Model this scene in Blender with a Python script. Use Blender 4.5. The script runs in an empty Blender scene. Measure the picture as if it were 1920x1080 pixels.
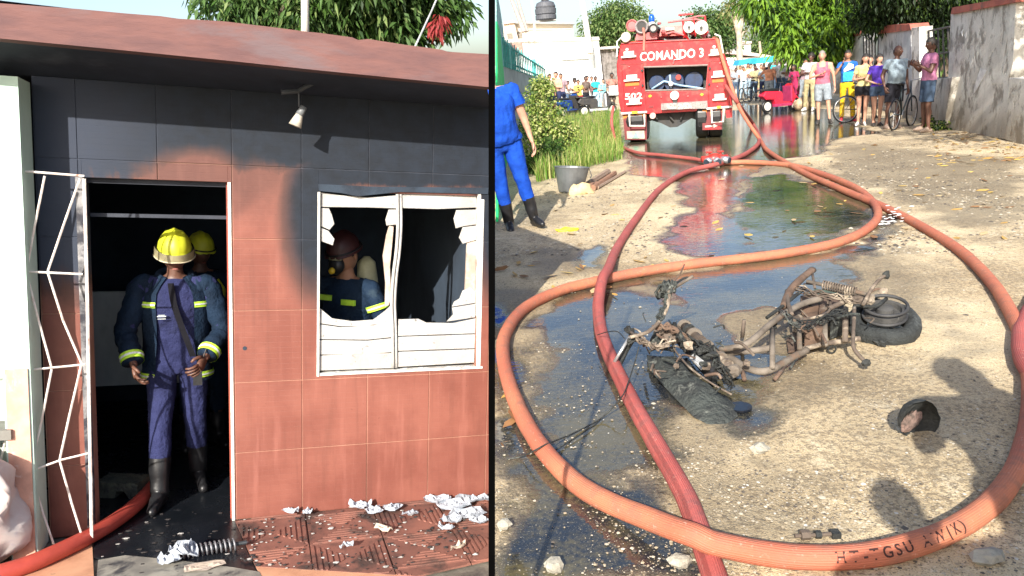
import bpy, bmesh, math, random
import numpy as np
from mathutils import Vector, Matrix, Euler, noise as mnoise
random.seed(7); rng = np.random.default_rng(7)
SC = bpy.context.scene
COL = SC.collection
R = math.radians
# ---------------------------------------------------------------- camera
F, CX, CY = 1400.0, 960.0, 540.0
def nz(v): v = np.asarray(v, float); return v / np.linalg.norm(v)
_n = nz([.075*F, F, 540-154.2]); _up = -_n; _z = np.array([0, 0, 1.])
_Y = nz(_z - (_z @ _up)*_up); _X = np.cross(_Y, _up); CM = np.array([_X, _Y, _up])
CAM = np.array([0, 0, 1.6])
cd = bpy.data.cameras.new('camera'); co = bpy.data.objects.new('camera', cd); COL.objects.link(co)
cd.sensor_width = 36; cd.lens = 36*F/1920; cd.clip_start = .05; cd.clip_end = 2000
m4 = Matrix.Identity(4)
for i in range(3):
    m4[i][0] = CM[i][0]; m4[i][1] = -CM[i][1]; m4[i][2] = -CM[i][2]; m4[i][3] = CAM[i]
co.matrix_world = m4; SC.camera = co
# ---------------------------------------------------------------- light
SUN_AZ, SUN_EL = R(16), R(32)       # azimuth in which the shadows fall (from +Y to +X), elevation
W_ = bpy.data.worlds.new('World'); SC.world = W_; W_.use_nodes = True
nt = W_.node_tree; bg = nt.nodes['Background']
sky = nt.nodes.new('ShaderNodeTexSky'); sky.sky_type = 'NISHITA'; sky.sun_disc = False
sky.sun_elevation = SUN_EL; sky.sun_rotation = SUN_AZ + math.pi
sky.air_density = 1.0; sky.dust_density = 2.6; sky.ozone_density = 1.0
nt.links.new(sky.outputs[0], bg.inputs[0]); bg.inputs[1].default_value = .13
sl = bpy.data.lights.new('sun', 'SUN'); sl.energy = 4.9; sl.angle = R(.6); sl.color = (1, .95, .86)
so = bpy.data.objects.new('sun', sl); COL.objects.link(so)
sund = Vector((math.sin(SUN_AZ)*math.cos(SUN_EL), math.cos(SUN_AZ)*math.cos(SUN_EL), -math.sin(SUN_EL)))
so.rotation_euler = sund.to_track_quat('-Z', 'Y').to_euler(); so.location = (0, -5, 20)
SC.view_settings.view_transform = 'Standard'; SC.view_settings.look = 'None'
SC.view_settings.gamma = 1; SC.view_settings.use_curve_mapping = False
SC.view_settings.exposure = .93
# ---------------------------------------------------------------- pixel / world helpers
def ray(px, py): return CM @ np.array([(px-CX)/F, (py-CY)/F, 1])
def G(px, py, z=0.0):
    r = ray(px, py); return CAM + r*((z-CAM[2])/r[2])
def Pd(px, py, d): return CAM + ray(px, py)*d
def depth(p): return float((CM.T @ (np.asarray(p)-CAM))[2])
class Frame:
    """A local frame: origin o, unit axes ex (right), ey (away), ez (up)."""
    def __init__(s, o, ex, ey, ez):
        s.o = np.asarray(o, float); s.ex = nz(ex); s.ey = nz(ey); s.ez = nz(ez)
        s.M = Matrix([[s.ex[i], s.ey[i], s.ez[i], s.o[i]] for i in range(3)] + [[0, 0, 0, 1]])
    def on(s, px, py, c=0.0):           # the point of plane y=c seen at a pixel
        r = ray(px, py); t = ((s.o-CAM) @ s.ey + c)/(r @ s.ey); p = CAM + r*t - s.o
        return float(p @ s.ex), float(p @ s.ez)
    def fl(s, px, py, h=0.0):           # the point of plane z=h seen at a pixel
        r = ray(px, py); t = ((s.o-CAM) @ s.ez + h)/(r @ s.ez); p = CAM + r*t - s.o
        return float(p @ s.ex), float(p @ s.ey)
    def at(s, x=0, y=0, z=0, rz=0, rx=0, ry=0): return s.M @ Matrix.Translation((x, y, z)) @ Euler((rx, ry, rz)).to_matrix().to_4x4()
def line_frame(p0, p1):                 # a vertical plane over two ground points, p0 left, p1 right
    p0 = np.asarray(p0, float); p1 = np.asarray(p1, float); e = nz(p1-p0)
    return Frame(p0, e, np.cross([0, 0, 1.], e), [0, 0, 1.])
WORLD = Frame([0, 0, 0], [1, 0, 0], [0, 1, 0], [0, 0, 1])
# house frame (its yard falls away from the camera)
_v = np.array([600-CX, 13300-CY, F]); _h = np.array([5186-CX, 427-CY, F]); _dn = nz(_v)
_W = nz(_h-(_h @ _dn)*_dn); _IN = np.cross(_W, _dn)
_b0 = np.array([(440-CX)/F, (975-CY)/F, 1])*4.4
H = Frame(CAM + CM @ _b0, CM @ _W, CM @ _IN, -(CM @ _dn))
# ---------------------------------------------------------------- materials
class E:
    """A shader value with arithmetic."""
    def __init__(s, t, sock): s.t = t; s.s = sock
def _m(t, op, *a, clamp=False):
    n = t.nodes.new('ShaderNodeMath'); n.operation = op; n.use_clamp = clamp
    for i, x in enumerate(a):
        if isinstance(x, E): t.links.new(x.s, n.inputs[i])
        else: n.inputs[i].default_value = float(x)
    return E(t, n.outputs[0])
for _o, _k in (('__add__', 'ADD'), ('__mul__', 'MULTIPLY'), ('__sub__', 'SUBTRACT'), ('__truediv__', 'DIVIDE')):
    setattr(E, _o, (lambda k: lambda a, b: _m(a.t, k, a, b))(_k))
E.__radd__ = lambda a, b: _m(a.t, 'ADD', a, b); E.__rmul__ = lambda a, b: _m(a.t, 'MULTIPLY', a, b)
E.__rsub__ = lambda a, b: _m(a.t, 'SUBTRACT', b, a)
def sstep(x, a, b):
    n = x.t.nodes.new('ShaderNodeMapRange'); n.interpolation_type = 'SMOOTHSTEP'
    x.t.links.new(x.s, n.inputs[0]); n.inputs[1].default_value = a; n.inputs[2].default_value = b
    return E(x.t, n.outputs[0])
def emax(a, b): return _m(a.t, 'MAXIMUM', a, b)
def emin(a, b): return _m(a.t, 'MINIMUM', a, b)
def noi(t, vec, scale, detail=3, rough=.55, dist=0, dims=None):
    n = t.nodes.new('ShaderNodeTexNoise'); n.inputs['Scale'].default_value = scale
    n.inputs['Detail'].default_value = detail; n.inputs['Roughness'].default_value = rough; n.inputs['Distortion'].default_value = dist
    t.links.new(vec, n.inputs['Vector']); return E(t, n.outputs[0])
def mixc(t, f, a, b, mode='MIX'):
    n = t.nodes.new('ShaderNodeMix'); n.data_type = 'RGBA'; n.blend_type = mode
    def put(i, x):
        if isinstance(x, E): t.links.new(x.s, n.inputs[i])
        elif isinstance(x, (int, float)): n.inputs[i].default_value = x
        else: n.inputs[i].default_value = (*x[:3], 1)
    put(0, f); put(6, a); put(7, b); return E(t, n.outputs[2])
def scalev(t, vec, s3):
    n = t.nodes.new('ShaderNodeMapping'); n.inputs['Scale'].default_value = s3; t.links.new(vec, n.inputs['Vector']); return n.outputs[0]
def newmat(name):
    m = bpy.data.materials.new(name); m.use_nodes = True; t = m.node_tree
    return m, t, t.nodes['Principled BSDF']
def bump(t, b, h, dist=.01, strength=.5):
    n = t.nodes.new('ShaderNodeBump'); n.inputs['Strength'].default_value = strength; n.inputs['Distance'].default_value = dist
    t.links.new(h.s, n.inputs['Height']); t.links.new(n.outputs[0], b.inputs['Normal'])
_mc = {}
def mat(name, c, rough=.7, c2=None, scale=8, metal=0, bmp=.3, bdist=.004, spec=.5, dirt=None, dscale=2.5, damt=.55, stretch=None):
    """Two-tone noise colour, an optional layer of dirt, a little relief."""
    if name in _mc: return _mc[name]
    m, t, b = newmat(name); _mc[name] = m
    tc = t.nodes.new('ShaderNodeTexCoord'); v = tc.outputs['Object']
    if stretch: v = scalev(t, v, stretch)
    c2 = c2 or tuple(x*.72 for x in c)
    n1 = noi(t, v, scale, 5, .6); col = mixc(t, sstep(n1, .35, .68), c, c2)
    if dirt is not None:
        n2 = noi(t, v, dscale, 6, .65, .4); col = mixc(t, sstep(n2, damt, damt+.16), col, dirt)
    t.links.new(col.s, b.inputs['Base Color'])
    r = n1*.25 + (rough-.12); t.links.new(r.s, b.inputs['Roughness'])
    b.inputs['Metallic'].default_value = metal; b.inputs['Specular IOR Level'].default_value = spec
    if bmp: bump(t, b, noi(t, v, scale*4, 4, .6), bdist, bmp)
    return m
def cloth(name, c): return mat(name, c, .85, tuple(x*.6 for x in c), 9, bmp=.7, bdist=.02, spec=.25)
# ---------------------------------------------------------------- mesh builder
class MB:
    def __init__(s): s.v = []; s.f = []; s.m = []
    def add(s, vs, fs, mi=0):
        o = len(s.v); s.v += [tuple(map(float, p)) for p in vs]; s.f += [tuple(i+o for i in q) for q in fs]; s.m += [mi]*len(fs); return s
    def box(s, c, d, mi=0, M=None, ch=0.0):
        """box centre c, size d; ch = chamfer on the vertical (y-facing front) edges"""
        x, y, z = [q/2 for q in d]
        vs = [Vector((c[0]+i*x, c[1]+j*y, c[2]+k*z)) for k in (-1, 1) for j in (-1, 1) for i in (-1, 1)]
        if M is not None: vs = [M @ p for p in vs]
        return s.add(vs, [(0, 2, 3, 1), (4, 5, 7, 6), (0, 1, 5, 4), (2, 6, 7, 3), (0, 4, 6, 2), (1, 3, 7, 5)], mi)
    def prism(s, pts, y0, y1, mi=0, chf=0.0):
        """outline pts (x,z) counter-clockwise seen from -y, extruded from y0 to y1"""
        n = len(pts); ar = sum(pts[i][0]*pts[(i+1) % n][1]-pts[(i+1) % n][0]*pts[i][1] for i in range(n))
        if ar < 0: pts = pts[::-1]
        vs = [(x, y0, z) for x, z in pts] + [(x, y1, z) for x, z in pts]
        fs = [tuple(range(n)), tuple(range(2*n-1, n-1, -1))] + [(i+n, (i+1) % n+n, (i+1) % n, i) for i in range(n)]
        if chf:
            cx = sum(p[0] for p in pts)/n; cz = sum(p[1] for p in pts)/n
            L = lambda p: (p[0]+(cx-p[0])*min(.4, chf/max(.001, abs(cx-p[0]))), p[1]+(cz-p[1])*min(.4, chf/max(.001, abs(cz-p[1]))))
            fr = [(L(p)[0], y0-chf*.6, L(p)[1]) for p in pts]
            vs = fr + vs
            fs = [tuple(range(n))] + [(i, i+n, (i+1) % n+n, (i+1) % n) [::-1] for i in range(n)]
            fs = [tuple(range(n))] + [(i+n, (i+1) % n+n, (i+1) % n, i) for i in range(n)] + [(i+2*n, (i+1) % n+2*n, (i+1) % n+n, i+n) for i in range(n)] + [tuple(range(3*n-1, 2*n-1, -1))]
        return s.add(vs, fs, mi)
    def tube(s, pts, r, n=8, mi=0, caps=True, flat=1.0, closed=False, wob=0):
        P = [Vector(p) for p in pts]; k = len(P); rr = r if isinstance(r, (list, tuple)) else [r]*k
        vs = []; up = None
        for i, p in enumerate(P):
            if closed: t = P[(i+1) % k]-P[i-1]
            else: t = P[min(i+1, k-1)]-P[max(i-1, 0)]
            if t.length < 1e-9: t = Vector((0, 0, 1))
            t.normalize()
            if up is None: up = Vector((0, 0, 1)) if abs(t.z) < .9 else Vector((1, 0, 0))
            a = t.cross(up)
            if a.length < 1e-4: a = t.orthogonal()
            a.normalize(); b = a.cross(t).normalized(); up = b
            for j in range(n):
                q = 2*math.pi*j/n; w = 1+(wob*mnoise.noise(p*7+Vector((q, 0, 0))) if wob else 0)
                vs.append(p + (a*math.cos(q) + b*math.sin(q)*flat)*rr[i]*w)
        fs = []
        for i in range(k if closed else k-1):
            o, o2 = i*n, ((i+1) % k)*n
            fs += [(o+j, o+(j+1) % n, o2+(j+1) % n, o2+j) for j in range(n)]
        if caps and not closed: fs += [tuple(range(n-1, -1, -1)), tuple(range((k-1)*n, k*n))]
        return s.add(vs, fs, mi)
    def lathe(s, prof, o=(0, 0, 0), ax='z', n=20, mi=0, M=None):
        vs = []; k = len(prof)
        for r, h in prof:
            for j in range(n):
                q = 2*math.pi*j/n; c, d = r*math.cos(q), r*math.sin(q)
                p = {'z': (c, d, h), 'y': (c, h, -d), 'x': (h, c, d)}[ax]; p = Vector(p)
                if M is not None: p = M @ p
                vs.append((p[0]+o[0], p[1]+o[1], p[2]+o[2]))
        fs = [(i*n+j, i*n+(j+1) % n, (i+1)*n+(j+1) % n, (i+1)*n+j) for i in range(k-1) for j in range(n)]
        fs += [tuple(range(n-1, -1, -1)), tuple(range((k-1)*n, k*n))]
        return s.add(vs, fs, mi)
    def ell(s, c, r, n=12, mi=0, M=None, wob=0, seed=0):
        prof = []; vs = []; h = max(4, n//2)
        for i in range(h+1):
            a = math.pi*i/h
            for j in range(n):
                q = 2*math.pi*j/n; p = Vector((math.sin(a)*math.cos(q), math.sin(a)*math.sin(q), math.cos(a)))
                w = 1+(wob*mnoise.noise(p*1.7+Vector((seed, seed*.7, 0))) if wob else 0)
                p = Vector((p[0]*r[0]*w, p[1]*r[1]*w, p[2]*r[2]*w))
                if M is not None: p = M @ p
                vs.append(p+Vector(c))
        fs = [(i*n+j, (i+1)*n+j, (i+1)*n+(j+1) % n, i*n+(j+1) % n) for i in range(h) for j in range(n)]
        return s.add(vs, fs, mi)
    def mesh(s, name, mats, smooth=False):
        me = bpy.data.meshes.new(name); me.from_pydata(s.v, [], s.f)
        for m in (mats if isinstance(mats, (list, tuple)) else [mats]): me.materials.append(m)
        me.polygons.foreach_set('material_index', s.m)
        if smooth: me.polygons.foreach_set('use_smooth', [True]*len(s.f))
        me.validate(); me.update(); return me
I4 = Matrix.Identity(4)
def link(name, data, M=I4, parent=None, label=None, cat=None, group=None, kind=None):
    o = bpy.data.objects.new(name, data); COL.objects.link(o)
    if parent is not None: o.parent = parent; o.matrix_local = M
    else: o.matrix_world = M
    if label: o['label'] = label
    if cat: o['category'] = cat
    if group: o['group'] = group
    if kind: o['kind'] = kind
    return o
def obj(name, mb, mats, M=I4, parent=None, smooth=False, **k):
    return link(name, mb.mesh(name, mats, smooth), M, parent, **k)
def thing(name, label, cat, M=I4, group=None): return link(name, None, M, None, label, cat, group)
def structure(name, mb, mats, M=I4, parent=None, smooth=False, **k):
    return obj(name, mb, mats, M, parent, smooth, kind=None if parent else 'structure', **k)
def smoothpath(pts, n=8, closed=False):
    P = [np.asarray(p, float) for p in pts]; out = []; k = len(P)
    for i in range(k if closed else k-1):
        a, b, c, d = (P[(i-1) % k], P[i], P[(i+1) % k], P[(i+2) % k]) if closed else (P[max(i-1, 0)], P[i], P[i+1], P[min(i+2, k-1)])
        for j in range(n):
            t = j/n; out.append(.5*((2*b)+(c-a)*t+(2*a-5*b+4*c-d)*t*t+(3*b-a-3*c+d)*t**3))
    if not closed: out.append(P[-1])
    return out
# ================================================================ THE HOUSE
def house_mat(name, c, c2, sootc=(.006, .009, .015), groutish=False, scale=3, front=True, rough=.45, pattern=False):
    """tile glaze with smoke staining placed in the house's own metres"""
    m, t, b = newmat(name)
    g = t.nodes.new('ShaderNodeTexCoord'); g.object = HOUSE
    sx = t.nodes.new('ShaderNodeSeparateXYZ'); t.links.new(g.outputs['Object'], sx.inputs[0])
    x, z = E(t, sx.outputs[0]), E(t, sx.outputs[2])
    v = g.outputs['Object']
    n1 = noi(t, v, 2.3, 5, .6); n2 = noi(t, v, 11, 4, .6); ns = noi(t, scalev(t, v, (9, 9, .8)), 1.5, 4, .6)
    w = (n1-.5)*.30 + (n2-.5)*.10 + (ns-.5)*.12
    def ell(cx, cz, rx, rz, e=.35):
        a = (x-cx)/rx; c_ = (z-cz)/rz; d = _m(t, 'SQRT', a*a+c_*c_) + w*1.2
        return 1-sstep(d, 1-e, 1+e*.6)
    s = sstep(z+w*.8, 1.93, 2.12)                                  # under the canopy
    clean = emax(ell(-.16, 2.04, .24, .12, .8), ell(.13, 1.90, .14, .2, .85))
    s = s*(1-clean*.78)
    s = emax(s, ell(.50, 1.80, .24, .54, .62))
    s = emax(s, ell(.34, 2.28, .32, .22, .3))
    s = emax(s, ell(1.57, 1.85, .17, .62, .7))
    left = emax(sstep(x*-1, .62, .72)*sstep(z+w, 1.15, 1.6), sstep(x*-1, .25, .6)*sstep(z+w, 1.93, 2.03))
    s = emax(s, left)
    s = emax(s, sstep(z+w*.5, 1.93, 2.0)*sstep(x, .38, .5))
    base = mixc(t, sstep(n1, .35, .65), c, c2)
    wash = sstep(ns, .52, .75)*.28
    base = mixc(t, wash, base, tuple(min(.7, q*1.5+.03) for q in c))
    spots = sstep(noi(t, v, 60, 2), .70, .74)*.35; base = mixc(t, spots, base, (.06, .03, .02))
    thin = mixc(t, sstep(n2, .3, .7), sootc, tuple(q*1.8 for q in sootc))
    thin = mixc(t, sstep(x*-1, .1, 1.0)*.8, thin, (.040, .050, .078))  # haze painted in: soot paler and bluer towards the left
    base = mixc(t, sstep(ns, .48, .30)*.4, base, tuple(q*.55 for q in c))
    s = emax(s, sstep(z+w*1.4, 1.55, 2.0)*.35)
    mid_ = mixc(t, .75, base, (.030, .020, .019)); col = mixc(t, sstep(s, .02, .55), base, mid_); col = mixc(t, sstep(s+(ns-.5)*.3, .40, .95), col, thin)
    t.links.new(col.s, b.inputs['Base Color'])
    ro = s*.3+rough+(n2-.5)*.15; t.links.new(ro.s, b.inputs['Roughness'])
    b.inputs['Specular IOR Level'].default_value = .35
    if pattern:                                                  # pressed relief in the glaze
        br = t.nodes.new('ShaderNodeTexBrick'); br.inputs['Scale'].default_value = 7.8; br.offset = 0; br.inputs['Mortar Size'].default_value = .012
        cmb = t.nodes.new('ShaderNodeCombineXYZ'); t.links.new(x.s, cmb.inputs[0]); t.links.new(z.s, cmb.inputs[1]); t.links.new(cmb.outputs[0], br.inputs['Vector'])
        bump(t, b, E(t, br.outputs['Fac'])*-.25+n2*.25, .004, .35)
    else: bump(t, b, n2, .006, .5)
    return m
HOUSE = thing('tiled_house', 'smoke blackened house with red tiled front, open doorway and burnt window', 'house', H.M)
M_TILE = house_mat('tile_glaze', (.225, .080, .058), (.17, .055, .040), pattern=True)
M_GROUT = house_mat('tile_grout', (.42, .22, .155), (.32, .16, .11), sootc=(.03, .034, .045))
M_REVEAL = house_mat('reveal_paint', (.40, .085, .055), (.3, .06, .04))
M_SOOT = mat('soot', (.020, .034, .055), .8, (.009, .013, .022), 4, bmp=.5, bdist=.01)
M_SOOT2 = mat('thin_soot', (.028, .034, .05), .75, (.014, .017, .027), 3, bmp=.4, bdist=.01)
M_WHITE = mat('white_trim', (.72, .70, .66), .6, (.5, .47, .42), 14, dirt=(.18, .13, .1), dscale=9, damt=.58)
def hx(px, py, c=0): return H.on(px, py, c)
ZT = 2.48; XR = [(0.0, hx(924, 930)[0]), (ZT, hx(924, 170)[0])]
def xr(z, px=921, c=0): return XR[0][1]+(XR[1][1]-XR[0][1])*z/ZT
DX0, DX1, DZ = -.735, -.012, 1.972
WX0, WX1, WZ0, WZ1 = .482, 1.452, .845, 1.94
# wall core, with the door and window left open
wc = MB(); T0, T1 = .0028, .16
for (x0, z0, x1, z1) in ((-.95, 0, DX0, ZT), (DX0, DZ, DX1, ZT), (DX1, 0, WX0, ZT), (WX0, 0, WX1, WZ0), (WX0, WZ1, WX1, ZT)):
    wc.prism([(x0, z0), (x1, z0), (x1, z1), (x0, z1)], T0, T1)
wc.prism([(WX1, 0), (xr(0), 0), (xr(ZT), ZT), (WX1, ZT)], T0, T1)
obj('wall', wc, M_GROUT, parent=HOUSE)
# tiles, cut round the openings
cols = [-.946, -.752, -.37, .01, .385, .769, 1.153, 1.535, 1.9]; rows = [0, .405, .824, 1.244, 1.656, 2.067, ZT]
def cut(x0, z0, x1, z1, hole):
    hx0, hz0, hx1, hz1 = hole
    if x1 <= hx0 or x0 >= hx1 or z1 <= hz0 or z0 >= hz1: return [(x0, z0, x1, z1)]
    o = []
    if x0 < hx0: o.append((x0, z0, hx0, z1))
    if x1 > hx1: o.append((hx1, z0, x1, z1))
    a, b = max(x0, hx0), min(x1, hx1)
    if z0 < hz0: o.append((a, z0, b, hz0))
    if z1 > hz1: o.append((a, hz1, b, z1))
    return o
g = .0022; nt_ = 0
for i in range(len(cols)-1):
    for j in range(len(rows)-1):
        rs = [(cols[i]+g, rows[j]+g, cols[i+1]-g, rows[j+1]-g)]
        for hole in ((DX0, -1, DX1, DZ), (WX0, WZ0, WX1, WZ1)):
            rs = [q for r_ in rs for q in cut(*r_, hole)]
        for (x0, z0, x1, z1) in rs:
            X1b, X1t = min(x1, xr(z0)), min(x1, xr(z1))
            if X1b-x0 < .012 or z1-z0 < .012: continue
            rx = random.uniform(-.0012, .0004)
            tb = MB().prism([(x0, z0), (X1b, z0), (X1t, z1), (x0, z1)], rx, .0024, chf=.002)
            obj('wall_tile', tb, M_TILE, parent=HOUSE)
# door trims
tr = MB()
tr.prism([(DX1-.002, 0), (DX1+.014, 0), (DX1+.014, DZ), (DX1-.002, DZ)], -.006, .012)
obj('door_frame', tr, M_WHITE, parent=HOUSE)
tr = MB(); tr.prism([(DX0-.03, 0), (DX0+.004, 0), (DX0+.004, DZ), (DX0-.03, DZ)], -.012, .03)
obj('door_frame', tr, mat('smoked_frame', (.30, .29, .29), .7, (.03, .03, .04), 7, dirt=(.02, .02, .03), dscale=5, damt=.45, bmp=.6, bdist=.01), parent=HOUSE)
tr = MB(); tr.prism([(DX1-.012, .0), (DX1-.004, .0), (DX1-.004, DZ), (DX1-.012, DZ)], .03, .15)
obj('door_reveal', tr, M_REVEAL, parent=HOUSE)
tr = MB(); tr.box(((DX0+DX1)/2, .1, DZ-.012), (DX1-DX0-.01, .1, .03)); tr.box(((DX0+DX1)/2, .13, DZ-.2), (DX1-DX0-.02, .03, .02))
obj('door_lintel', tr, M_SOOT2, parent=HOUSE)
for s_ in (.9, 1.32): # small holes in the tiles where a lamp and a latch were fixed
    pass
hb = MB().lathe([(.012, -.003), (.012, .004)], (hx(459, 653)[0], 0, hx(459, 653)[1]), 'y', 12); obj('drill_hole', hb, M_SOOT, parent=HOUSE)
# canopy slab: fascia and blackened underside
cE = -.58
topl = [(-260, -22), (0, 6), (80, 12), (150, 17), (235, 25), (300, 30), (335, 35), (420, 40), (520, 52), (572, 59), (602, 62), (660, 70), (672, 75), (690, 73), (760, 84), (828, 93), (840, 97), (924, 102)]
botl = [(-260, 45), (0, 72), (240, 95), (440, 115), (600, 132), (760, 148), (924, 164)]
tp = [H.on(x, y, cE) for x, y in topl]; bt = [H.on(x, y, cE) for x, y in botl]
fas = MB(); fas.prism(bt+tp[::-1], cE, cE+.09)
M_FASC = mat('fascia_paint', (.155, .070, .062), .85, (.11, .055, .055), 4, dirt=(.125, .085, .09), dscale=1.6, damt=.5, bmp=.5, bdist=.008, stretch=(.7, 1, 3))
obj('fascia', fas, M_FASC, parent=HOUSE)
tp2 = [(x-.0, z-.012) for x, z in tp]
sf = MB(); n_ = 14; vs = []
zb = lambda x: np.interp(x, [p[0] for p in bt], [p[1] for p in bt])
xl, xrr = bt[0][0], bt[-1][0]
V = []
for i in range(n_+1):
    x = xl+(xrr-.004-xl)*i/n_; xi = xl+(XR[1][1]-xl)*i/n_; V.append((x, cE+.09, zb(x)+.004)); V.append((xi, 0.02, ZT)); V.append((xi, .5, ZT)); V.append((x, cE+.09, zb(x)+.18)); V.append((xi, 3.0, zb(x)+.18))
fs = []
for i in range(n_):
    a, b = i*5, (i+1)*5; fs += [(a, a+1, b+1, b), (a+1, a+2, b+2, b+1), (b+3, b+4, a+4, a+3)]
sf.add(V, fs); obj('canopy_underside', sf, mat('canopy_soot_haze', (.022, .032, .055), .8, (.010, .016, .030), 1.2, bmp=.4, bdist=.01, dirt=(.05, .06, .08), dscale=1.2, damt=.55), parent=HOUSE)  # soot colour lifted towards blue to stand for haze
# room behind
RX0, RX1, RY = -1.5, 1.47, 3.0
rm = MB()
rm.add([(RX0, RY, 0), (RX1, RY, 0), (RX1, RY, 2.46), (RX0, RY, 2.46), (RX0, .16, 0), (RX1, .16, 0), (RX1, .16, 2.46), (RX0, .16, 2.46)],
       [(0, 3, 2, 1), (4, 7, 3, 0), (1, 2, 6, 5), (3, 7, 6, 2)])
obj('room_wall', rm, mat('room_soot_haze', (.035, .055, .085), .9, (.018, .028, .045), 1.2), parent=HOUSE)  # sooty walls, with a bluish lift painted in for the hanging haze
rm = MB(); rm.box((RX0-.03, 1.5, 1.23), (.04, 3.0, 2.7)); rm.box((RX1+.02, 1.5, 1.23), (.03, 2.7, 2.5)); rm.box((0, RY+.03, 1.23), (2.9, .04, 2.5))
obj('outer_wall', rm, mat('outer_plaster', (.5, .45, .38), .9, dirt=(.2, .16, .12)), parent=HOUSE)
pl = MB(); pl.box((-.80, 1.75, .80), (.75, .05, .72)); obj('lit_smoke_panel', pl, mat('lit_smoke_grey', (.5, .53, .53), .9, (.3, .33, .35), 2, dirt=(.05, .06, .07), dscale=1.1, damt=.52, stretch=(1, 1, .4)), parent=HOUSE)  # pale panel painted as the sunlit smoke inside the doorway
# ---- burnt window: slats, posts, sill
M_SLAT = mat('scorched_slat', (.43, .425, .41), .65, (.33, .31, .29), 3, dirt=(.14, .13, .13), dscale=34, damt=.58, bmp=.7, bdist=.01)
win = link('window', None, I4, HOUSE)
def wpoly(px, y0=.02, th=.012, name='slat', m=None, jit=0):
    pts = [H.on(a, b, y0) for a, b in px]
    return obj(name, MB().prism(pts, y0, y0+th, chf=.003), m or M_SLAT, parent=win)
fr = MB()
def bar(a, b, w, y0, y1):
    (x0, z0), (x1, z1) = H.on(*a, y0), H.on(*b, y0); v = Vector((x1-x0, z1-z0)).normalized(); nx, nz_ = -v.y*w/2, v.x*w/2
    fr.prism([(x0+nx, z0+nz_), (x0-nx, z0-nz_), (x1-nx, z1-nz_), (x1+nx, z1+nz_)], y0, y1)
bar((600, 703), (905, 689), .012, -.012, .10); bar((598, 360), (596, 706), .014, -.004, .03); bar((899, 362), (896, 690), .02, -.003, .06)
obj('window_frame', fr, M_WHITE, parent=win)
mid = MB()
for off, rad in ((-3.5, .010), (3, .009)):
    path = [H.on(x+off, y, .0) for x, y in ((749, 364), (750, 420), (747, 470), (741, 520), (738, 570), (740, 620), (741, 690))]
    mid.tube([(a, .012+.004*off/3, b) for a, b in smoothpath(path, 4)], rad, 8)
obj('centre_post', mid, M_SLAT, parent=win, smooth=True)
rail = MB()
rail.prism([H.on(*p, .03) for p in ((730, 423), (738, 425), (735, 460), (731, 500), (733, 560), (729, 572), (722, 575), (723, 530), (718, 480), (725, 440))], .03, .05)
M_RAIL = mat('warm_rail', (.55, .45, .38), .7, (.35, .25, .2), 9)
obj('side_rail', rail, M_RAIL, parent=win); rail = MB()
rail.prism([H.on(*p, .03) for p in ((876, 450), (893, 452), (890, 545), (872, 545), (874, 500))], .03, .05)
obj('side_rail', rail, M_RAIL, parent=win)
for p in ([(602, 361), (640, 366), (690, 370), (748, 366), (747, 391), (690, 389), (602, 388)], [(753, 364), (892, 363), (895, 389), (820, 392), (753, 390)],
          [(602, 390), (617, 391), (622, 402), (627, 420), (618, 431), (602, 424)], [(602, 427), (616, 433), (627, 448), (624, 460), (602, 452)],
          [(729, 393), (746, 393), (745, 421), (725, 423), (723, 412)], [(856, 394), (894, 393), (893, 421), (870, 424), (855, 428), (851, 410)], [(868, 426), (894, 423), (893, 450), (868, 457), (861, 446)],
          [(600, 578), (622, 597), (660, 603), (700, 600), (722, 583), (735, 571), (737, 602), (690, 611), (640, 612), (598, 606)],
          [(598, 608), (640, 614), (700, 610), (737, 600), (738, 632), (690, 637), (598, 636)], [(598, 638), (690, 639), (738, 634), (738, 660), (690, 665), (598, 665)], [(598, 667), (738, 662), (738, 690), (598, 695)],
          [(747, 599), (785, 598), (800, 605), (850, 606), (892, 597), (891, 625), (747, 630)], [(747, 632), (891, 627), (890, 653), (747, 658)], [(747, 660), (890, 655), (889, 680), (747, 688)],
          [(868, 545), (882, 539), (892, 546), (891, 568), (848, 575), (852, 566), (862, 560)], [(848, 577), (891, 570), (891, 595), (838, 603), (850, 590)]):
    wpoly(p)
hd = MB(); hd.prism([H.on(*p, .0) for p in ((596, 345), (700, 350), (915, 352), (914, 364), (830, 362), (750, 360), (670, 368), (640, 362), (598, 358))], -.012, .05)
obj('charred_head', hd, M_SOOT, parent=win)
# grey-pink inner reveal to the right of the window
rv = MB().prism([(WX1+.004, WZ0), (WX1+.03, WZ0), (WX1+.03, WZ1-.02), (WX1+.004, WZ1-.02)], -.004, .006)
obj('window_reveal', rv, M_WHITE, parent=win)
ash = MB()
for i in range(60):
    x = WX0+random.random()*.95; z = WZ0+.012; s_ = random.uniform(.004, .012)
    ash.ell((x, random.uniform(-.008, .05), z), (s_*1.8, s_, s_*.5), 6, wob=.5, seed=i)
obj('ash', ash, mat('ash', (.55, .56, .58), .9, (.25, .26, .28), 20), parent=win, kind='stuff')
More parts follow.
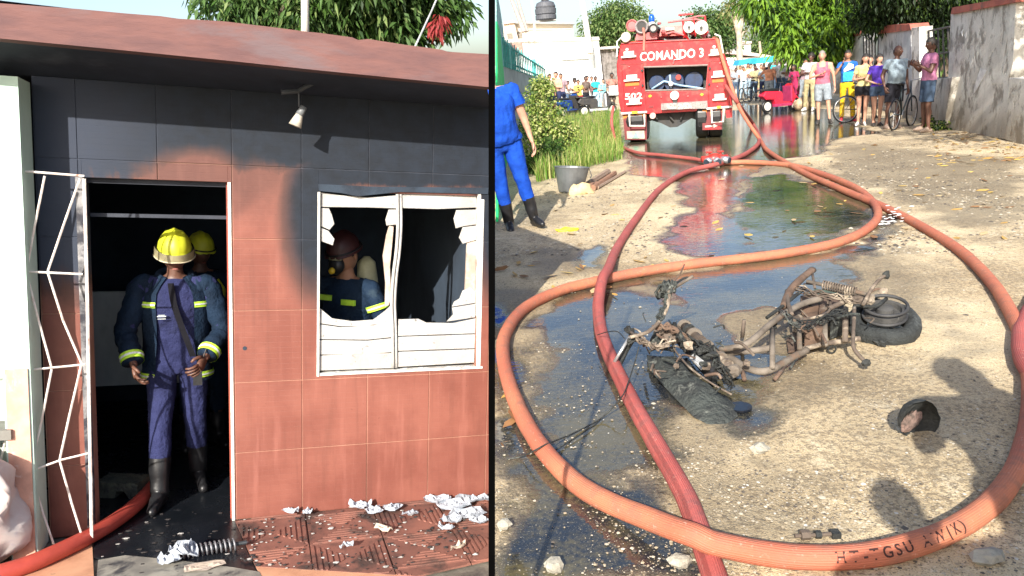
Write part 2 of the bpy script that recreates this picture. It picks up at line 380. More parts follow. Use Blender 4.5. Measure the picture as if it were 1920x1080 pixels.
# ---- lamp under the canopy
lx, lz = H.on(558, 168, -.22)
lamp = thing('spotlight', 'small sooty spotlight hanging from a bracket under the canopy', 'lamp', H.at(lx, -.22, lz))
def hl(px, py): a, b = H.on(px, py, -.22); return (a-lx, 0, b-lz)
M_DK = mat('dark_metal', (.05, .055, .065), .5, (.025, .03, .035), 10)
obj('mount', MB().tube([hl(527, 173), hl(560, 171)], .014, 8).tube([hl(560, 170), hl(575, 162), hl(590, 158)], [.014, .012, .004], 8), M_DK, parent=lamp)
obj('stem', MB().tube([hl(560, 171), hl(561, 200)], .005, 6), M_DK, parent=lamp)
obj('lamp_holder', MB().tube([hl(570, 200), hl(561, 216)], [.018, .022], 12), mat('lamp_grey', (.15, .16, .17), .5), parent=lamp, smooth=True)
obj('bulb', MB().tube([hl(562, 214), hl(553, 236)], [.019, .036], 14), mat('bulb_white', (.55, .5, .42), .4), parent=lamp, smooth=True)
# ---- roof pole and wire
a, b = H.on(572, 60, 1.2)
pole = MB().tube([(0, 0, -.15), (0, 0, .9)], .028, 12)
obj('roof_pole', pole, mat('rusty_white', (.72, .68, .62), .6, (.6, .52, .45), 6, dirt=(.35, .16, .07), dscale=5, damt=.52), H.at(a, 1.2, b), smooth=True, label='white rust-streaked pole rising behind the roof of the red house', cat='pole')
p0 = Pd(778, 88, 6.4); p1 = Pd(835, -40, 7.5)
obj('wire', MB().tube([p0, (p0+p1)/2-np.array([0, 0, .01]), p1], .008, 5), mat('wire', (.5, .5, .5), .6), label='thin pale stay wire rising from the roof of the red house', cat='wire')
# ---- yard floor in front and inside the doorway
def flp(px, py): a, b = H.fl(px, py); return (a, b)
def slab(poly, z0, z1, mi=0, mb=None):
    mb = mb or MB(); n = len(poly); ar = sum(poly[i][0]*poly[(i+1) % n][1]-poly[(i+1) % n][0]*poly[i][1] for i in range(n))
    if ar < 0: poly = poly[::-1]
    vs = [(x, y, z1) for x, y in poly]+[(x, y, z0) for x, y in poly]
    return mb.add(vs, [tuple(range(n)), tuple(range(2*n-1, n-1, -1))]+[(i+n, (i+1) % n+n, (i+1) % n, i) for i in range(n)], mi)
e921 = [flp(921, y) for y in (921, 1000, 1080, 1250, 1700)]
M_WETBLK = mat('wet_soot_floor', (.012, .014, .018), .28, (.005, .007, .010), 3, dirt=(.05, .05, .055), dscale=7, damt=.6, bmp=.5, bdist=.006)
M_CONC = mat('wet_concrete', (.22, .20, .165), .5, (.12, .11, .09), 5, dirt=(.04, .04, .045), dscale=3, damt=.52, bmp=.6, bdist=.008)
floor = slab([(-2.2, .0), flp(178, 1055), (flp(178, 1055)[0], 3), (-2.2, 3)], -.1, -.004)
yard = slab([(-2.6, .1), (1.0, .1), e921[0]]+e921[1:]+[(-2.6, e921[-1][1])], -.12, -.012)
structure('yard_ground', yard, M_CONC, H.M, label=None)
blk = slab([flp(176, 1046), flp(300, 1052), flp(400, 1062), flp(482, 1078), flp(466, 1040), flp(441, 976), (DX1+.0, .16), (RX1, .17), (RX1, RY), (RX0, RY), (RX0, .17), (DX0, .16), (DX0, .0)], -.008, 0.0)
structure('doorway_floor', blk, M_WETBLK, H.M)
# ridged red floor tiles: squares of four triangles of fine ribs
M_FT = mat('floor_tile_red', (.27, .115, .085), .6, (.17, .075, .058), 3, dirt=(.06, .04, .035), dscale=3.5, damt=.5, bmp=.5, bdist=.004)
M_FTP = mat('floor_tile_peach', (.62, .33, .20), .55, (.45, .22, .13), 4, dirt=(.12, .08, .06), dscale=9, damt=.6)
pat = thing('tiled_patio', None, None, H.M); pat['kind'] = 'structure'
def clip(poly, a, b):      # keep the left side of a->b
    o = []; n = len(poly)
    d = lambda p: (b[0]-a[0])*(p[1]-a[1])-(b[1]-a[1])*(p[0]-a[0])
    for i in range(n):
        p, q = poly[i], poly[(i+1) % n]; dp, dq = d(p), d(q)
        if dp >= 0: o.append(p)
        if dp*dq < 0: t = dp/(dp-dq); o.append((p[0]+(q[0]-p[0])*t, p[1]+(q[1]-p[1])*t))
    return o
patio_edge = [flp(441, 978), (hx(921, 925)[0], -.002), e921[1], flp(921, 1050), flp(780, 1082), flp(480, 1064)]
def inside(poly, edge):
    for i in range(len(edge)):
        poly = clip(poly, edge[(i+1) % len(edge)], edge[i]) if SGN < 0 else clip(poly, edge[i], edge[(i+1) % len(edge)])
        if len(poly) < 3: return []
    return poly
ar = sum(patio_edge[i][0]*patio_edge[(i+1) % 6][1]-patio_edge[(i+1) % 6][0]*patio_edge[i][1] for i in range(6)); SGN = 1 if ar > 0 else -1
S_ = .40
rot = lambda x, y, q=.30: (x*math.cos(q)-y*math.sin(q), x*math.sin(q)+y*math.cos(q))
for i in range(-2, 7):
    for j in range(-6, 3):
        c = ((i+.5)*S_, (j+.35)*S_)
        base = inside([(c[0]-S_/2+.003, c[1]-S_/2+.003), (c[0]+S_/2-.003, c[1]-S_/2+.003), (c[0]+S_/2-.003, c[1]+S_/2-.003), (c[0]-S_/2+.003, c[1]+S_/2-.003)], patio_edge)
        if len(base) < 3: continue
        tb = slab(base, -.004, .006)
        nr = 7
        for q in range(4):
            for k in range(nr):
                h0 = (k+.25)/nr*S_/2; h1 = (k+.7)/nr*S_/2
                strip = [(-h0+.01, -h0), (h0-.01, -h0), (h1-.01, -h1), (-h1+.01, -h1)]
                ca, sa = math.cos(q*math.pi/2), math.sin(q*math.pi/2)
                st = inside([(c[0]+x*ca-y*sa, c[1]+x*sa+y*ca) for x, y in strip], patio_edge)
                if len(st) >= 3 and k > 0 and q % 2 == (i+j) % 2: slab(st, .0061, .0125, mb=tb)
        obj('floor_tile', tb, M_FT, parent=pat)
pe = MB(); slab([flp(480, 1062), flp(780, 1080), flp(760, 1095), flp(520, 1095), flp(488, 1080)], -.005, .004, mb=pe); slab([flp(-20, 1083), flp(60, 1046), flp(172, 1005), flp(177, 1100), flp(-20, 1120)], -.005, .004, mb=pe)
obj('peach_tile', pe, M_FTP, parent=pat)
slab_c = slab([flp(184, 1052), flp(235, 1043), flp(330, 1052), flp(440, 1066), flp(486, 1074), flp(500, 1100), flp(180, 1100)], -.003, .006)
obj('threshold_slab', slab_c, mat('pale_concrete', (.34, .32, .27), .6, (.18, .17, .15), 6, dirt=(.05, .05, .055), dscale=5, damt=.52), parent=pat)
# ---- neighbour on the left
M_MINT = mat('mint_plaster', (.52, .68, .60), .8, (.44, .60, .52), 3, dirt=(.5, .45, .35), dscale=2, damt=.6)
xl0 = hx(68, 400)[0]
nb = thing('neighbour_wall', 'pale mint and white neighbouring wall left of the doorway behind the grille', 'wall', H.M)
obj('pillar', MB().box((H.on(66, 400, -.03)[0]-.06, -.13, 1.22), (.12, .2, 2.44)), M_MINT, parent=nb)
obj('wall_panel', MB().box((xl0-.65, -.02, 1.23), (1.0, .1, 2.46)), mat('dirty_white', (.46, .52, .46), .8, (.34, .38, .33), 3, dirt=(.16, .15, .12), dscale=2, damt=.5), parent=nb)
obj('wall_panel', MB().box((H.on(66, 400, -.03)[0]-.06, -.235, .5), (.10, .01, 1.0)), mat('peach_paint', (.7, .38, .28), .7, dirt=(.8, .75, .7), dscale=3), parent=nb)
a = hx(25, 790)
obj('ledge', MB().box((a[0]-.25, -.16, a[1]), (.62, .2, .05)), mat('dark_ledge', (.2, .19, .17), .8), parent=nb)
# sack
def crumple(mb, seed, amp, fq):
    for i, p in enumerate(mb.v):
        q = Vector(p)*fq+Vector((seed, seed, 0)); n3 = mnoise.noise_vector(q); mb.v[i] = tuple(Vector(p)+n3*amp)
    return mb
sk = MB().ell((0, 0, .30), (.30, .17, .36), 40); crumple(sk, 3, .13, 3.2); crumple(sk, 8, .05, 9); crumple(sk, 5, .02, 22)
a, b = H.fl(-25, 1030)
obj('sack', sk, mat('pink_white_cloth', (.56, .44, .41), .8, (.6, .56, .54), 4, dirt=(.45, .4, .5), dscale=4, damt=.56), H.at(a, -.28, 0), smooth=True, label='crumpled pink and white sack behind the white grille at lower left', cat='sack')
# grille
gr = thing('window_grille', 'thin white zigzag iron grille left of the doorway', 'grille', H.M)
M_IRON = mat('white_iron', (.75, .70, .66), .5, (.6, .5, .45), 20, dirt=(.3, .14, .08), dscale=10, damt=.6)
cg = -.17
def gp(px, py): a, b = H.on(px, py, cg); return (a, cg, b)
obj('frame_post', MB().tube([gp(158, 335), gp(164, 560), gp(168, 800), gp(172, 1008)], .0085, 6), M_IRON, parent=gr)
for pp in ([(-60, 706), (0, 698), (80, 691), (160, 683)], [(-60, 905), (0, 897), (60, 882), (115, 862), (165, 850)], [(-60, 505), (70, 510), (155, 514)], [(-60, 315), (60, 322), (158, 330)],
           [(150, 335), (120, 420), (90, 508)], [(90, 512), (118, 600), (154, 684)], [(152, 686), (130, 780), (112, 862)], [(112, 864), (135, 945), (156, 1012)],
           [(84, 330), (66, 420), (50, 508)], [(50, 512), (75, 610), (97, 690)], [(97, 692), (78, 790), (58, 880)], [(58, 882), (80, 960), (105, 1032)],
           [(24, 330), (5, 400), (-20, 505)], [(0, 590), (18, 640), (36, 696)], [(36, 698), (18, 790), (-4, 890)], [(-4, 892), (20, 960), (50, 1050)]):
    obj('bar', MB().tube([gp(*q) for q in pp], .0055, 5), M_IRON, parent=gr)
# hose through the door
M_HOSE = mat('hose_red', (.48, .075, .05), .5, (.36, .05, .035), 6, dirt=(.25, .12, .1), dscale=9, damt=.6, bmp=.3, bdist=.003)
hp = [flp(-160, 1130), flp(20, 1086), flp(110, 1050), flp(190, 1008), flp(250, 965), flp(292, 920), flp(308, 885), flp(305, 850), flp(285, 800)]
hh = MB().tube([(x, y, .046+.0*i) for i, (x, y) in enumerate(smoothpath([(a, b) for a, b in hp], 8))], .043, 16)
obj('fire_hose', hh, M_HOSE, H.M, smooth=True, label='red fire hose running through the doorway of the tiled house', cat='hose')
# block
a, b = flp(232, 925)
bk = MB()
w, d, h_ = .27, .17, .10
pr = [(-w/2, 0), (-w*.05, 0), (-.0, .045), (w*.18, .05), (w*.3, .0), (w/2, 0), (w/2, h_), (-w/2, h_)]
bk.prism(pr, -d/2, d/2)
obj('concrete_block', bk, mat('block', (.15, .145, .10), .9, (.08, .08, .06), 12, dirt=(.05, .055, .05), dscale=8, damt=.5, bmp=1, bdist=.02), H.at(a, b, .0, rz=-.35), label='broken hollow concrete block lying inside the doorway', cat='block')
# spring
a, b = flp(388, 1040)
sp = MB(); L = .30; N_ = 13
sp.tube([(-L/2+L*t/200, .030*math.cos(t/200*N_*2*math.pi), .034+.030*math.sin(t/200*N_*2*math.pi)) for t in range(201)], .0055, 6)
spo = thing('coil_spring', 'burnt grey coil spring lying on the wet floor before the door', 'spring', H.at(a, b, .0, rz=.12))
obj('coil', sp, mat('scorched_steel', (.28, .28, .3), .5, (.1, .1, .11), 30, metal=.5), parent=spo, smooth=True)
obj('core_rod', MB().tube([(-L/2-.05, 0, .034), (L/2+.05, 0, .034)], .011, 8), M_DK, parent=spo)
# debris
M_DEB = mat('burnt_plastic', (.42, .45, .50), .7, (.24, .27, .32), 12, dirt=(.08, .09, .12), dscale=9, damt=.56, bmp=.6, bdist=.01)
M_DEB2 = mat('burnt_paper', (.46, .38, .30), .8, (.4, .33, .28), 12, dirt=(.1, .08, .07), dscale=9, damt=.56)
def flake(px, py, s, asp=1.6, rz=None, m=None, label='', seed=0, grp='burnt scraps on the patio below the window', lift=.03, hgt=.02):
    mb = MB(); n = 10; vs = []; r0 = random.Random(seed)
    N2 = 12
    for i in range(n+1):
        for j in range(N2):
            q = 2*math.pi*j/N2; rr = i/n*(1+.35*mnoise.noise(Vector((math.cos(q)*1.6, math.sin(q)*1.6, seed))))
            x, y = rr*math.cos(q)*s*asp, rr*math.sin(q)*s
            vs.append((x, y, .012+hgt*abs(mnoise.noise(Vector((x*38, y*38, seed*2.)))*1.6)+lift*.3*mnoise.noise(Vector((x*14, y*14, seed+9.)))+lift*.3))
    fs = [(i*N2+j, (i+1)*N2+j, (i+1)*N2+(j+1) % N2, i*N2+(j+1) % N2) for i in range(n) for j in range(N2)]
    mb.add(vs, [f_[::-1] for f_ in fs]); a, b = flp(px, py)
    o = obj('burnt_scrap', mb, m or M_DEB, H.at(a, b, 0, rz=r0.uniform(-.6, .6) if rz is None else rz), label=label, cat='scrap', group=grp); return o
DEB = [(545, 968, .035, 1.9, 'small white scrap nearest the door on the patio'), (577, 969, .03, 1.4, 'round pale scrap beside the small white one near the wall'),
       (675, 957, .05, 1.9, 'white scrap at the left end of the middle heap'), (700, 966, .06, 1.1, 'tall grey crumpled scrap in the middle heap'), (735, 960, .06, 1.4, 'wrinkled bluish scrap right of the tall grey one'),
       (770, 970, .04, 1.9, 'flat blue grey scrap between the middle and right heaps'), (820, 945, .07, 1.6, 'white scrap at the back left of the right heap'), (850, 955, .10, 1.6, 'large white sheet in the right heap'),
       (890, 945, .09, 1.5, 'pale sheet against the wall at the right end'), (880, 972, .09, 1.8, 'long bluish sheet at the front of the right heap'), (845, 985, .06, 1.4, 'ragged scrap in front of the right heap'),
       (905, 985, .05, 1.5, 'torn scrap at the far right of the patio'), (838, 998, .04, 1.7, 'lone flat scrap furthest forward of the heap'), (720, 1000, .03, 2.4, 'tan torn strip in the middle of the patio'), (858, 1035, .025, 3, 'narrow tan strip near the patio front'), (650, 1034, .016, 3, 'thin pale sliver on the patio')]
for i, (px, py, s, asp, lb) in enumerate(DEB):
    if px+s*320*asp > 915: px = 915-s*320*asp*.75
    flake(px, py, s*.8, asp, m=M_DEB2 if 'tan' in lb else M_DEB, label=lb, seed=i+1, lift=.05, hgt=.035)
flake(345, 1052, .06, 1.3, m=M_DEB, label='white crumpled lump left of the coil spring', seed=40, grp='burnt scraps by the doorway', lift=.09, hgt=.07)
flake(318, 1062, .035, 1.6, m=M_DEB, label='small white lump at the left end beside the crumpled one', seed=41, grp='burnt scraps by the doorway', lift=.05, hgt=.05)
flake(385, 1066, .05, 2.0, m=M_DEB2, label='flat tan sheet in front of the coil spring', seed=42, grp='burnt scraps by the doorway', lift=.01, hgt=.01)
ch = MB()
for i in range(420):
    px = random.uniform(452, 905); py = random.uniform(945, 1072)
    if py < 975-(px-440)*.115+4 or (px > 780 and py > 1055): continue
    a, b = flp(px, py); s_ = random.uniform(.002, .0065)*random.choice((1, 1, 1.8)); k = random.random()
    ch.ell((a, b, .01+s_*.3), (s_*1.5, s_, s_*.5), 6, 0 if k < .4 else 1, wob=.6, seed=i)
for i in range(75):
    px = random.uniform(185, 440); py = random.uniform(960, 1078); a, b = flp(px, py); s_ = random.uniform(.003, .010)
    ch.ell((a, b, .004), (s_*1.8, s_, s_*.4), 6, random.choice((0, 1, 1, 1, 1)), wob=.6, seed=i)
obj('ash_crumbs', ch, [mat('ash_white', (.42, .40, .38), .8), mat('char', (.03, .025, .025), .8)], H.M, kind='stuff')
# black divider added between yard and street, no part of the place
pc = G(922, 1400); d0 = 2.02
pp = CAM+ray(922, 540)*d0; wdiv = 12.0/F*d0
r_ = ray(922, 540); fwd = nz([r_[0], r_[1], 0]); rt = np.array([fwd[1], -fwd[0], 0])
pb = MB()
M_DIVIDER = mat('divider_black', (.002, .002, .002), .9, (.0015, .0015, .0015), 10, bmp=0, spec=.0)
# the divider is square; the camera's roll is answered by leaning it against the house line
top = Pd(922, -60, d0); bot = Pd(922, 1130, d0-.28*0)
ax = nz(top-bot); sd = nz(np.cross(ax, CM @ np.array([0, 0, 1.]))); fw = nz(np.cross(ax, sd))
vs = []
for e in (bot, top):
    for i, j in ((-1, 0), (1, 0), (1, 1), (-1, 1)): vs.append(e+sd*i*wdiv/2+(-fw if np.dot(fw, CM@np.array([0,0,1.]))<0 else fw)*j*.02)
pb.add(vs, [(3, 2, 1, 0), (4, 5, 6, 7), (0, 1, 5, 4), (1, 2, 6, 5), (2, 3, 7, 6), (3, 0, 4, 7)])
obj('divider_bar', pb, M_DIVIDER, label='slim black divider added between the red house and the street', cat='post')
# ================================================================ THE STREET
def tag_kind(o, k): o['kind'] = k; return o
rb_ = CM @ np.array([(924-CX)/F, 0, 1]);
def xleft(Y):                                    # street edge beside the divider
    if Y <= 1.5: return G(924, 1400)[0]
    lo, hi = -60., 1079.
    py = 1400.
    a, b = 160.0, 4000.0
    for _ in range(40):
        m_ = (a+b)/2
        if G(924, m_)[1] > Y: a = m_
        else: b = m_
    return G(924, (a+b)/2)[0]
ys = list(np.arange(-4, 1.6, .35))+list(np.arange(1.6, 7, .032))+list(np.arange(7, 14, .075))+list(np.arange(14, 30, .25))+[30.5, 32, 34, 37, 41, 46, 52, 60, 75, 100, 150, 250, 450, 800]
ys = np.array(ys); NC = 230
xL = np.array([xleft(y) for y in ys]); wid = np.maximum(3.4, ys*.80+1.2)
tt = np.linspace(0, 1, NC)
GX = xL[:, None]+wid[:, None]*tt[None, :]; GY = np.repeat(ys[:, None], NC, 1)
# projected pixels of the ground vertices, to lay the wet patches where they are in the street
rel = np.stack([GX-CAM[0], GY-CAM[1], np.full_like(GX, -CAM[2])], -1) @ CM
dz = np.maximum(rel[..., 2], .05); PX = CX+F*rel[..., 0]/dz; PY = CY+F*rel[..., 1]/dz; vis = rel[..., 2] > .3
def vnoise(x, y, s, seed=0, oct_=3):
    out = np.zeros_like(x); amp = 1; tot = 0
    for o in range(oct_):
        r_ = np.random.default_rng(seed+o*17); T = r_.random((256, 256)); u = x*s*2**o; v = y*s*2**o
        iu = np.floor(u).astype(int); iv = np.floor(v).astype(int); fu = u-iu; fv = v-iv; fu = fu*fu*(3-2*fu); fv = fv*fv*(3-2*fv)
        g_ = lambda a, b: T[a % 256, b % 256]
        out += amp*((g_(iu, iv)*(1-fu)+g_(iu+1, iv)*fu)*(1-fv)+(g_(iu, iv+1)*(1-fu)+g_(iu+1, iv+1)*fu)*fv); tot += amp; amp *= .5
    return out/tot
def inpoly(poly, x, y):
    r_ = np.zeros(x.shape, bool); n = len(poly)
    for i in range(n):
        (x0, y0), (x1, y1) = poly[i], poly[(i+1) % n]
        c = ((y0 > y) != (y1 > y)) & (x < (x1-x0)*(y-y0)/((y1-y0) or 1e-9)+x0); r_ ^= c
    return r_
def sdist(poly, x, y):
    d = np.full(x.shape, 1e9); n = len(poly)
    for i in range(n):
        (x0, y0), (x1, y1) = poly[i], poly[(i+1) % n]; dx, dy = x1-x0, y1-y0; L2 = dx*dx+dy*dy+1e-12
        t = np.clip(((x-x0)*dx+(y-y0)*dy)/L2, 0, 1); d = np.minimum(d, np.hypot(x-x0-t*dx, y-y0-t*dy))
    return np.where(inpoly(poly, x, y), -d, d)
def region(pxpoly, soft, wob, x, y, seed=0):     # 1 inside, 0 outside; soft and wob in metres
    w = [tuple(G(a, b)[:2]) for a, b in pxpoly]
    d = sdist(w, x, y)+(vnoise(x, y, 2.3, seed)-.5)*wob*2+(vnoise(x, y, 9, seed+5)-.5)*wob*.8
    t = np.clip(.5-d/soft, 0, 1); return t*t*(3-2*t)
WETP = [[(1130, 522), (1300, 503), (1480, 486), (1620, 458), (1668, 402), (1668, 440), (1580, 492), (1600, 515), (1540, 560), (1500, 640), (1440, 700), (1430, 785), (1370, 795), (1300, 770), (1250, 760), (1230, 820), (1240, 900), (1290, 975), (1180, 950), (1090, 890), (1010, 810), (990, 740), (990, 690), (1030, 660), (1000, 610), (1070, 550)],
        [(926, 560), (950, 600), (940, 680), (960, 770), (1040, 830), (1120, 900), (1240, 960), (1380, 1060), (1400, 1110), (926, 1110)],
        [(1180, 215), (1420, 205), (1560, 222), (1550, 290), (1450, 300), (1400, 330), (1370, 400), (1440, 460), (1500, 470), (1330, 490), (1235, 455), (1290, 395), (1260, 340), (1190, 325), (1170, 290)],
        [(1385, 195), (1560, 205), (1600, 232), (1650, 250), (1560, 262), (1500, 290), (1400, 280)],
        [(1400, 335), (1470, 325), (1600, 370), (1640, 400), (1600, 440), (1500, 470), (1420, 470), (1380, 400)], [(1085, 470), (1125, 462), (1120, 500), (1092, 498)], [(935, 640), (960, 620), (975, 700), (940, 740)], [(1060, 560), (1110, 540), (1115, 600), (1060, 610), (1000, 650), (985, 640)]]
DAMPP = [[(926, 540), (1060, 545), (1200, 560), (1480, 620), (1600, 700), (1480, 860), (1600, 1110), (926, 1110)], [(1480, 640), (1700, 640), (1900, 600), (1925, 800), (1700, 900), (1500, 800)], [(1000, 470), (1150, 455), (1200, 510), (1000, 520)], [(1400, 300), (1500, 300), (1620, 360), (1650, 400), (1600, 450), (1450, 480), (1380, 400)], [(1560, 265), (1920, 300), (1920, 430), (1780, 440), (1640, 360), (1560, 330)],
         [(1430, 640), (1560, 690), (1480, 800), (1330, 900), (1500, 1000), (1300, 1060), (1200, 900), (1180, 800), (1300, 780)], [(1700, 580), (1850, 600), (1880, 680), (1760, 700)], [(1640, 440), (1800, 520), (1780, 600), (1700, 590), (1500, 520)],
         [(930, 690), (1010, 620), (1140, 640), (1180, 950), (1000, 900), (930, 800)]]
def fields(x, y):
    wet = np.zeros_like(x); damp = np.zeros_like(x)
    for i, p in enumerate(WETP): wet = np.maximum(wet, region(p, .42, .20, x, y, i))
    for i, p in enumerate(DAMPP): damp = np.maximum(damp, region(p, .5, .30, x, y, 40+i)*((.62, .38, .6, .6, .7, .5, .5, .6, .8)[i]))
    far = np.clip((y-14)/6, 0, 1)
    return wet, np.maximum(damp, wet)
WET, DAMP = fields(GX, GY)
# gravel banks that stand out of the puddles
bank = np.clip((vnoise(GX, GY, 1.3, 77, 4)-.64)*9, 0, 1)*np.where(GY < 8, 1, .3)
WET = WET*(1-bank*.85)
GRASSP = [(1000, 345), (1060, 330), (1110, 312), (1168, 300), (1160, 212), (1020, 205)]
dirt = region(GRASSP, .5, .3, GX, GY, 3)
Z = ((vnoise(GX, GY, 1.2, 5)-.5)*.035+(vnoise(GX, GY, 12, 6)-.5)*.010)*(1-WET)+.006*(1-WET)
Z = np.where(GY > 30, 0, Z)
vs = np.stack([GX, GY, Z], -1).reshape(-1, 3); nr = len(ys)
ii = np.arange(nr-1)[:, None]*NC+np.arange(NC-1)[None, :]
fc = np.stack([ii, ii+1, ii+NC+1, ii+NC], -1).reshape(-1, 4)
me = bpy.data.meshes.new('street'); me.vertices.add(len(vs)); me.vertices.foreach_set('co', vs.ravel())
me.loops.add(fc.size); me.loops.foreach_set('vertex_index', fc.ravel()); me.polygons.add(len(fc)); me.polygons.foreach_set('loop_start', np.arange(0, fc.size, 4))
me.update(); me.validate(); me.polygons.foreach_set('use_smooth', [True]*len(fc))
for nm, a in (('wet', WET), ('damp', DAMP), ('soil', dirt)):
    at = me.attributes.new(nm, 'FLOAT', 'POINT'); at.data.foreach_set('value', a.ravel().astype(np.float32))
m, t, b = newmat('street_ground')
def attr(t, n): q = t.nodes.new('ShaderNodeAttribute'); q.attribute_name = n; return E(t, q.outputs['Fac'])
tc = t.nodes.new('ShaderNodeTexCoord'); v = tc.outputs['Object']
wet, damp, soil = attr(t, 'wet'), attr(t, 'damp'), attr(t, 'soil')
nb_, nm_, nf_, ng_ = noi(t, v, .9, 5, .6), noi(t, v, 6, 5, .65), noi(t, v, 38, 4, .7), noi(t, v, 130, 2, .6)
col = mixc(t, sstep(nb_, .32, .68), (.60, .475, .29), (.42, .315, .175))
col = mixc(t, sstep(nm_, .5, .72)*.7, col, (.70, .59, .40))
col = mixc(t, sstep(nf_+(nb_-.5)*.5, .50, .60)*.72, col, (.17, .125, .07))
col = mixc(t, sstep(ng_, .60, .68)*.55, col, (.70, .64, .52))
col = mixc(t, sstep(ng_, .43, .34)*.7, col, (.08, .06, .04))
dampc = mixc(t, nm_, (.08, .058, .032), (.155, .115, .06))
dcol = mixc(t, .62, col, dampc)
col = mixc(t, sstep(damp+(nm_-.5)*.6, .12, .75), col, dcol)
wcol = mixc(t, sstep(nb_+(nf_-.5)*.4, .38, .60), (.016, .020, .027), (.10, .085, .045)); wcol = mixc(t, sstep(ng_, .60, .68)*.5, wcol, (.3, .27, .2))
wm = sstep(wet+(nf_-.5)*.45+(nm_-.5)*.5, .22, .72)
col = mixc(t, wm, col, wcol); col = mixc(t, soil*.8, col, (.09, .08, .045))
t.links.new(col.s, b.inputs['Base Color'])
ro = .85-sstep(damp, .2, .8)*.25; ro = ro*(1-wm)+wm*.045; t.links.new(ro.s, b.inputs['Roughness'])
rip = noi(t, scalev(t, v, (3, 9, 1)), 3.2, 2, .5, .6)
hgt = (nf_*.5+ng_*.4+nm_*.9)*(1-wm)+rip*wm*.10
bump(t, b, hgt, .016, .9); b.inputs['Specular IOR Level'].default_value = .9
me.materials.append(m); M_GROUND = m
link('street', me, kind='structure')
# retaining edge below the street, and the land around and beyond
ed = MB(); k = [i for i in range(nr) if ys[i] < 13][::12]
for i, j in zip(k[:-1], k[1:]): ed.add([(xL[i], ys[i], 0), (xL[j], ys[j], 0), (xL[j], ys[j], -1.6), (xL[i], ys[i], -1.6)], [(0, 1, 2, 3), (3, 2, 1, 0)][:1])
structure('street_edge', ed, mat('edge_concrete', (.3, .28, .24), .9))
ld = MB(); x12 = xleft(13)
ld.add([(xleft(0)+.1, -40, -.06), (700, -40, -.06), (700, 1400, -.06), (-700, 1400, -.06), (-700, 13, -.06), (x12, 13, -.06), (xleft(1.5)+.02, 1.5, -.06)], [(0, 1, 2, 3, 4, 5, 6)])
structure('land', ld, mat('earth', (.24, .2, .13), .95, (.16, .14, .08), .5))
# ---- pebbles
def scatter(name, n, xy, size, mats, pick, flat=.55, label=None):
    """n small eight-sided stones in one mesh"""
    base = np.array([(1, 0, 0), (.3, .95, .1), (-.9, .35, -.1), (-.5, -.85, .1), (.6, -.8, 0), (.1, 0, .9), (0, .1, -.6)]); F_ = np.array([(0, 1, 5), (1, 2, 5), (2, 3, 5), (3, 4, 5), (4, 0, 5)])
    a = rng.random(n)*6.283; s = size; ca, sa = np.cos(a), np.sin(a); j = 1+(rng.random((n, 7, 3))-.5)*.5
    B = base[None]*j; B[..., 2] *= flat
    X = (B[..., 0]*ca[:, None]-B[..., 1]*sa[:, None])*s[:, None]+xy[:, 0:1]; Y = (B[..., 0]*sa[:, None]+B[..., 1]*ca[:, None])*s[:, None]+xy[:, 1:2]; Zz = B[..., 2]*s[:, None]+xy[:, 2:3]
    V = np.stack([X, Y, Zz], -1).reshape(-1, 3); Fc = (F_[None]+np.arange(n)[:, None, None]*7).reshape(-1, 3)
    me = bpy.data.meshes.new(name); me.vertices.add(len(V)); me.vertices.foreach_set('co', V.ravel()); me.loops.add(Fc.size); me.loops.foreach_set('vertex_index', Fc.ravel())
    me.polygons.add(len(Fc)); me.polygons.foreach_set('loop_start', np.arange(0, Fc.size, 3))
    for q in mats: me.materials.append(q)
    me.update(); me.polygons.foreach_set('material_index', np.repeat(pick, 5).astype(np.int32)); me.validate()
    return link(name, me, kind='stuff')
def zat(x, y, wet): return (1-wet)*.008
n = 26000
py = 470+610*rng.random(n)**.75; px = 926+rng.random(n)*1000
pt = np.array([G(a, b_) for a, b_ in zip(px, py)]); wv, dv = fields(pt[:, 0], pt[:, 1])
clump = vnoise(pt[:, 0], pt[:, 1], 3.5, 90, 3)
keep = (rng.random(n) < np.where(wv > .5, .04+.3*(clump > .62), .22+.6*(clump > .52))) ; pt = pt[keep]; n = len(pt); pt[:, 2] = .004
sz = .0022+.0065*rng.random(n)**4; big = rng.random(n) < .006; sz[big] *= 2.2
scatter('gravel', n, pt, sz, [mat('pebble_pale', (.50, .44, .34), .85), mat('pebble_tan', (.42, .34, .23), .8), mat('pebble_dark', (.12, .10, .08), .7), mat('pebble_white', (.60, .57, .50), .8)], rng.choice(4, n, p=[.3, .33, .29, .08]))
n = 9000; py = 250+230*rng.random(n); px = 930+rng.random(n)*990; pt = np.array([G(a, b_) for a, b_ in zip(px, py)]); wv, dv = fields(pt[:, 0], pt[:, 1]); keep = wv < .4; pt = pt[keep]; n = len(pt); pt[:, 2] = .006
scatter('gravel', n, pt, .008+.018*rng.random(n)**3, [_mc['pebble_pale'], _mc['pebble_tan'], _mc['pebble_dark']], rng.choice(3, n))
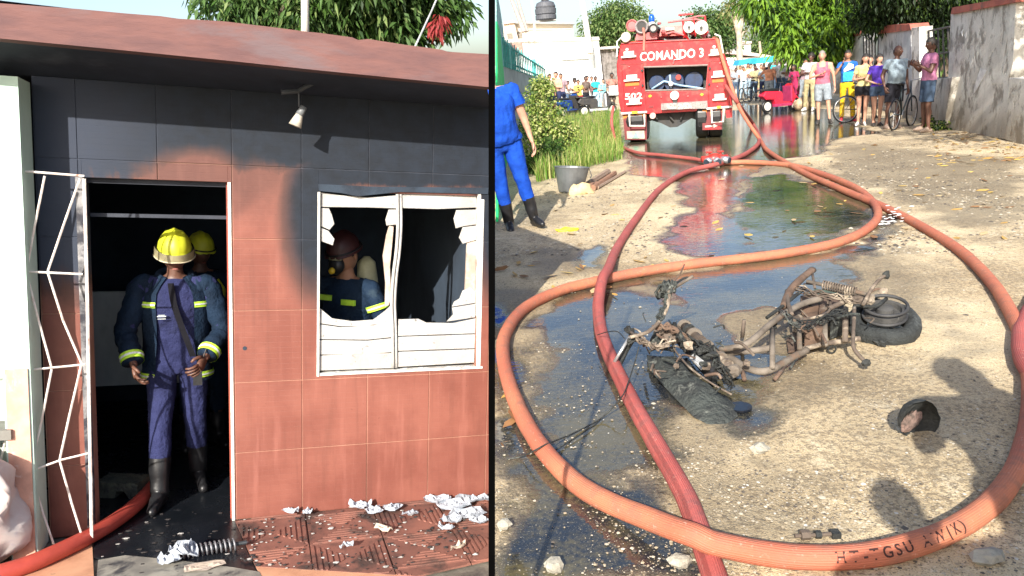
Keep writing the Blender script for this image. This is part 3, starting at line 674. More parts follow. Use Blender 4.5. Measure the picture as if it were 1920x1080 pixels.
# ---- fallen leaves
def leafmesh(name, pts, size, mats, kind='stuff', lift=.01, curl=.5):
    mb = MB()
    for i, p in enumerate(pts):
        a = random.random()*6.28; s = size*random.uniform(.6, 1.4); w = s*random.uniform(.25, .4); c, d = math.cos(a), math.sin(a); h = s*curl*random.uniform(.2, 1)
        L_ = [(-s, 0, .1*h), (-s*.3, w, .5*h), (s*.5, w*.8, .6*h), (s, 0, h*.6), (s*.5, -w*.8, .2*h), (-s*.3, -w, .1*h)]
        mb.add([(p[0]+x*c-y*d, p[1]+x*d+y*c, p[2]+lift+z) for x, y, z in L_], [(0, 1, 2, 3), (0, 3, 4, 5)], random.randrange(len(mats)))
    return obj(name, mb, mats, kind=kind)
M_LF = [mat('leaf_ochre', (.50, .30, .08), .7), mat('leaf_tan', (.52, .38, .2), .8), mat('leaf_brown', (.26, .13, .05), .8), mat('leaf_gold', (.62, .42, .10), .7)]
lp = [G(random.uniform(930, 1250), random.uniform(380, 560)) for _ in range(34)]+[G(random.uniform(1450, 1920), random.uniform(265, 450)) for _ in range(90)]+[G(random.uniform(1750, 1925), 238+random.random()**2*60+ (random.uniform(1750, 1920)-1750)*.12) for _ in range(300)]+[G(random.uniform(1150, 1420), random.uniform(290, 480)) for _ in range(18)]
leafmesh('fallen_leaves', lp, .06, M_LF)
for i, (px, py, lb, s_) in enumerate(((950, 745, 'pale crumpled leaf behind the hose loop at the far left', .045), (958, 797, 'dark brown curled leaf just outside the left side of the hose loop', .05), (942, 838, 'small brown leaf near the black divider', .03), (1085, 462, 'ochre leaf on the sunlit gravel beyond the hose', .05), (1850, 535, 'yellow leaf inside the right side of the hose loop', .06), (938, 510, 'rust brown leaf at the edge of the shadow', .06))):
    q = G(px, py); o = leafmesh('leaf', [q, q+np.array([s_*.4, s_*.3, .004])], s_, [M_LF[2] if 'brown' in lb else M_LF[0]], kind='', curl=.9); o['label'] = lb; o['category'] = 'leaf'
# ================================================================ HOSES
def hosemat(name, c, c2):
    m, t, b = newmat(name); tc = t.nodes.new('ShaderNodeTexCoord'); v = tc.outputs['Object']
    n1, n2, n3 = noi(t, v, 1.6, 4), noi(t, v, 14, 4, .6), noi(t, v, 60, 3, .6)
    uv = t.nodes.new('ShaderNodeAttribute'); uv.attribute_name = 'ring'
    wv = _m(t, 'SINE', E(t, uv.outputs['Fac'])*62.8)
    col = mixc(t, sstep(n1, .35, .65), c, c2); col = mixc(t, sstep(n2, .45, .7)*.7, col, tuple(q*.5+.04 for q in c)); col = mixc(t, sstep(n3, .6, .75)*.4, col, (.6, .42, .34))
    col = mixc(t, sstep(wv, .2, 1)*.22, col, tuple(q*.6 for q in c))
    t.links.new(col.s, b.inputs['Base Color']); b.inputs['Roughness'].default_value = .68; b.inputs['Specular IOR Level'].default_value = .3
    bump(t, b, wv*.35+n3, .003, .6); return m
M_H1 = hosemat('hose_orange', (.50, .175, .095), (.42, .125, .075)); M_H2 = hosemat('hose_rose', (.43, .105, .09), (.34, .075, .065))
def hose(name, pts, r, m, label, n=14, sub=10, group=None):
    P = smoothpath(pts, sub); mb = MB().tube(P, r, n, wob=.05)
    me = mb.mesh(name, m, True); d = 0; vals = []
    a = me.attributes.new('ring', 'FLOAT', 'POINT'); vals = np.repeat(np.tile(np.arange(1), 1), 1)
    ang = np.tile(np.arange(n)/n*1.0, len(P)); a.data.foreach_set('value', (ang*3.0).astype(np.float32))
    return link(name, me, label=label, cat='hose', group=group), P
RH = .041
def gp_(l, z=RH): return [G(p[0], p[1], p[2] if len(p) > 2 else z) for p in l]
TOPR = [(1345, 76), (1352, 105), (1362, 140), (1374, 175), (1388, 212), (1404, 240)]
_p0 = G(1170, 268); TF = line_frame(_p0, _p0+np.array([math.cos(R(16.5)), -math.sin(R(16.5)), 0])*2.4); TF2 = TF
def trk(px, py, c=0.0):
    x, z = TF.on(px, py, c); return TF.o+TF.ex*x+TF.ey*c+TF.ez*z
up_ = [trk(1338, 72, .3), trk(1345, 76, 0), trk(1353, 105, -.12), trk(1364, 140, -.22), trk(1376, 175, -.4), trk(1392, 212, -.8)]
loop = gp_([(1425, 262), (1440, 283), (1500, 320), (1580, 356), (1650, 385), (1720, 420), (1800, 470), (1860, 530), (1897, 590), (1922, 650), (1934, 740), (1922, 835), (1880, 920), (1800, 985), (1700, 1025), (1600, 1043), (1480, 1043)])+gp_([(1350, 1022, .10), (1300, 1003, .125), (1230, 978, .09)])+gp_([(1100, 920), (1020, 845), (970, 760), (945, 680), (948, 625), (985, 577), (1050, 545), (1120, 527), (1190, 512), (1300, 495), (1420, 482), (1500, 470), (1570, 455), (1622, 432), (1646, 405), (1635, 377), (1600, 350), (1540, 326), (1480, 310), (1400, 304), (1350, 306)])
hose('fire_hose', up_+loop, RH, M_H1, 'long orange red fire hose making the big loop round the burnt moped')
up2 = [trk(1360, 160, -.15), trk(1385, 196, -.5)]
h2 = up2+gp_([(1412, 232), (1424, 262), (1404, 285), (1365, 302), (1340, 309, .06), (1290, 322), (1240, 352), (1200, 400), (1160, 460), (1140, 505, .10), (1131, 520, .12), (1125, 545, .09), (1122, 580), (1128, 625), (1150, 682), (1190, 762), (1240, 850), (1285, 930), (1312, 1000), (1350, 1110), (1400, 1250)])
hose('fire_hose', h2, RH, M_H2, 'straighter rose red fire hose passing under the loop to the bottom edge')
h3 = [trk(1150, 200, .3), trk(1147, 232, -.2)]+gp_([(1158, 268), (1190, 285), (1240, 291), (1300, 298), (1335, 306)])
hose('fire_hose', h3, RH*.85, M_H2, 'thin fire hose from the left side of the fire truck to the coupling')
hose('fire_hose', gp_([(1990, 470), (1950, 545), (1921, 600), (1912, 640), (1925, 690), (1990, 760)], RH*1.3), RH, M_H2, 'piece of red fire hose crossing at the right edge of the street')
# coupling
cpl = thing('hose_coupling', 'red branching hose coupling with silver rings on the wet street', 'coupling', Matrix.Translation(G(1340, 312)))
M_RED = mat('hydrant_red', (.5, .04, .03), .4); M_AL = mat('aluminium', (.55, .56, .58), .35, (.4, .4, .42), metal=.8)
obj('body', MB().ell((0, 0, .12), (.13, .10, .10), 14).tube([(-.22, 0, .13), (.22, .02, .13)], .055, 10), M_RED, parent=cpl, smooth=True)
for x, y in ((-.17, -.14), (0, -.2), (.2, -.12)):
    obj('outlet', MB().tube([(x*.4, y*.2, .12), (x, y, .10)], [.05, .062], 12), M_AL, parent=cpl, smooth=True)
    obj('ring', MB().tube([(x, y, .10), (x*1.1, y*1.15, .097)], .043, 12), M_SOOT, parent=cpl)
for x in (-.09, .1): obj('valve_wheel', MB().lathe([(.05, 0), (.06, .01), (.05, .02)], (x, 0, .23), 'z', 10).tube([(x, 0, .15), (x, 0, .24)], .012, 6), M_RED, parent=cpl)
# print on the hose
P = smoothpath(up_+loop, 10)
P = [Vector(p) for p in P]
seg = [p for p in P if True]
def nearest_idx(px, py): q = Vector(G(px, py, RH)); return min(range(len(P)), key=lambda i: (P[i]-q).length)
i0, i1 = nearest_idx(1808, 984), nearest_idx(1560, 1046)
path = P[i0:i1+1]; path = path[::-1]; D = [0]
for a, b in zip(path[:-1], path[1:]): D.append(D[-1]+(b-a).length)
def onpath(d):
    for k in range(len(D)-1):
        if D[k+1] >= d: t_ = (d-D[k])/(D[k+1]-D[k]); return path[k].lerp(path[k+1], t_), (path[k+1]-path[k]).normalized()
    return path[-1], (path[-1]-path[-2]).normalized()
def textmesh(s, size, extrude=.0, bold=0.0, align='LEFT'):
    c = bpy.data.curves.new('t', 'FONT'); c.body = s; c.size = size; c.extrude = extrude; c.offset = bold; c.align_x = align; c.resolution_u = 3
    o = bpy.data.objects.new('t', c); COL.objects.link(o); dg = bpy.context.evaluated_depsgraph_get()
    me = bpy.data.meshes.new_from_object(o.evaluated_get(dg)); bpy.data.objects.remove(o); bpy.data.curves.remove(c); return me
tb = MB(); d = .02
for chx in 'HT-TGSU AW(K)':
    if chx == ' ': d += .03; continue
    tm = textmesh(chx, .050, 0, .0008); p, tdir = onpath(d)
    tocam = (Vector(CAM)-p).normalized(); nrm = (tocam-tdir*tocam.dot(tdir)).normalized(); upv = nrm.cross(tdir).normalized()
    if upv.y < 0: upv = -upv
    vsn = []
    for q in tm.vertices:
        yy = q.co.y-.018; an = yy/RH; vsn.append(p+tdir*(q.co.x-.01)+(nrm*math.cos(an)+upv*math.sin(an))*(RH+.0012))
    w_ = max([q.co.x for q in tm.vertices], default=.02)
    tb.add(vsn, [tuple(f_.vertices) for f_ in tm.polygons]); d += w_+.009
_hp = obj('hose_print', tb, mat('print_black', (.05, .015, .012), .8), parent=[o for o in COL.objects if o.name == 'fire_hose.001'][0] if 'fire_hose.001' in bpy.data.objects else None)
# ================================================================ PEOPLE
SK_L = mat('skin_light', (.50, .28, .19), .6, (.42, .22, .145), 5, bmp=.1); SK_M = mat('skin_tan', (.34, .17, .10), .6, (.27, .13, .075), 5, bmp=.1)
SK_D = mat('skin_dark', (.13, .06, .04), .5, (.09, .042, .028), 5, bmp=.1)
M_HAIR = mat('hair_black', (.012, .010, .009), .6, (.03, .024, .02), 30, bmp=.8, bdist=.01); M_HAIRG = mat('hair_grey', (.25, .22, .2), .7)
M_EYE = mat('eye_white', (.7, .68, .64), .3); M_IRIS = mat('eye_dark', (.02, .012, .01), .3); M_LIP = mat('lips', (.28, .10, .08), .5)
def V3(*a): return Vector(a)
ARMS = {  # elbow offset, wrist offset, for the right side; x is mirrored for the left. the person faces -y
 'down': ((.06, .01, -.28), (.02, -.05, -.25)), 'relax': ((.09, .03, -.27), (-.01, -.10, -.23)), 'hip': ((.20, .06, -.20), (-.15, -.08, -.18)),
 'phone': ((.08, -.08, -.26), (-.12, -.17, .12)), 'chest': ((.09, -.06, -.26), (-.22, -.14, .05)), 'fold': ((.08, -.05, -.27), (-.24, -.12, .03)),
 'face': ((.12, -.12, -.22), (-.14, -.05, .23)), 'up': ((.16, -.12, .10), (-.14, -.14, .14)), 'fwd': ((.05, -.20, -.19), (-.03, -.22, -.06)), 'belly': ((.13, -.02, -.26), (-.20, -.15, -.10)),
 'thigh': ((.15, .01, -.25), (-.06, -.13, -.20)), 'side': ((.2, 0, -.2), (.1, -.05, -.22)), 'bar': ((.10, -.10, -.25), (.03, -.22, -.06))}
def handmesh(mb, M, s, mi, side, curl=.6, lo=False):
    """palm and five bent fingers; local -z is away from the wrist, +x towards the thumb"""
    n = 6 if lo else 8
    def T(p): return M @ Vector(p)
    palm = [((0, 0, .012), .021), ((0, 0, -.02), .028), ((0, 0, -.055), .036), ((0, 0, -.085), .034), ((0, 0, -.095), .024)]
    vs = []
    for (p, r) in palm:
        for j in range(n):
            q = 2*math.pi*j/n; vs.append(T(((p[0]+r*1.15*math.cos(q))*s, (p[1]+r*.5*math.sin(q))*s, p[2]*s)))
    mb.add(vs, [(i*n+j, (i+1)*n+j, (i+1)*n+(j+1) % n, i*n+(j+1) % n) for i in range(4) for j in range(n)]+[tuple(range(4*n, 5*n))], mi)
    for k, (x, L) in enumerate(((.028, .078), (.010, .088), (-.010, .082), (-.028, .065))):
        p = Vector((x, 0, -.085)); a = .15; pts = [T(p*s)]
        for seg_, fr_ in enumerate((.45, .3, .25)):
            a += curl*(.55 if seg_ == 0 else .8); p = p+Vector((x*.12, -math.sin(a)*L*fr_, -math.cos(a)*L*fr_)); pts.append(T(p*s))
        mb.tube(pts, [.0098*s, .009*s, .008*s, .0062*s], n, mi)
    mb.tube([T(Vector(p)*s) for p in ((.026, 0, -.02), (.050, -.008, -.045), (.058, -.022, -.072), (.052, -.032, -.092))], [.013*s, .011*s, .010*s, .0075*s], n, mi)
def headmesh(mb, M, s, skin=0, eye=1, iris=2, lip=3, n=26):
    """face towards -y, chin down; origin at the head's centre"""
    hN = 18; vs = []
    for i in range(hN+1):
        a = math.pi*i/hN
        for j in range(n):
            q = 2*math.pi*j/n; x, y, z = math.sin(a)*math.cos(q), math.sin(a)*math.sin(q), math.cos(a)
            X, Y, Z = x*.074, y*.095, z*.118
            if z < 0: k = -z; X *= 1-.30*k*k; Y = Y*(1-.22*k)-(.012*k if y < 0 else -.018*k)
            if y < -.2:
                Y -= .024*math.exp(-((X/.011)**2))*math.exp(-(((Z+.012)/.024)**2))          # nose
                Y += .010*math.exp(-(((abs(X)-.031)/.016)**2))*math.exp(-(((Z-.014)/.015)**2))   # sockets
                Y -= .005*math.exp(-((X/.045)**2))*math.exp(-(((Z-.036)/.010)**2))            # brow
                Y -= .006*math.exp(-((X/.022)**2))*math.exp(-(((Z+.062)/.012)**2))            # mouth
                Y -= .009*math.exp(-((X/.024)**2))*math.exp(-(((Z+.100)/.014)**2))            # chin
            vs.append(M @ Vector((X*s, Y*s, Z*s)))
    mb.add(vs, [(i*n+j, (i+1)*n+j, (i+1)*n+(j+1) % n, i*n+(j+1) % n) for i in range(hN) for j in range(n)], skin)
    for sx in (-1, 1):
        mb.ell(M @ Vector((sx*.031*s, -.079*s, .013*s)), (.012*s, .007*s, .007*s), 8, eye, M.to_3x3().to_4x4()); mb.ell(M @ Vector((sx*.031*s, -.0855*s, .013*s)), (.0055*s, .0025*s, .0055*s), 8, iris, M.to_3x3().to_4x4())
        mb.ell(M @ Vector((sx*.032*s, -.087*s, .031*s)), (.016*s, .004*s, .0035*s), 8, iris, M.to_3x3().to_4x4())
        mb.ell(M @ Vector((sx*.077*s, .008*s, -.005*s)), (.010*s, .018*s, .030*s), 8, skin, M.to_3x3().to_4x4())
    mb.ell(M @ Vector((0, -.093*s, -.062*s)), (.022*s, .006*s, .007*s), 8, lip, M.to_3x3().to_4x4())
def hairmesh(M, s, style, seed=0):
    mb = MB(); n = 24; hN = 14; vs = []; keep = []
    for i in range(hN+1):
        a = math.pi*i/hN
        for j in range(n):
            q = 2*math.pi*j/n; x, y, z = math.sin(a)*math.cos(q), math.sin(a)*math.sin(q), math.cos(a)
            th = {'short': .008, 'crop': .004, 'curly': .03, 'long': .014, 'bun': .012, 'balding': .004}[style]
            w = th*(1+.9*mnoise.noise(Vector((x*6+seed, y*6, z*6)))); X, Y, Z = x*(.076+w), y*(.097+w), z*(.120+w)
            if style in ('long', 'bun') and z < 0 and y > -.1: X *= 1.05; 
            vs.append(M @ Vector((X*s, Y*s, Z*s)))
            lim = .30 if y < -.35 else (-.1 if y < .25 else -.45)
            if style == 'curly': lim -= .15
            if style == 'balding': lim = 2 if (y < .1 or z > .35) else -.4
            if style == 'long' and y >= -.2: lim = -1.1
            keep.append(z > lim+.08*math.sin(q*5+seed))
    fs = []
    for i in range(hN):
        for j in range(n):
            f_ = (i*n+j, (i+1)*n+j, (i+1)*n+(j+1) % n, i*n+(j+1) % n)
            if all(keep[k] for k in f_): fs.append(f_)
    mb.add(vs, fs)
    if style == 'long':
        for j in range(22):
            q = -.5+j/21*(math.pi+1.0); x, y = math.cos(q)*.078*s, abs(math.sin(q))*.09*s+.01
            L_ = .22+.05*math.sin(j*3.1)
            mb.tube([M @ Vector((x, y*.9, .03)), M @ Vector((x*1.12, y*1.05+.01, -.08)), M @ Vector((x*1.15, y*.9+.02, -.17)), M @ Vector((x*1.05, y*.8+.03, -L_))], [.016, .018, .016, .004], 5)
    if style == 'bun': mb.ell(M @ Vector((0, .10*s, .06*s)), (.04, .04, .045), 10, wob=.4)
    return mb
def person(name_M, label, h=1.72, skin=None, arms=('down', 'down'), top=None, bottom=None, shoes=None, hair='short', hairm=None, group=None, build=1.0, female=False,
           legs='stand', lean=0.0, head=(0, 0), belly=0.0, vox=.019, sleeve='short', bottomkind='trousers', topname='shirt', bottomname=None, curl=.5, hands=True, topoff=.012, stance=1.0, armsv=None, kind=None, hem=.0, twist=0.0):
    """one continuous body with head and hands; clothing, hair and shoes are its children"""
    skin = skin or SK_M; k = h/1.72; lo = vox > .017
    J = {}; b_ = build
    J['pel'] = V3(0, 0, .93); J['wai'] = V3(0, -.0, 1.06); J['che'] = V3(0, 0, 1.26); J['nec'] = V3(0, .005, 1.44); J['hd'] = V3(0, -.005, 1.60)
    if lean:
        Rm = Matrix.Rotation(lean, 4, 'X')
        for q in ('wai', 'che', 'nec', 'hd'): J[q] = J['pel']+Rm @ (J[q]-J['pel'])
    sw = (.165 if female else .19)*b_
    spine = (J['nec']-J['wai']).normalized()
    for sd_, sx in (('R', 1), ('L', -1)):
        J['sh'+sd_] = J['nec']+V3(sx*sw, .0, -.055)-spine*.0
        av = (armsv[0 if sx > 0 else 1] if armsv and armsv[0 if sx > 0 else 1] else ARMS[arms[0 if sx > 0 else 1]])
        e, w = av; J['el'+sd_] = J['sh'+sd_]+V3(sx*e[0], e[1], e[2]); J['wr'+sd_] = J['el'+sd_]+V3(sx*w[0], w[1], w[2])
        hipx = (.095 if female else .088)*b_
        J['hip'+sd_] = J['pel']+V3(sx*hipx, 0, -.03)
        if legs == 'stand': kn, an = V3(sx*.11*stance, -.012, .50), V3(sx*.12*stance, .02, .085)
        elif legs == 'walk': kn, an = (V3(sx*.10, -.16, .55), V3(sx*.10, -.10, .13)) if sx > 0 else (V3(sx*.10, .06, .50), V3(sx*.10, .22, .12))
        elif legs == 'walkl': kn, an = (V3(sx*.10, -.13, .52), V3(sx*.11, -.19, .085)) if sx < 0 else (V3(sx*.10, .02, .50), V3(sx*.11, .12, .10))
        elif legs == 'relax': kn, an = (V3(sx*.12, -.06, .50), V3(sx*.15, -.07, .085)) if sx > 0 else (V3(sx*.10, 0, .50), V3(sx*.10, .02, .085))
        elif legs == 'straddle': kn, an = V3(sx*.24, -.18, .62), V3(sx*.26, -.05, .14)
        elif legs == 'close': kn, an = V3(sx*.075, -.01, .49), V3(sx*.07, .02, .08)
        J['kn'+sd_] = kn; J['an'+sd_] = an; J['to'+sd_] = V3(an.x+sx*.035, an.y-.15, .03 if an.z < .12 else an.z-.06); J['he'+sd_] = V3(an.x, an.y+.05, an.z-.05)
    fh = female
    bones = []   # name, a, b, ra, rb, squash
    def B(n_, a, b, ra, rb): bones.append((n_, J[a] if isinstance(a, str) else a, J[b] if isinstance(b, str) else b, ra, rb))
    for sd_, sx in (('R', 1), ('L', -1)):
        B('uarm'+sd_, 'sh'+sd_, 'el'+sd_, .050*b_ if not fh else .040, .038*b_ if not fh else .033); B('farm'+sd_, 'el'+sd_, 'wr'+sd_, .038*b_ if not fh else .032, .024)
        B('thigh'+sd_, 'hip'+sd_, 'kn'+sd_, (.088 if not fh else .090)*b_, .054*b_); B('shin'+sd_, 'kn'+sd_, 'an'+sd_, .053*b_, .034)
        calf = J['kn'+sd_].lerp(J['an'+sd_], .3)+V3(0, .018, 0); B('shin'+sd_, calf, J['kn'+sd_].lerp(J['an'+sd_], .55), .050*b_, .038)
        B('foot'+sd_, 'he'+sd_, 'to'+sd_, .034, .028); B('foot'+sd_, 'an'+sd_, 'to'+sd_, .034, .024)
        B('torso', J['nec']+V3(sx*.06, 0, -.03), 'sh'+sd_, .05*b_, .053*b_)
    B('neck', 'nec', J['hd'].lerp(J['nec'], .35), .052, .047)
    mb = MB()
    for (nm, a, b, ra, rb) in bones:
        N_ = 5; L_ = (b-a).length; d = (b-a)/max(L_, 1e-6); pts = []; rs = []
        for i in range(4): q = math.pi/2*i/4; pts.append(a-d*ra*math.cos(q)); rs.append(max(.002, ra*math.sin(q)))
        for i in range(N_+1): pts.append(a.lerp(b, i/N_)); rs.append(ra+(rb-ra)*i/N_)
        for i in range(1, 5): q = math.pi/2*i/4; pts.append(b+d*rb*math.sin(q)); rs.append(max(.002, rb*math.cos(q)))
        mb.tube(pts, rs, 10)
    # torso loft
    sec = [(J['pel']+V3(0, 0, -.10), .085, .09), (J['pel']+V3(0, .005, -.04), .150 if fh else .145, .105), (J['pel']+V3(0, .008, .03), .155 if fh else .150, .112), (J['wai'], .118 if fh else .140, .095), (J['wai'].lerp(J['che'], .5), .130 if fh else .152, .105), (J['che'], .145 if fh else .172, .118), (J['che'].lerp(J['nec'], .55), .14 if fh else .165, .100), (J['nec']+V3(0, 0, -.03), .085, .07), (J['nec']+V3(0, 0, .0), .05, .05)]
    vs = []; n_ = 16
    for i, (c, rx, ry) in enumerate(sec):
        rx *= b_; ry *= b_**.8; off = -belly*{2: .5, 3: 1, 4: .8, 5: .25}.get(i, 0); ry2 = ry+abs(off)*.6
        for j in range(n_):
            q = 2*math.pi*j/n_; cx_, sx_ = math.cos(q), math.sin(q)
            y = sx_*ry2; 
            if fh and i == 5 and sx_ < 0: y -= .035*abs(math.sin(q))*(1 if abs(cx_) < .8 else .3)
            vs.append(c+V3(math.copysign(abs(cx_)**.85, cx_)*rx, y+off*.6, 0))
    mb.add(vs, [(i*n_+j, i*n_+(j+1) % n_, (i+1)*n_+(j+1) % n_, (i+1)*n_+j) for i in range(len(sec)-1) for j in range(n_)]+[tuple(range(n_-1, -1, -1)), tuple(range((len(sec)-1)*n_, len(sec)*n_))])
    me = mb.mesh('tmp', skin); o = bpy.data.objects.new('tmp', me); COL.objects.link(o)
    rmd = o.modifiers.new('r', 'REMESH'); rmd.mode = 'VOXEL'; rmd.voxel_size = vox; rmd.use_smooth_shade = True
    smd = o.modifiers.new('s', 'SMOOTH'); smd.factor = .5; smd.iterations = 3
    dg = bpy.context.evaluated_depsgraph_get(); bm_ = bpy.data.meshes.new_from_object(o.evaluated_get(dg)); bpy.data.objects.remove(o); bpy.data.meshes.remove(me)
    nv = len(bm_.vertices); co_ = np.empty(nv*3); bm_.vertices.foreach_get('co', co_); co_ = co_.reshape(-1, 3); no_ = np.empty(nv*3)
    bm_.vertices.foreach_get('normal', no_); no_ = no_.reshape(-1, 3)
    faces = [tuple(p.vertices) for p in bm_.polygons]; bpy.data.meshes.remove(bm_)
    # bone labels
    bl = bones+[('torso', J['pel'], J['nec'], .14, .14)]; best = np.full(nv, 1e9); lab = np.empty(nv, object); par = np.zeros(nv)
    for (nm, a, b, ra, rb) in bl:
        A = np.array(a); D_ = np.array(b)-A; t_ = np.clip(((co_-A) @ D_)/(D_ @ D_+1e-9), 0, 1); dd = np.linalg.norm(co_-A-t_[:, None]*D_, axis=1)/(ra+(rb-ra)*t_)
        u = dd < best; best[u] = dd[u]; lab[u] = nm; par[u] = t_[u]
    along = {}
    for sd_ in 'RL':
        for (n1, a, b) in (('uarm', 'sh', 'el'), ('farm', 'el', 'wr'), ('thigh', 'hip', 'kn'), ('shin', 'kn', 'an')):
            A = np.array(J[a+sd_]); D_ = np.array(J[b+sd_])-A; along[n1+sd_] = ((co_-A) @ D_)/(D_ @ D_)
    isarm = np.array([l[:4] in ('uarm', 'farm') for l in lab]); isleg = np.array([l[:5] in ('thigh',) or l[:4] == 'shin' for l in lab]); isfoot = np.array([l[:4] == 'foot' for l in lab]); istor = np.array([l == 'torso' for l in lab])
    armt = np.zeros(nv); legt = np.zeros(nv)
    for sd_ in 'RL':
        for i_ in range(nv):
            pass
        q = np.array([l == 'uarm'+sd_ for l in lab]); armt[q] = along['uarm'+sd_][q]; q = np.array([l == 'farm'+sd_ for l in lab]); armt[q] = 1+along['farm'+sd_][q]
        q = np.array([l == 'thigh'+sd_ for l in lab]); legt[q] = along['thigh'+sd_][q]; q = np.array([l == 'shin'+sd_ for l in lab]); legt[q] = 1+along['shin'+sd_][q]
    waistz = J['pel'].z+.05
    rel_ = co_-np.array(J['pel']); up_l = rel_ @ np.array(Matrix.Rotation(lean, 3, 'X') @ V3(0, 0, 1))
    slv = {'none': -.05, 'tank': -.1, 'short': .55, 'long': 1.93}[sleeve]
    topm = (istor & (up_l > .02-hem)) | (isarm & (armt < slv)) | (isleg & (up_l > .02-hem))
    if sleeve == 'tank': topm &= ~((np.abs(co_[:, 0]) > .125*b_) & (co_[:, 2] > J['sh'+'R'].z-.10)); topm &= ~((co_[:, 2] > J['nec'].z-.10) & (np.abs(co_[:, 0]) < .05) & (co_[:, 1] < 0))
    topm &= co_[:, 2] < J['nec'].z+.005
    bt_ = shoes is not None and shoes[1] == 'boot'
    lim = {'trousers': 1.50 if bt_ else 1.93, 'shorts': .85, 'short_shorts': .42, 'skirt': .5, 'overall': 1.50 if bt_ else 1.93}[bottomkind]
    botm = (istor & (up_l < .07)) | (isleg & (legt < lim) & (up_l < .07)) | ((bottomkind == 'overall') & topm)
    # body mesh with head and hands
    out = MB(); out.v = [tuple(p) for p in co_]; out.f = list(faces); out.m = [0]*len(faces)
    hM = Matrix.Translation(J['hd']) @ Matrix.Rotation(head[0], 4, 'Z') @ Matrix.Rotation(head[1], 4, 'X'); hs = 1.0 if not fh else .94
    headmesh(out, hM, hs, n=26 if not lo else 20)
    if hands:
        for sd_, sx in (('R', 1), ('L', -1)):
            w = J['wr'+sd_]; d = (w-J['el'+sd_]).normalized(); tx = V3(0, -1, 0) if abs(d.y) < .7 else V3(0, 0, 1); xx = (tx-d*tx.dot(d)).normalized(); yy = (-d).cross(xx)
            Mh = Matrix(((xx.x, yy.x*sx, -d.x, w.x), (xx.y, yy.y*sx, -d.y, w.y), (xx.z, yy.z*sx, -d.z, w.z), (0, 0, 0, 1)))
            handmesh(out, Mh, 1.0 if not fh else .9, 0, sx, curl, lo)
    S = Matrix.Scale(k, 4)
    def fin(mb_): mb_.v = [tuple(S @ Vector(p)) for p in mb_.v]; return mb_
    body = obj('person', fin(out), [skin, M_EYE, M_IRIS, M_LIP], name_M, smooth=True, label=label, cat='person', group=group)
    def shell(mask, off, name, m, flare=None, thick=True):
        idx = np.nonzero(mask)[0]; mp = -np.ones(nv, int); 
        fsel = [f_ for f_ in faces if all(mask[i] for i in f_)]
        if not fsel: return None
        used = sorted({i for f_ in fsel for i in f_}); mp = {i: j for j, i in enumerate(used)}
        vsn = []
        for i in used:
            p = co_[i]; w = off*(1+.55*mnoise.noise(Vector(p)*9)+.5*mnoise.noise(Vector((p[0]*30, p[1]*30, p[2]*14))))
            if flare is not None: w += flare(i)
            vsn.append(p+no_[i]*max(w, .003))
        s_ = MB().add(vsn, [tuple(mp[i] for i in f_) for f_ in fsel]); return obj(name, fin(s_), m, parent=body, smooth=True)
    if bottom is not None:
        fl_ = (lambda i: .022*min(1, max(0, legt[i]))+.006) if bottomkind in ('shorts', 'short_shorts') else (lambda i: .004+.012*min(1, max(0, legt[i]-.9)))
        shell(botm, .010, bottomname or ('trousers' if bottomkind == 'trousers' else 'overalls' if bottomkind == 'overall' else 'shorts'), bottom, fl_)
    if top is not None: shell(topm, topoff, topname, top, lambda i: .010*max(0, min(1, (J['che'].z-co_[i][2])/.3))+(.012*max(0, armt[i]) if isarm[i] and sleeve == 'short' else 0))
    if shoes is not None:
        fm_ = isfoot | (isleg & (legt > (1.88 if shoes[1] == 'shoe' else 1.46 if shoes[1] == 'boot' else 5)))
        for sg_ in (-1, 1): shell(fm_ & (co_[:, 0]*sg_ > 0), .010 if shoes[1] != 'sandal' else .005, 'boot' if shoes[1] == 'boot' else 'shoe', shoes[0], lambda i: .012 if shoes[1] == 'boot' and not isfoot[i] else 0)
    if hair: obj('hair', fin(hairmesh(hM, hs, hair, random.random()*9)), hairm or M_HAIR, parent=body, smooth=True)
    return body, J, k, hM
def attach(name, mb, m, body, k, smooth=False):
    mb.v = [tuple(Vector(p)*k) for p in mb.v]; return obj(name, mb, m, parent=body, smooth=smooth)
def stand(px, py, rz=0, fr=None):
    p = G(px, py); d = math.atan2(p[0]-CAM[0], p[1]-CAM[1]); return Matrix.Translation(p) @ Matrix.Rotation(-d+rz, 4, 'Z')
NAVY = mat('fire_jacket', (.008, .021, .046), .85, (.005, .012, .026), 6, dirt=(.03, .05, .07), dscale=4, damt=.6, bmp=.8, bdist=.02, spec=.2)
OVER = mat('navy_overall', (.026, .031, .095), .85, (.015, .018, .06), 7, dirt=(.015, .018, .05), dscale=3, damt=.52, bmp=.8, bdist=.02, spec=.2)
LIME = mat('lime_band', (.50, .78, .06), .5, (.38, .65, .04), 20); SILV = mat('silver_band', (.7, .74, .70), .3, (.55, .6, .58), 30); BLK = mat('black_rubber', (.015, .015, .017), .4, (.008, .008, .009), 8, spec=.5)
YEL = mat('helmet_yellow', (.60, .64, .03), .5, (.44, .46, .03), 5, dirt=(.12, .11, .04), dscale=5, damt=.54, bmp=.1)
M_VIS = mat('smoky_visor', (.34, .30, .17), .25, (.16, .14, .09), 6, dirt=(.45, .4, .2), dscale=5, damt=.5, bmp=.1)
def band_round(body, k, J, a, b, t0, t1, r0, r1, name='reflective_band', sq=1.0):
    A, B_ = J[a], J[b]; mk = lambda s, e, rr: MB().tube([A.lerp(B_, s), A.lerp(B_, e)], rr, 16, caps=False)
    w = t1-t0
    attach(name, mk(t0, t1, [r0, r1]), LIME, body, k, True); attach(name, mk(t0+w*.36, t0+w*.64, [r0*1.015, r1*1.015]), SILV, body, k, True)
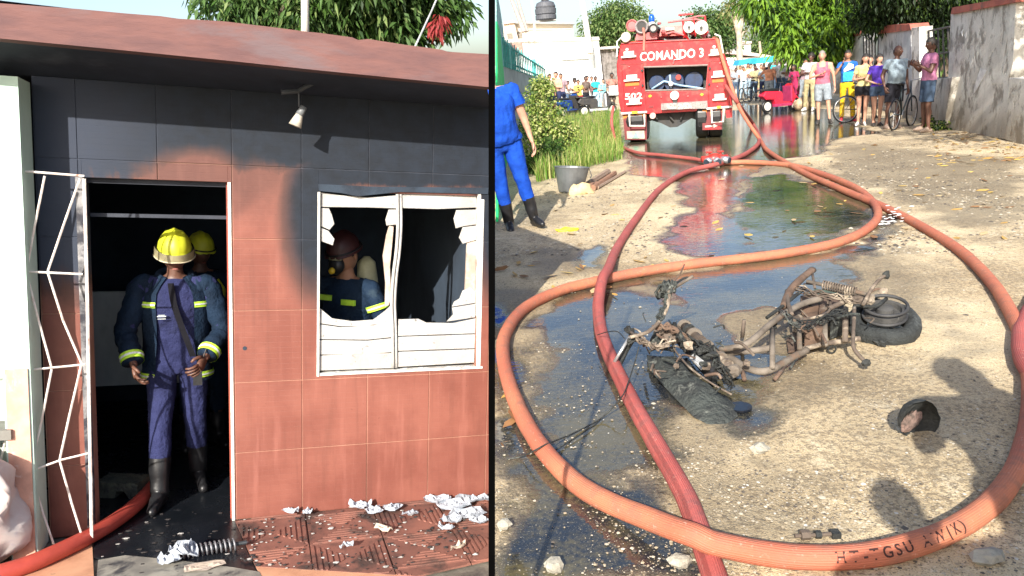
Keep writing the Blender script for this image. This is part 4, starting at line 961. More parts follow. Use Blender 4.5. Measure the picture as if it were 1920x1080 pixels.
def helmet(body, k, hM, dark=False, visor=True, yel=YEL):
    n, hN = 28, 10; vs = []
    for i in range(hN+1):
        a = (math.pi*.56)*i/hN
        for j in range(n):
            q = 2*math.pi*j/n; x, y, z = math.sin(a)*math.cos(q), math.sin(a)*math.sin(q), math.cos(a)
            rdg = .010*math.exp(-(x/.16)**2)+.004*math.exp(-((abs(x)-.5)/.1)**2)
            br = .022*max(0, (i-hN+1)) if y > -.9 else .0
            vs.append(hM @ V3(x*(.098+rdg+br*.7), y*(.122+rdg+br), z*(.112+rdg)+.044))
    sh = MB().add(vs, [(i*n+j, (i+1)*n+j, (i+1)*n+(j+1) % n, i*n+(j+1) % n) for i in range(hN) for j in range(n)])
    hp_ = attach('helmet', sh, yel, body, k, True)
    rg = MB(); rg.tube([hM @ V3(math.cos(q)*.108, math.sin(q)*.132, .044+.122*math.cos(math.pi*.5)) for q in [i/28*6.2832 for i in range(28)]], .006, 6, closed=True)
    o = MB(); o.v = [tuple(Vector(p)*k) for p in rg.v]; o.f = rg.f; o.m = rg.m; obj('helmet_rim', o, BLK, parent=hp_, smooth=True)
    if visor:
        vs = []; m_ = 16
        for i in range(5):
            for j in range(m_+1):
                q = math.pi*(1.0+j/m_)*1.0; q = math.pi*1.02+(math.pi*.96)*j/m_; rr = 1+.05*i/4
                vs.append(hM @ V3(math.cos(q)*.116*rr, math.sin(q)*.138*rr, .056-.046*i/4-.010*abs(math.cos(q))*i/4))
        fs = [(i*(m_+1)+j, i*(m_+1)+j+1, (i+1)*(m_+1)+j+1, (i+1)*(m_+1)+j) for i in range(4) for j in range(m_)]
        vb = MB().add(vs, fs); vb.v = [tuple(Vector(p)*k) for p in vb.v]; obj('visor', vb, M_VIS, parent=hp_, smooth=True)
        eb = MB().tube([Vector(p)/1 for p in vs[-(m_+1):]], .004, 6); eb.v = [tuple(Vector(p)*k) for p in eb.v]; obj('visor_edge', eb, mat('visor_edge', (.55, .5, .35), .4), parent=hp_, smooth=True)
# ---- the firefighter in the doorway
fx, fy = H.fl(330, 935)
body, J, k, hM = person(H.at(.5*(H.fl(338, 925)[0])+.5*H.fl(338, 925)[0], H.fl(338, 925)[1], 0, rz=.05), 'firefighter in yellow helmet and open navy jacket stepping through the doorway', 1.66, SK_D, top=None, bottom=OVER, bottomkind='overall', sleeve='long', shoes=(BLK, 'boot'), hair='crop',
    vox=.0125, lean=.10, head=(.10, .42), legs='walkl', armsv=(((.075, -.02, -.29), (-.10, -.18, -.14)), ((.09, -.03, -.28), (-.055, -.15, -.18))), curl=.55, build=1.04)
# jacket as an open shell round the torso and the arms
def jacket(body, J, k, openw=.62):
    rowsJ = []
    secs = [(-.155, .215, .150), (-.08, .21, .150), (.0, .205, .150), (.10, .195, .145), (.22, .200, .148), (.34, .205, .148), (.42, .195, .135), (.475, .150, .105), (.52, .095, .085)]
    n = 30; vs = []
    for i, (z, rx, ry) in enumerate(secs):
        c = J['pel']+(J['nec']-J['pel'])*(z/.51)
        op = openw*(1.0-.15*i/8)
        for j in range(n+1):
            q = -math.pi/2+op+(2*math.pi-2*op)*j/n
            w = 1+.035*mnoise.noise(Vector((math.cos(q)*3, math.sin(q)*3, z*6)))+.03*mnoise.noise(Vector((q*5, z*22, 1)))
            vs.append(c+V3(math.cos(q)*rx*w, math.sin(q)*ry*w, 0))
    for i in range(len(secs)-1): rowsJ += [(i*(n+1)+j, i*(n+1)+j+1, (i+1)*(n+1)+j+1, (i+1)*(n+1)+j) for j in range(n)]
    m_ = MB().add(vs, rowsJ)
    for sd_ in 'RL':
        a, e, w = J['sh'+sd_], J['el'+sd_], J['wr'+sd_]; inn = a+(J['nec']-a)*.35+V3(0, 0, -.02)
        pts = smoothpath([inn, a, a.lerp(e, .5), e, e.lerp(w, .5), e.lerp(w, .92)], 6)
        m_.tube(pts, [(.073-.016*(i/len(pts)))*(1+.06*math.sin(i*1.9)) for i in range(len(pts))], 18, wob=.16)
    # collar
    cp = [J['nec']+V3(math.cos(q)*.100, math.sin(q)*.095+.02, .005+.03*math.sin(q)) for q in [-.9+ (math.pi+1.8)*i/14 for i in range(15)]]
    m_.tube(cp, .026, 8, flat=1.4)
    jk = attach('jacket', m_, NAVY, body, k, True)
    jb = MB()
    return jk, vs, n, secs
jk, jv, jn, jsecs = jacket(body, J, k)
for sd_ in 'RL': band_round(body, k, J, 'el'+sd_, 'wr'+sd_, .70, .90, .070, .066)
def patch(rows_, j0, j1, w=.02, off=.006):
    """a band lying on the jacket shell between columns j0..j1 at height row index (float)"""
    for (lo_, hi_, m__, o_) in ((0, 1, LIME, off), (.36, .64, SILV, off+.004)):
        mb = MB(); vs = []
        for jj in range(j0, j1+1):
            for e in (lo_, hi_):
                r_ = rows_-w/2+e*w; i = int(r_); f_ = r_-i; p = jv[i*(jn+1)+jj].lerp(jv[(i+1)*(jn+1)+jj], f_); c = J['pel']+(J['nec']-J['pel'])*(.2/.51)
                d = Vector((p.x-c.x, p.y-c.y, 0)).normalized(); vs.append(p+d*o_)
        nn = j1-j0; mb.add(vs, [(2*i_, 2*i_+2, 2*i_+3, 2*i_+1) for i_ in range(nn)]); attach('reflective_band', mb, m__, body, k, True)
patch(.55, 0, 10, .5); patch(.55, 20, 30, .5); patch(5.15, 0, 4, .42); patch(5.15, 26, 30, .42)
helmet(body, k, hM)
sash = [J['nec']+V3(-.02, -.125, -.02), J['che']+V3(.0, -.165, .02), J['wai']+V3(.055, -.165, .03), J['pel']+V3(.10, -.17, .02)]
sb = MB(); pts = smoothpath(sash, 6)
for i in range(len(pts)-1): pass
sb.add([q for p in pts for q in ((p[0]-.018, p[1], p[2]), (p[0]+.018, p[1], p[2]))], [(2*i, 2*i+1, 2*i+3, 2*i+2) for i in range(len(pts)-1)]); attach('strap', sb, mat('strap_black', (.012, .012, .016), .95, spec=.1), body, k)
lg = MB(); c = J['che']+V3(-.075, -.150, -.045); lg.box(c, (.05, .006, .006)); lg.box(c+V3(0, 0, -.016), (.045, .006, .003)); lg.box(c+V3(0, 0, .008), (.036, .006, .003)); attach('chest_badge', lg, SILV, body, k)
wr = J['wrR']; rd = thing('handheld_radio', 'black handheld radio held by the firefighter in the doorway', 'radio', body.matrix_world @ Matrix.Translation((wr+V3(-.045, -.045, -.075))*k))
obj('case', MB().box((0, 0, -.02), (.05, .03, .12)), BLK, parent=rd); obj('antenna', MB().tube([(.015, 0, .03), (.05, .02, .13)], .005, 6), BLK, parent=rd)
# second firefighter just behind
q = H.fl(392, 905)
b2, J2, k2, hM2 = person(H.at(-.27, 1.45, 0, rz=.25), 'firefighter in dark suit half hidden behind the first one in the doorway', 1.60, SK_D, top=NAVY, bottom=NAVY, sleeve='long', shoes=(BLK, 'boot'), hair='crop', vox=.02, head=(.2, .3), arms=('relax', 'relax'))
helmet(b2, k2, hM2, visor=False); band_round(b2, k2, J2, 'elR', 'wrR', .6, .8, .062, .060); band_round(b2, k2, J2, 'elL', 'wrL', .6, .8, .062, .060)
ytb = MB().tube([(.10, -.13, 1.38), (.15, -.12, 1.30), (.14, -.11, 1.15)], .018, 8); attach('yellow_hose', ytb, YEL, b2, k2, True)
# firefighter with mask inside the window
wx, wz = H.on(655, 480, .55)
b3, J3, k3, hM3 = person(H.at(wx+.03, .62, -.12, rz=-.75), 'firefighter in breathing mask seen through the burnt window', 1.78, SK_M, top=NAVY, bottom=NAVY, sleeve='long', shoes=(BLK, 'boot'), hair='crop', vox=.018, head=(.0, .35), lean=.12, arms=('relax', 'belly'))
helmet(b3, k3, hM3, visor=False, yel=mat('helmet_maroon', (.05, .012, .012), .5))
mk = MB().ell(hM3 @ V3(0, -.10, -.03), (.055, .045, .06), 14); attach('mask', mk, BLK, b3, k3, True)
attach('mask_valve', MB().ell(hM3 @ V3(0, -.155, -.045), (.022, .02, .022), 12), mat('valve_yellow', (.75, .5, .03), .4), b3, k3, True)
attach('mask_glass', MB().ell(hM3 @ V3(0, -.095, .02), (.055, .03, .03), 12), mat('mask_glass', (.3, .3, .2), .15), b3, k3, True)
attach('air_tank', MB().tube([J3['pel']+V3(.02, .20, .05), J3['nec']+V3(.02, .19, -.02), J3['nec']+V3(.02, .18, .10), J3['nec']+V3(.02, .18, .14)], [.07, .072, .06, .02], 16), mat('tank_cream', (.42, .42, .26), .5), b3, k3, True)
for (cx_, z_) in ((.09, 1.30), (-.09, 1.32)): attach('reflective_band', MB().box((cx_, -.165, z_), (.10, .02, .035)), LIME, b3, k3)
band_round(b3, k3, J3, 'shR', 'elR', .35, .48, .074, .072)
# ================================================================ FIRE TRUCK
truck = thing('fire_truck', 'red fire truck seen from behind with white lettering and a blue beacon', 'fire truck', TF.M)
TRED = mat('truck_red', (.62, .022, .030), .32, (.50, .018, .024), 2, dirt=(.30, .06, .055), dscale=5, damt=.5, bmp=.15)
TWH = mat('truck_white', (.80, .78, .72), .5, (.62, .58, .52), 10); TDK = mat('truck_dark', (.02, .02, .022), .6, (.04, .035, .03), 6); TGL = mat('truck_glass', (.015, .022, .035), .12, (.01, .012, .018), 4, spec=.7)
TCH = mat('chrome', (.55, .55, .55), .3, (.35, .35, .35), metal=.7); TOR = mat('reflector_orange', (.75, .18, .03), .4); TYE = mat('yellow_mark', (.75, .55, .03), .4)
def q(px, py, c=0): x, z = TF.on(px, py, c); return (x, z)
def tprism(name, pts, y0, y1, m, chf=.0, parent=None): return obj(name, MB().prism([q(a, b, y0) for a, b in pts], y0, y1, chf=chf), m, parent=parent or truck)
# shell: rear ring of panels around the window, then the long body
outl = [(1156, 122), (1163, 84), (1180, 78), (1342, 72), (1352, 84), (1368, 128), (1374, 200), (1340, 207), (1212, 214), (1166, 217), (1160, 190)]
O = [q(a, b) for a, b in outl]; xm = (O[0][0]+O[6][0])/2
W = [(1207, 126), (1327, 122), (1323, 167), (1210, 170)]; w = [q(a, b) for a, b in W]
TZ = max(p[1] for p in O); LEN = 6.2
# body sides/roof as loft of the outline
lf = MB(); n = len(O); vs = []
for y, s_ in ((.0, .985), (.03, 1.0), (LEN, .93)):
    for (x, z) in O: vs.append((xm+(x-xm)*s_, y, 1.3+(z-1.3)*s_))
lf.add(vs, [(i+k*n, (i+1) % n+k*n, (i+1) % n+(k+1)*n, i+(k+1)*n)[::1] for k in range(2) for i in range(n)]+[tuple(range(2*n, 3*n))])
obj('body', lf, TRED, parent=truck)
# rear face with the window hole: four trapezoids
rf = MB()
def quad(a): rf.add([(x, -.004, z) for x, z in a]+[(x, .05, z) for x, z in a], [(0, 1, 2, 3), (7, 6, 5, 4), (0, 4, 5, 1), (1, 5, 6, 2), (2, 6, 7, 3), (3, 7, 4, 0)])
s = lambda p: (xm+(p[0]-xm)*.985, 1.3+(p[1]-1.3)*.985)
tl, tr_, br, bl_ = s(O[1]), s(O[4]), s(O[6]), s(O[9])
wtl, wtr, wbr, wbl = w
def poly(pts): rf.prism(pts, -.004, .05)
poly([s(O[1]), s(O[2]), s(O[3]), s(O[4]), wtr, wtl]); poly([s(O[0]), s(O[1]), wtl, wbl, s(O[10])]); poly([wtr, s(O[4]), s(O[5]), s(O[6]), wbr]); poly([wbl, wbr, s(O[6]), s(O[7]), s(O[8]), s(O[9]), s(O[10])])
obj('rear_panel', rf, TRED, parent=truck)
# window: recess, glass, frame, gear inside
wi = MB(); zc = (wtl[1]+wbl[1])/2
rec = obj('rear_window', MB().prism([(wtl[0], wtl[1]), (wtr[0], wtr[1]), (wbr[0], wbr[1]), (wbl[0], wbl[1])], .5, .52), TDK, parent=truck)
fw = MB(); fw.tube([(a, -.012, b) for a, b in (wtl, wtr, wbr, wbl)], .022, 6, closed=True); obj('window_frame', fw, mat('rubber_seal', (.25, .2, .18), .5), parent=rec)
gx = (wtl[0]+wtr[0])/2
M_BLU = mat('blue_hose', (.012, .035, .10), .4, (.008, .018, .05)); M_CYN = mat('pale_blue', (.35, .55, .75), .5)
gearm = MB()
for k, (x, r_) in enumerate(((-.45, .18), (-.05, .22), (.4, .2))): gearm.lathe([(r_, -.05), (r_*1.1, 0), (r_, .05)], (gx+x, .3, wbl[1]+.14), 'y', 18)
obj('hose_reel', gearm, M_BLU, parent=rec)
for a, b in (((1222, 167), (1245, 152)), ((1245, 152), (1275, 160)), ((1275, 160), (1318, 166)), ((1258, 165), (1256, 140))):
    obj('pipe', MB().tube([(*q(*a, .15)[:1], .15, q(*a, .15)[1]), (q(*b, .15)[0], .15, q(*b, .15)[1])], .022, 8), M_CYN, parent=rec, smooth=True)
c = q(1258, 157, .1); obj('gauge', MB().lathe([(.05, -.03), (.055, 0), (.05, .03)], (c[0], .1, c[1]), 'y', 16), TWH, parent=rec)
c = q(1272, 145, .2); obj('red_wheel', MB().lathe([(.06, -.02), (.06, .02)], (c[0], .2, c[1]), 'y', 16), mat('hydrant_red', (.5, .04, .03)), parent=rec)
# lettering
def letters(txt, a, b, hpx, y=-.010, m=TWH, name='lettering', bold=.012):
    (x0, z0), (x1, z1) = q(*a, y), q(*b, y); tm = textmesh(txt, 1.0, .004, .0); xs = [v_.co.x for v_ in tm.vertices]; ysv = [v_.co.y for v_ in tm.vertices]
    zt = q(a[0], a[1]-hpx, y)[1]-z0; L_ = math.hypot(x1-x0, z1-z0); sx = L_/(max(xs)-min(xs)); sy = zt/(max(ysv)-min(ysv)); an = math.atan2(z1-z0, x1-x0); mb = MB()
    for ox in (0, bold, -bold, bold*.5):
        pass
    vv = []
    for v_ in tm.vertices:
        u, w_ = (v_.co.x-min(xs))*sx, (v_.co.y-min(ysv))*sy; vv.append((x0+u*math.cos(an)-w_*math.sin(an), y-v_.co.z*.8, z0+u*math.sin(an)+w_*math.cos(an)))
    mb.add(vv, [tuple(f_.vertices) for f_ in tm.polygons]); o = obj(name, mb, m, parent=truck)
    return o
def boldletters(txt, a, b, hpx, name='lettering', m=TWH):
    c_ = bpy.data.curves.new('t', 'FONT'); c_.body = txt; c_.size = 1; c_.offset = .022; c_.extrude = .003; c_.resolution_u = 3; c_.space_character = 1.05
    o = bpy.data.objects.new('t', c_); COL.objects.link(o); dg = bpy.context.evaluated_depsgraph_get(); tm = bpy.data.meshes.new_from_object(o.evaluated_get(dg)); bpy.data.objects.remove(o)
    y = -.010; (x0, z0), (x1, z1) = q(*a, y), q(*b, y); xs = [v_.co.x for v_ in tm.vertices]; ysv = [v_.co.y for v_ in tm.vertices]
    zt = q(a[0], a[1]-hpx, y)[1]-z0; L_ = math.hypot(x1-x0, z1-z0); sx = L_/(max(xs)-min(xs)); sy = zt/(max(ysv)-min(ysv)); an = math.atan2(z1-z0, x1-x0)
    vv = [(x0+(v_.co.x-min(xs))*sx-(v_.co.y-min(ysv))*sy*math.sin(an), y-v_.co.z, z0+(v_.co.x-min(xs))*sx*math.sin(an)+(v_.co.y-min(ysv))*sy*math.cos(an)) for v_ in tm.vertices]
    return obj(name, MB().add(vv, [tuple(f_.vertices) for f_ in tm.polygons]), m, parent=truck)
boldletters('COMANDO 3', (1200, 115), (1319, 107), 17)
boldletters('502', (1172, 187), (1204, 185.5), 12)
# step brackets with reflectors
for (x0, y0, x1) in ((1165, 107, 1193), (1170, 151, 1199), (1175, 195, 1203), (1329, 103, 1352), (1334, 144, 1358), (1336, 187, 1362)):
    (a, z1), (b, z2) = q(x0, y0, -.06), q(x1, y0-1.5, -.06); zz = (z1+z2)/2; mm = MB(); mm.box(((a+b)/2, -.055, zz), (b-a, .09, .035)); mm.box(((a+b)/2, -.02, zz+.07), ((b-a)*.68, .03, .10))
    obj('step', mm, TWH, parent=truck)
    if y0 in (151, 144): obj('reflector', MB().box(((a+b)/2, -.012, zz-.09), ((b-a)*.9, .02, .08)), TOR, parent=truck)
for px, py in ((1219, 180), (1316, 177)):
    a, b = q(px, py); obj('yellow_mark', MB().prism([(a-.045, b), (a, b-.035), (a+.045, b), (a, b+.035)], -.02, .0), TYE, parent=truck)
def disc(name, px, py, r, y, m, th=.05, parent=None, n=20):
    a, b = q(px, py, y); return obj(name, MB().lathe([(r*.9, -th), (r, -th*.6), (r, 0)], (a, y, b), 'y', n), m, parent=parent or truck, smooth=False)
disc('rear_lamp', 1265, 179, .105, -.02, TWH, .09); disc('lamp_bracket', 1266, 190, .06, -.02, TDK)
for px, py in ((1176, 93), (1339, 88)): disc('small_light', px, py, .035, -.01, TWH)
disc('rear_light', 1224, 217, .075, -.02, mat('lamp_pink', (.7, .4, .36), .4))
# bumper with tread plate
bm_ = MB(); bm_.prism([q(1240, 206, -.06), q(1327, 203, -.06), q(1326, 189, -.06), q(1240, 194, -.06)], -.12, -.01); obj('winch_plate', bm_, mat('grey_plate', (.20, .17, .17), .5, (.3, .28, .27), 20, metal=.3), parent=truck)
for i in range(9):
    a = q(1303+i*2.5, 204, -.13); b = q(1303+i*2.5, 191, -.13); obj('plate_rib', MB().tube([(a[0], -.13, a[1]), (b[0], -.13, b[1])], .008, 5), TCH, parent=truck)
for a in ((1250, 200, 1268), (1272, 200, 1298)): (x0, z0), (x1, z1) = q(a[0], a[1], -.13), q(a[2], a[1]-1, -.13); obj('number_plate', MB().box(((x0+x1)/2, -.13, z0), (x1-x0, .02, .12)), mat('plate_pale', (.5, .45, .42), .6, (.2, .1, .1), 30), parent=truck)
# white step bars at the bottom
def trod(name, pts, y, r_, m): return obj(name, MB().tube([(q(a, b, y)[0], y, q(a, b, y)[1]) for a, b in pts], r_, 8), m, parent=truck)
trod('step_bar', [(1165, 213), (1213, 210)], -.10, .025, TWH); trod('step_bar', [(1325, 204), (1373, 200)], -.10, .025, TWH)
for (x0, x1, y) in ((1184, 1196, 211), (1344, 1352, 201)): (a, z), (b, _) = q(x0, y, -.13), q(x1, y, -.13); obj('yellow_mark', MB().box(((a+b)/2, -.13, z), (b-a, .012, .05)), TYE, parent=truck)
trod('step_handle', [(1180, 214), (1181, 236), (1209, 236), (1208, 214)], -.2, .022, TWH); trod('step_handle', [(1334, 206), (1335, 230), (1356, 228), (1357, 204)], -.2, .022, TWH)
trod('grab_rail', [(1157, 106), (1157, 78), (1170, 66)], -.03, .018, TWH); trod('grab_rail', [(1356, 100), (1350, 68), (1340, 64)], -.03, .018, TWH)
tprism('corner_panel', [(1360, 205), (1373, 203), (1373, 220), (1362, 221)], -.02, .3, TRED)
# mud flaps
m, t, b = newmat('flame_flap'); tc = t.nodes.new('ShaderNodeTexCoord'); n1 = noi(t, scalev(t, tc.outputs['Object'], (1, 1, .35)), 9, 3); sx_ = t.nodes.new('ShaderNodeSeparateXYZ'); t.links.new(tc.outputs['Object'], sx_.inputs[0])
hh_ = E(t, sx_.outputs[2]); fl_ = sstep(n1-_m(t,'ABSOLUTE',hh_-.62)*1.1, .42, .52); col = mixc(t, fl_, (.15, .02, .022), (.60, .20, .02)); col = mixc(t, sstep(hh_, .72, .85), col, (.03, .02, .02)); t.links.new(col.s, b.inputs['Base Color']); b.inputs['Roughness'].default_value = .6; M_FLAP = m
tprism('mud_flap', [(1168, 217), (1212, 213), (1213, 262), (1172, 262)], -.03, .0, M_FLAP); tprism('mud_flap', [(1317, 206), (1355, 204), (1354, 243), (1317, 244)], -.03, .0, M_FLAP)
tprism('flap_plate', [(1175, 246), (1208, 245), (1209, 260), (1176, 260)], -.05, -.035, mat('plate_white', (.40, .38, .30), .6)); tprism('flap_triangle', [(1186, 259), (1198, 259), (1192, 247)], -.062, -.05, mat('plate_green', (.2, .4, .3), .6))
tprism('arrow_sign', [(1322, 239), (1350, 237), (1350, 242), (1322, 243)], -.04, -.03, TRED)
ar_ = MB(); ar_.prism([q(*p, -.05) for p in ((1322, 236), (1338, 235), (1338, 233), (1346, 236), (1338, 239), (1338, 237.5), (1322, 238.5))], -.055, -.04); obj('arrow', ar_, TWH, parent=truck)
# chassis, axle and wheels
M_PRX = mat('gear_rose', (.42, .12, .12), .5); M_GGX = mat('gear_grey', (.3, .27, .27), .5, metal=.2)
tprism('chassis', [(1166, 214), (1318, 204), (1340, 206), (1330, 228), (1312, 226), (1296, 222), (1285, 229), (1270, 238), (1256, 239), (1240, 231), (1222, 226), (1200, 236), (1180, 236)], .3, 2.4, TDK)
for _i, (_a, _b) in enumerate((((1225, 212), (1232, 224)), ((1250, 212), (1262, 226)), ((1282, 210), (1276, 224)), ((1300, 208), (1304, 218)))): trod('hanging_pipe', [_a, _b], .2, .025, TDK)
for _i, (_x, _y, _r) in enumerate(((1244, 60, .06), (1254, 64, .05), (1270, 58, .07), (1284, 70, .05), (1300, 70, .06), (1328, 68, .05), (1236, 44, .05), (1212, 70, .06), (1190, 66, .05), (1308, 42, .05))): obj('roof_fitting', MB().ell((*q(_x, _y, .3+.1*_i)[:1], .3+.1*_i, q(_x, _y, .3+.1*_i)[1]), (_r, _r*1.5, _r*.8), 8, wob=.5, seed=_i), (M_PRX, TDK, M_GGX)[_i % 3], parent=truck)
def wheel(px, yb, y, wd=.28, r_=.50):
    x, _ = q(px, yb, y); wl = link('wheel', None, Matrix.Translation((x, y, r_)), truck)
    obj('tyre', MB().lathe([(r_*.72, -wd/2), (r_*.93, -wd/2), (r_, -wd*.32), (r_, wd*.32), (r_*.93, wd/2), (r_*.72, wd/2)], (0, 0, 0), 'x', 28), BLK, parent=wl, smooth=False)
    obj('rim', MB().lathe([(r_*.3, -wd*.2), (r_*.7, -wd*.3), (r_*.72, wd*.3), (r_*.3, wd*.2)], (0, 0, 0), 'x', 20), mat('rim_grey', (.25, .08, .07), .6), parent=wl)
wheel(1196, 264, .45, .52); wheel(1317, 258, .45); wheel(1343, 258, .45); wheel(1200, 264, 4.6); wheel(1335, 258, 4.6)
for y_ in (.95,): obj('axle', MB().tube([(q(1190, 240, y_)[0], .95, .55), (q(1350, 240, y_)[0], .95, .5)], .09, 10), TDK, parent=truck)
# roof gear
def pipe_end(px, py, r_, m_in, m_out, y=.1, L_=2.8, name='suction_hose'):
    a, b = q(px, py, y); o = obj(name, MB().lathe([(r_, 0), (r_, L_)], (a, y, b), 'y', 18), m_out, parent=truck, smooth=False)
    obj('hose_end', MB().lathe([(r_*.78, -.02), (r_*.78, .02)], (a, y, b), 'y', 18), m_in, parent=o); obj('end_ring', MB().tube([(a+r_*math.cos(i/20*6.2832), y-.02, b+r_*math.sin(i/20*6.2832)) for i in range(20)], .022, 6, closed=True), m_out, parent=o); return o
M_PR = mat('gear_rose', (.42, .12, .12), .5); M_GG = mat('gear_grey', (.3, .27, .27), .5, metal=.2)
pipe_end(1203, 50, .135, TDK, M_GG); pipe_end(1225, 53, .085, M_GG, TDK, .0); pipe_end(1185, 48, .12, M_PR, M_PR, .3)
pipe_end(1292, 51, .105, TWH, TWH, .1); pipe_end(1315, 52, .13, TWH, TWH, .05); disc('lid_hub', 1292, 51, .03, .02, TDK); disc('lid_hub', 1315, 52, .035, -.02, TDK)
disc('round_lamp', 1174, 70, .115, -.02, mat('cream_lamp', (.8, .6, .5), .4), .08)
a, b = q(1222, 44, .3); bc = obj('beacon_base', MB().lathe([(.07, -.05), (.07, .03)], (a, .3, b), 'z', 14), TWH, parent=truck)
obj('beacon_dome', MB().lathe([(.062, .03), (.068, .06), (.066, .14), (.045, .19), (.01, .205)], (a, .3, b), 'z', 16), mat('beacon_blue', (.01, .09, .55), .2, (.01, .06, .4)), parent=bc, smooth=True)
obj('beacon_stand', MB().tube([(a, .3, b-.35), (a, .3, b-.04)], .05, 8), TRED, parent=truck)
tprism('roof_box', [(1236, 68), (1280, 66), (1280, 48), (1240, 50)], .4, 3.0, mat('box_pink', (.62, .22, .2), .5)); tprism('roof_box', [(1190, 76), (1232, 73), (1230, 60), (1194, 62)], .15, 2.4, M_PR)
tprism('roof_box', [(1248, 57), (1264, 56), (1264, 51), (1248, 52)], .3, .39, TWH)
for pts in ([(1252, 42), (1280, 38), (1310, 30), (1322, 30)], [(1280, 38), (1284, 70)], [(1300, 33), (1304, 68)], [(1322, 30), (1324, 66)], [(1262, 40), (1305, 36), (1322, 40)], [(1272, 28), (1300, 26)], [(1240, 66), (1262, 60), (1290, 68)], [(1282, 60), (1292, 76)], [(1296, 62), (1328, 60)]):
    trod('ladder_rail', pts, .35, .022, M_PR if len(pts) > 2 else TRED)
for i in range(4): trod('ladder_rung', [(1284+i*10, 40+i), (1286+i*10, 62)], .33, .014, M_GG)
trod('small_pipe', [(1206, 52), (1208, 66), (1207, 95)], -.03, .028, mat('hose_pinkish', (.6, .2, .15), .5)); trod('roof_edge', [(1165, 82), (1340, 73)], -.01, .018, mat('edge_dark_red', (.3, .02, .02), .4))
trod('panel_seam', [(1162, 121), (1206, 119)], -.006, .007, TDK); trod('panel_seam', [(1328, 116), (1364, 113)], -.006, .007, TDK); trod('latch', [(1262, 120), (1264, 112), (1276, 111)], -.03, .012, TCH)
for a_, b_ in (((1206, 119), (1203, 172)), ((1330, 116), (1328, 170)), ((1166, 128), (1172, 208)), ((1362, 122), (1368, 198)), ((1210, 176), (1212, 206)), ((1328, 172), (1330, 202)), ((1212, 174), (1326, 170))): trod('panel_seam', [a_, b_], -.006, .006, _mc['edge_dark_red'])
for a_ in ((1204, 132), (1205, 160), (1331, 128), (1330, 158)): disc('hinge', *a_, .03, -.012, TDK)
for a_ in ((1180, 125), (1190, 165), (1350, 118), (1345, 162), (1240, 182), (1290, 180)): disc('bolt', *a_, .012, -.012, TCH, n=8)
tprism('vent', [(1216, 203), (1226, 202), (1226, 197), (1216, 198)], -.02, -.005, mat('dark_red_part', (.2, .015, .02), .5))
# ================================================================ BURNT MOPED AND THINGS ON THE STREET
RUST = mat('burnt_steel', (.12, .09, .068), .8, (.07, .052, .04), 9, dirt=(.34, .28, .21), dscale=7, damt=.5, bmp=.6, bdist=.006)
PALE = mat('pale_scorched_steel', (.18, .15, .12), .85, (.085, .068, .052), 8, dirt=(.14, .09, .06), dscale=8, damt=.55, bmp=.5, bdist=.005)
RUSTR = mat('red_rust', (.135, .085, .058), .9, (.08, .05, .035), 10, dirt=(.22, .18, .14), dscale=9, damt=.55, bmp=.8, bdist=.008)
CHAR = mat('charred_plastic', (.028, .030, .028), .75, (.014, .015, .014), 8, dirt=(.14, .15, .13), dscale=7, damt=.56, bmp=1, bdist=.02)
CHARG = mat('charred_panel', (.05, .058, .052), .75, (.018, .02, .02), 9, dirt=(.20, .21, .18), dscale=9, damt=.53, bmp=1, bdist=.03)
mp_o = G(1430, 640); MPM = Matrix.Translation(mp_o)
mop = thing('burnt_moped', 'burnt rusty frame of a moped lying on its side in the puddle', 'moped', MPM)
def mg(l): return [tuple(G(p[0], p[1], p[2])-mp_o) for p in l]
def rod(name, l, r_, m=RUST, n=10, parent=None, wob=.25):
    r_ = [x*.84 for x in r_] if isinstance(r_, list) else r_*.84
    return obj(name, MB().tube(smoothpath(mg(l), 5) if len(l) > 2 else mg(l), r_, n, wob=wob), m, parent=parent or mop, smooth=True)
rod('frame_tube', [(1350, 655, .12), (1400, 645, .16), (1448, 605, .20), (1500, 572, .22), (1540, 560, .22)], .021, PALE)
rod('frame_tube', [(1345, 662, .08), (1395, 660, .09), (1450, 652, .10)], .021, PALE)
rod('frame_tube', [(1365, 668, .06), (1400, 690, .05), (1440, 695, .05), (1490, 668, .06), (1512, 656, .07)], .024, PALE)
rod('frame_tube', [(1505, 655, .07), (1545, 645, .07), (1580, 640, .07), (1612, 634, .08)], .018)
rod('cross_tube', [(1448, 618, .16), (1448, 690, .07)], .017, PALE); rod('cross_tube', [(1498, 600, .17), (1500, 655, .09)], .016, PALE); rod('cross_tube', [(1547, 592, .17), (1547, 648, .08)], .018, PALE); rod('cross_tube', [(1585, 578, .2), (1585, 640, .09)], .02, RUST)
rod('side_stand', [(1602, 575, .22), (1600, 630, .15), (1602, 655, .10), (1624, 680, .06)], .012, RUST); obj('stand_foot', MB().ell(mg([(1624, 680, .06)])[0], (.025, .02, .022), 8, wob=.4), CHAR, parent=mop)
def blk(name, pts, h0, h1, m): # a plate traced on the bike: polygon extruded between two heights
    P0 = mg([(a, b, h0) for a, b in pts]); P1 = [(p[0], p[1], p[2]+(h1-h0)) for p in P0]; n = len(P0); ar = sum(P0[i][0]*P0[(i+1) % n][1]-P0[(i+1) % n][0]*P0[i][1] for i in range(n))
    if ar < 0: P0, P1 = P0[::-1], P1[::-1]
    return obj(name, MB().add(P1+P0, [tuple(range(n)), tuple(range(2*n-1, n-1, -1))]+[(i+n, (i+1) % n+n, (i+1) % n, i) for i in range(n)]), m, parent=mop)
blk('battery_box', [(1505, 610), (1540, 606), (1541, 652), (1508, 655)], .02, .14, RUSTR); blk('battery_box', [(1500, 580), (1532, 575), (1534, 600), (1502, 606)], .08, .17, RUSTR)
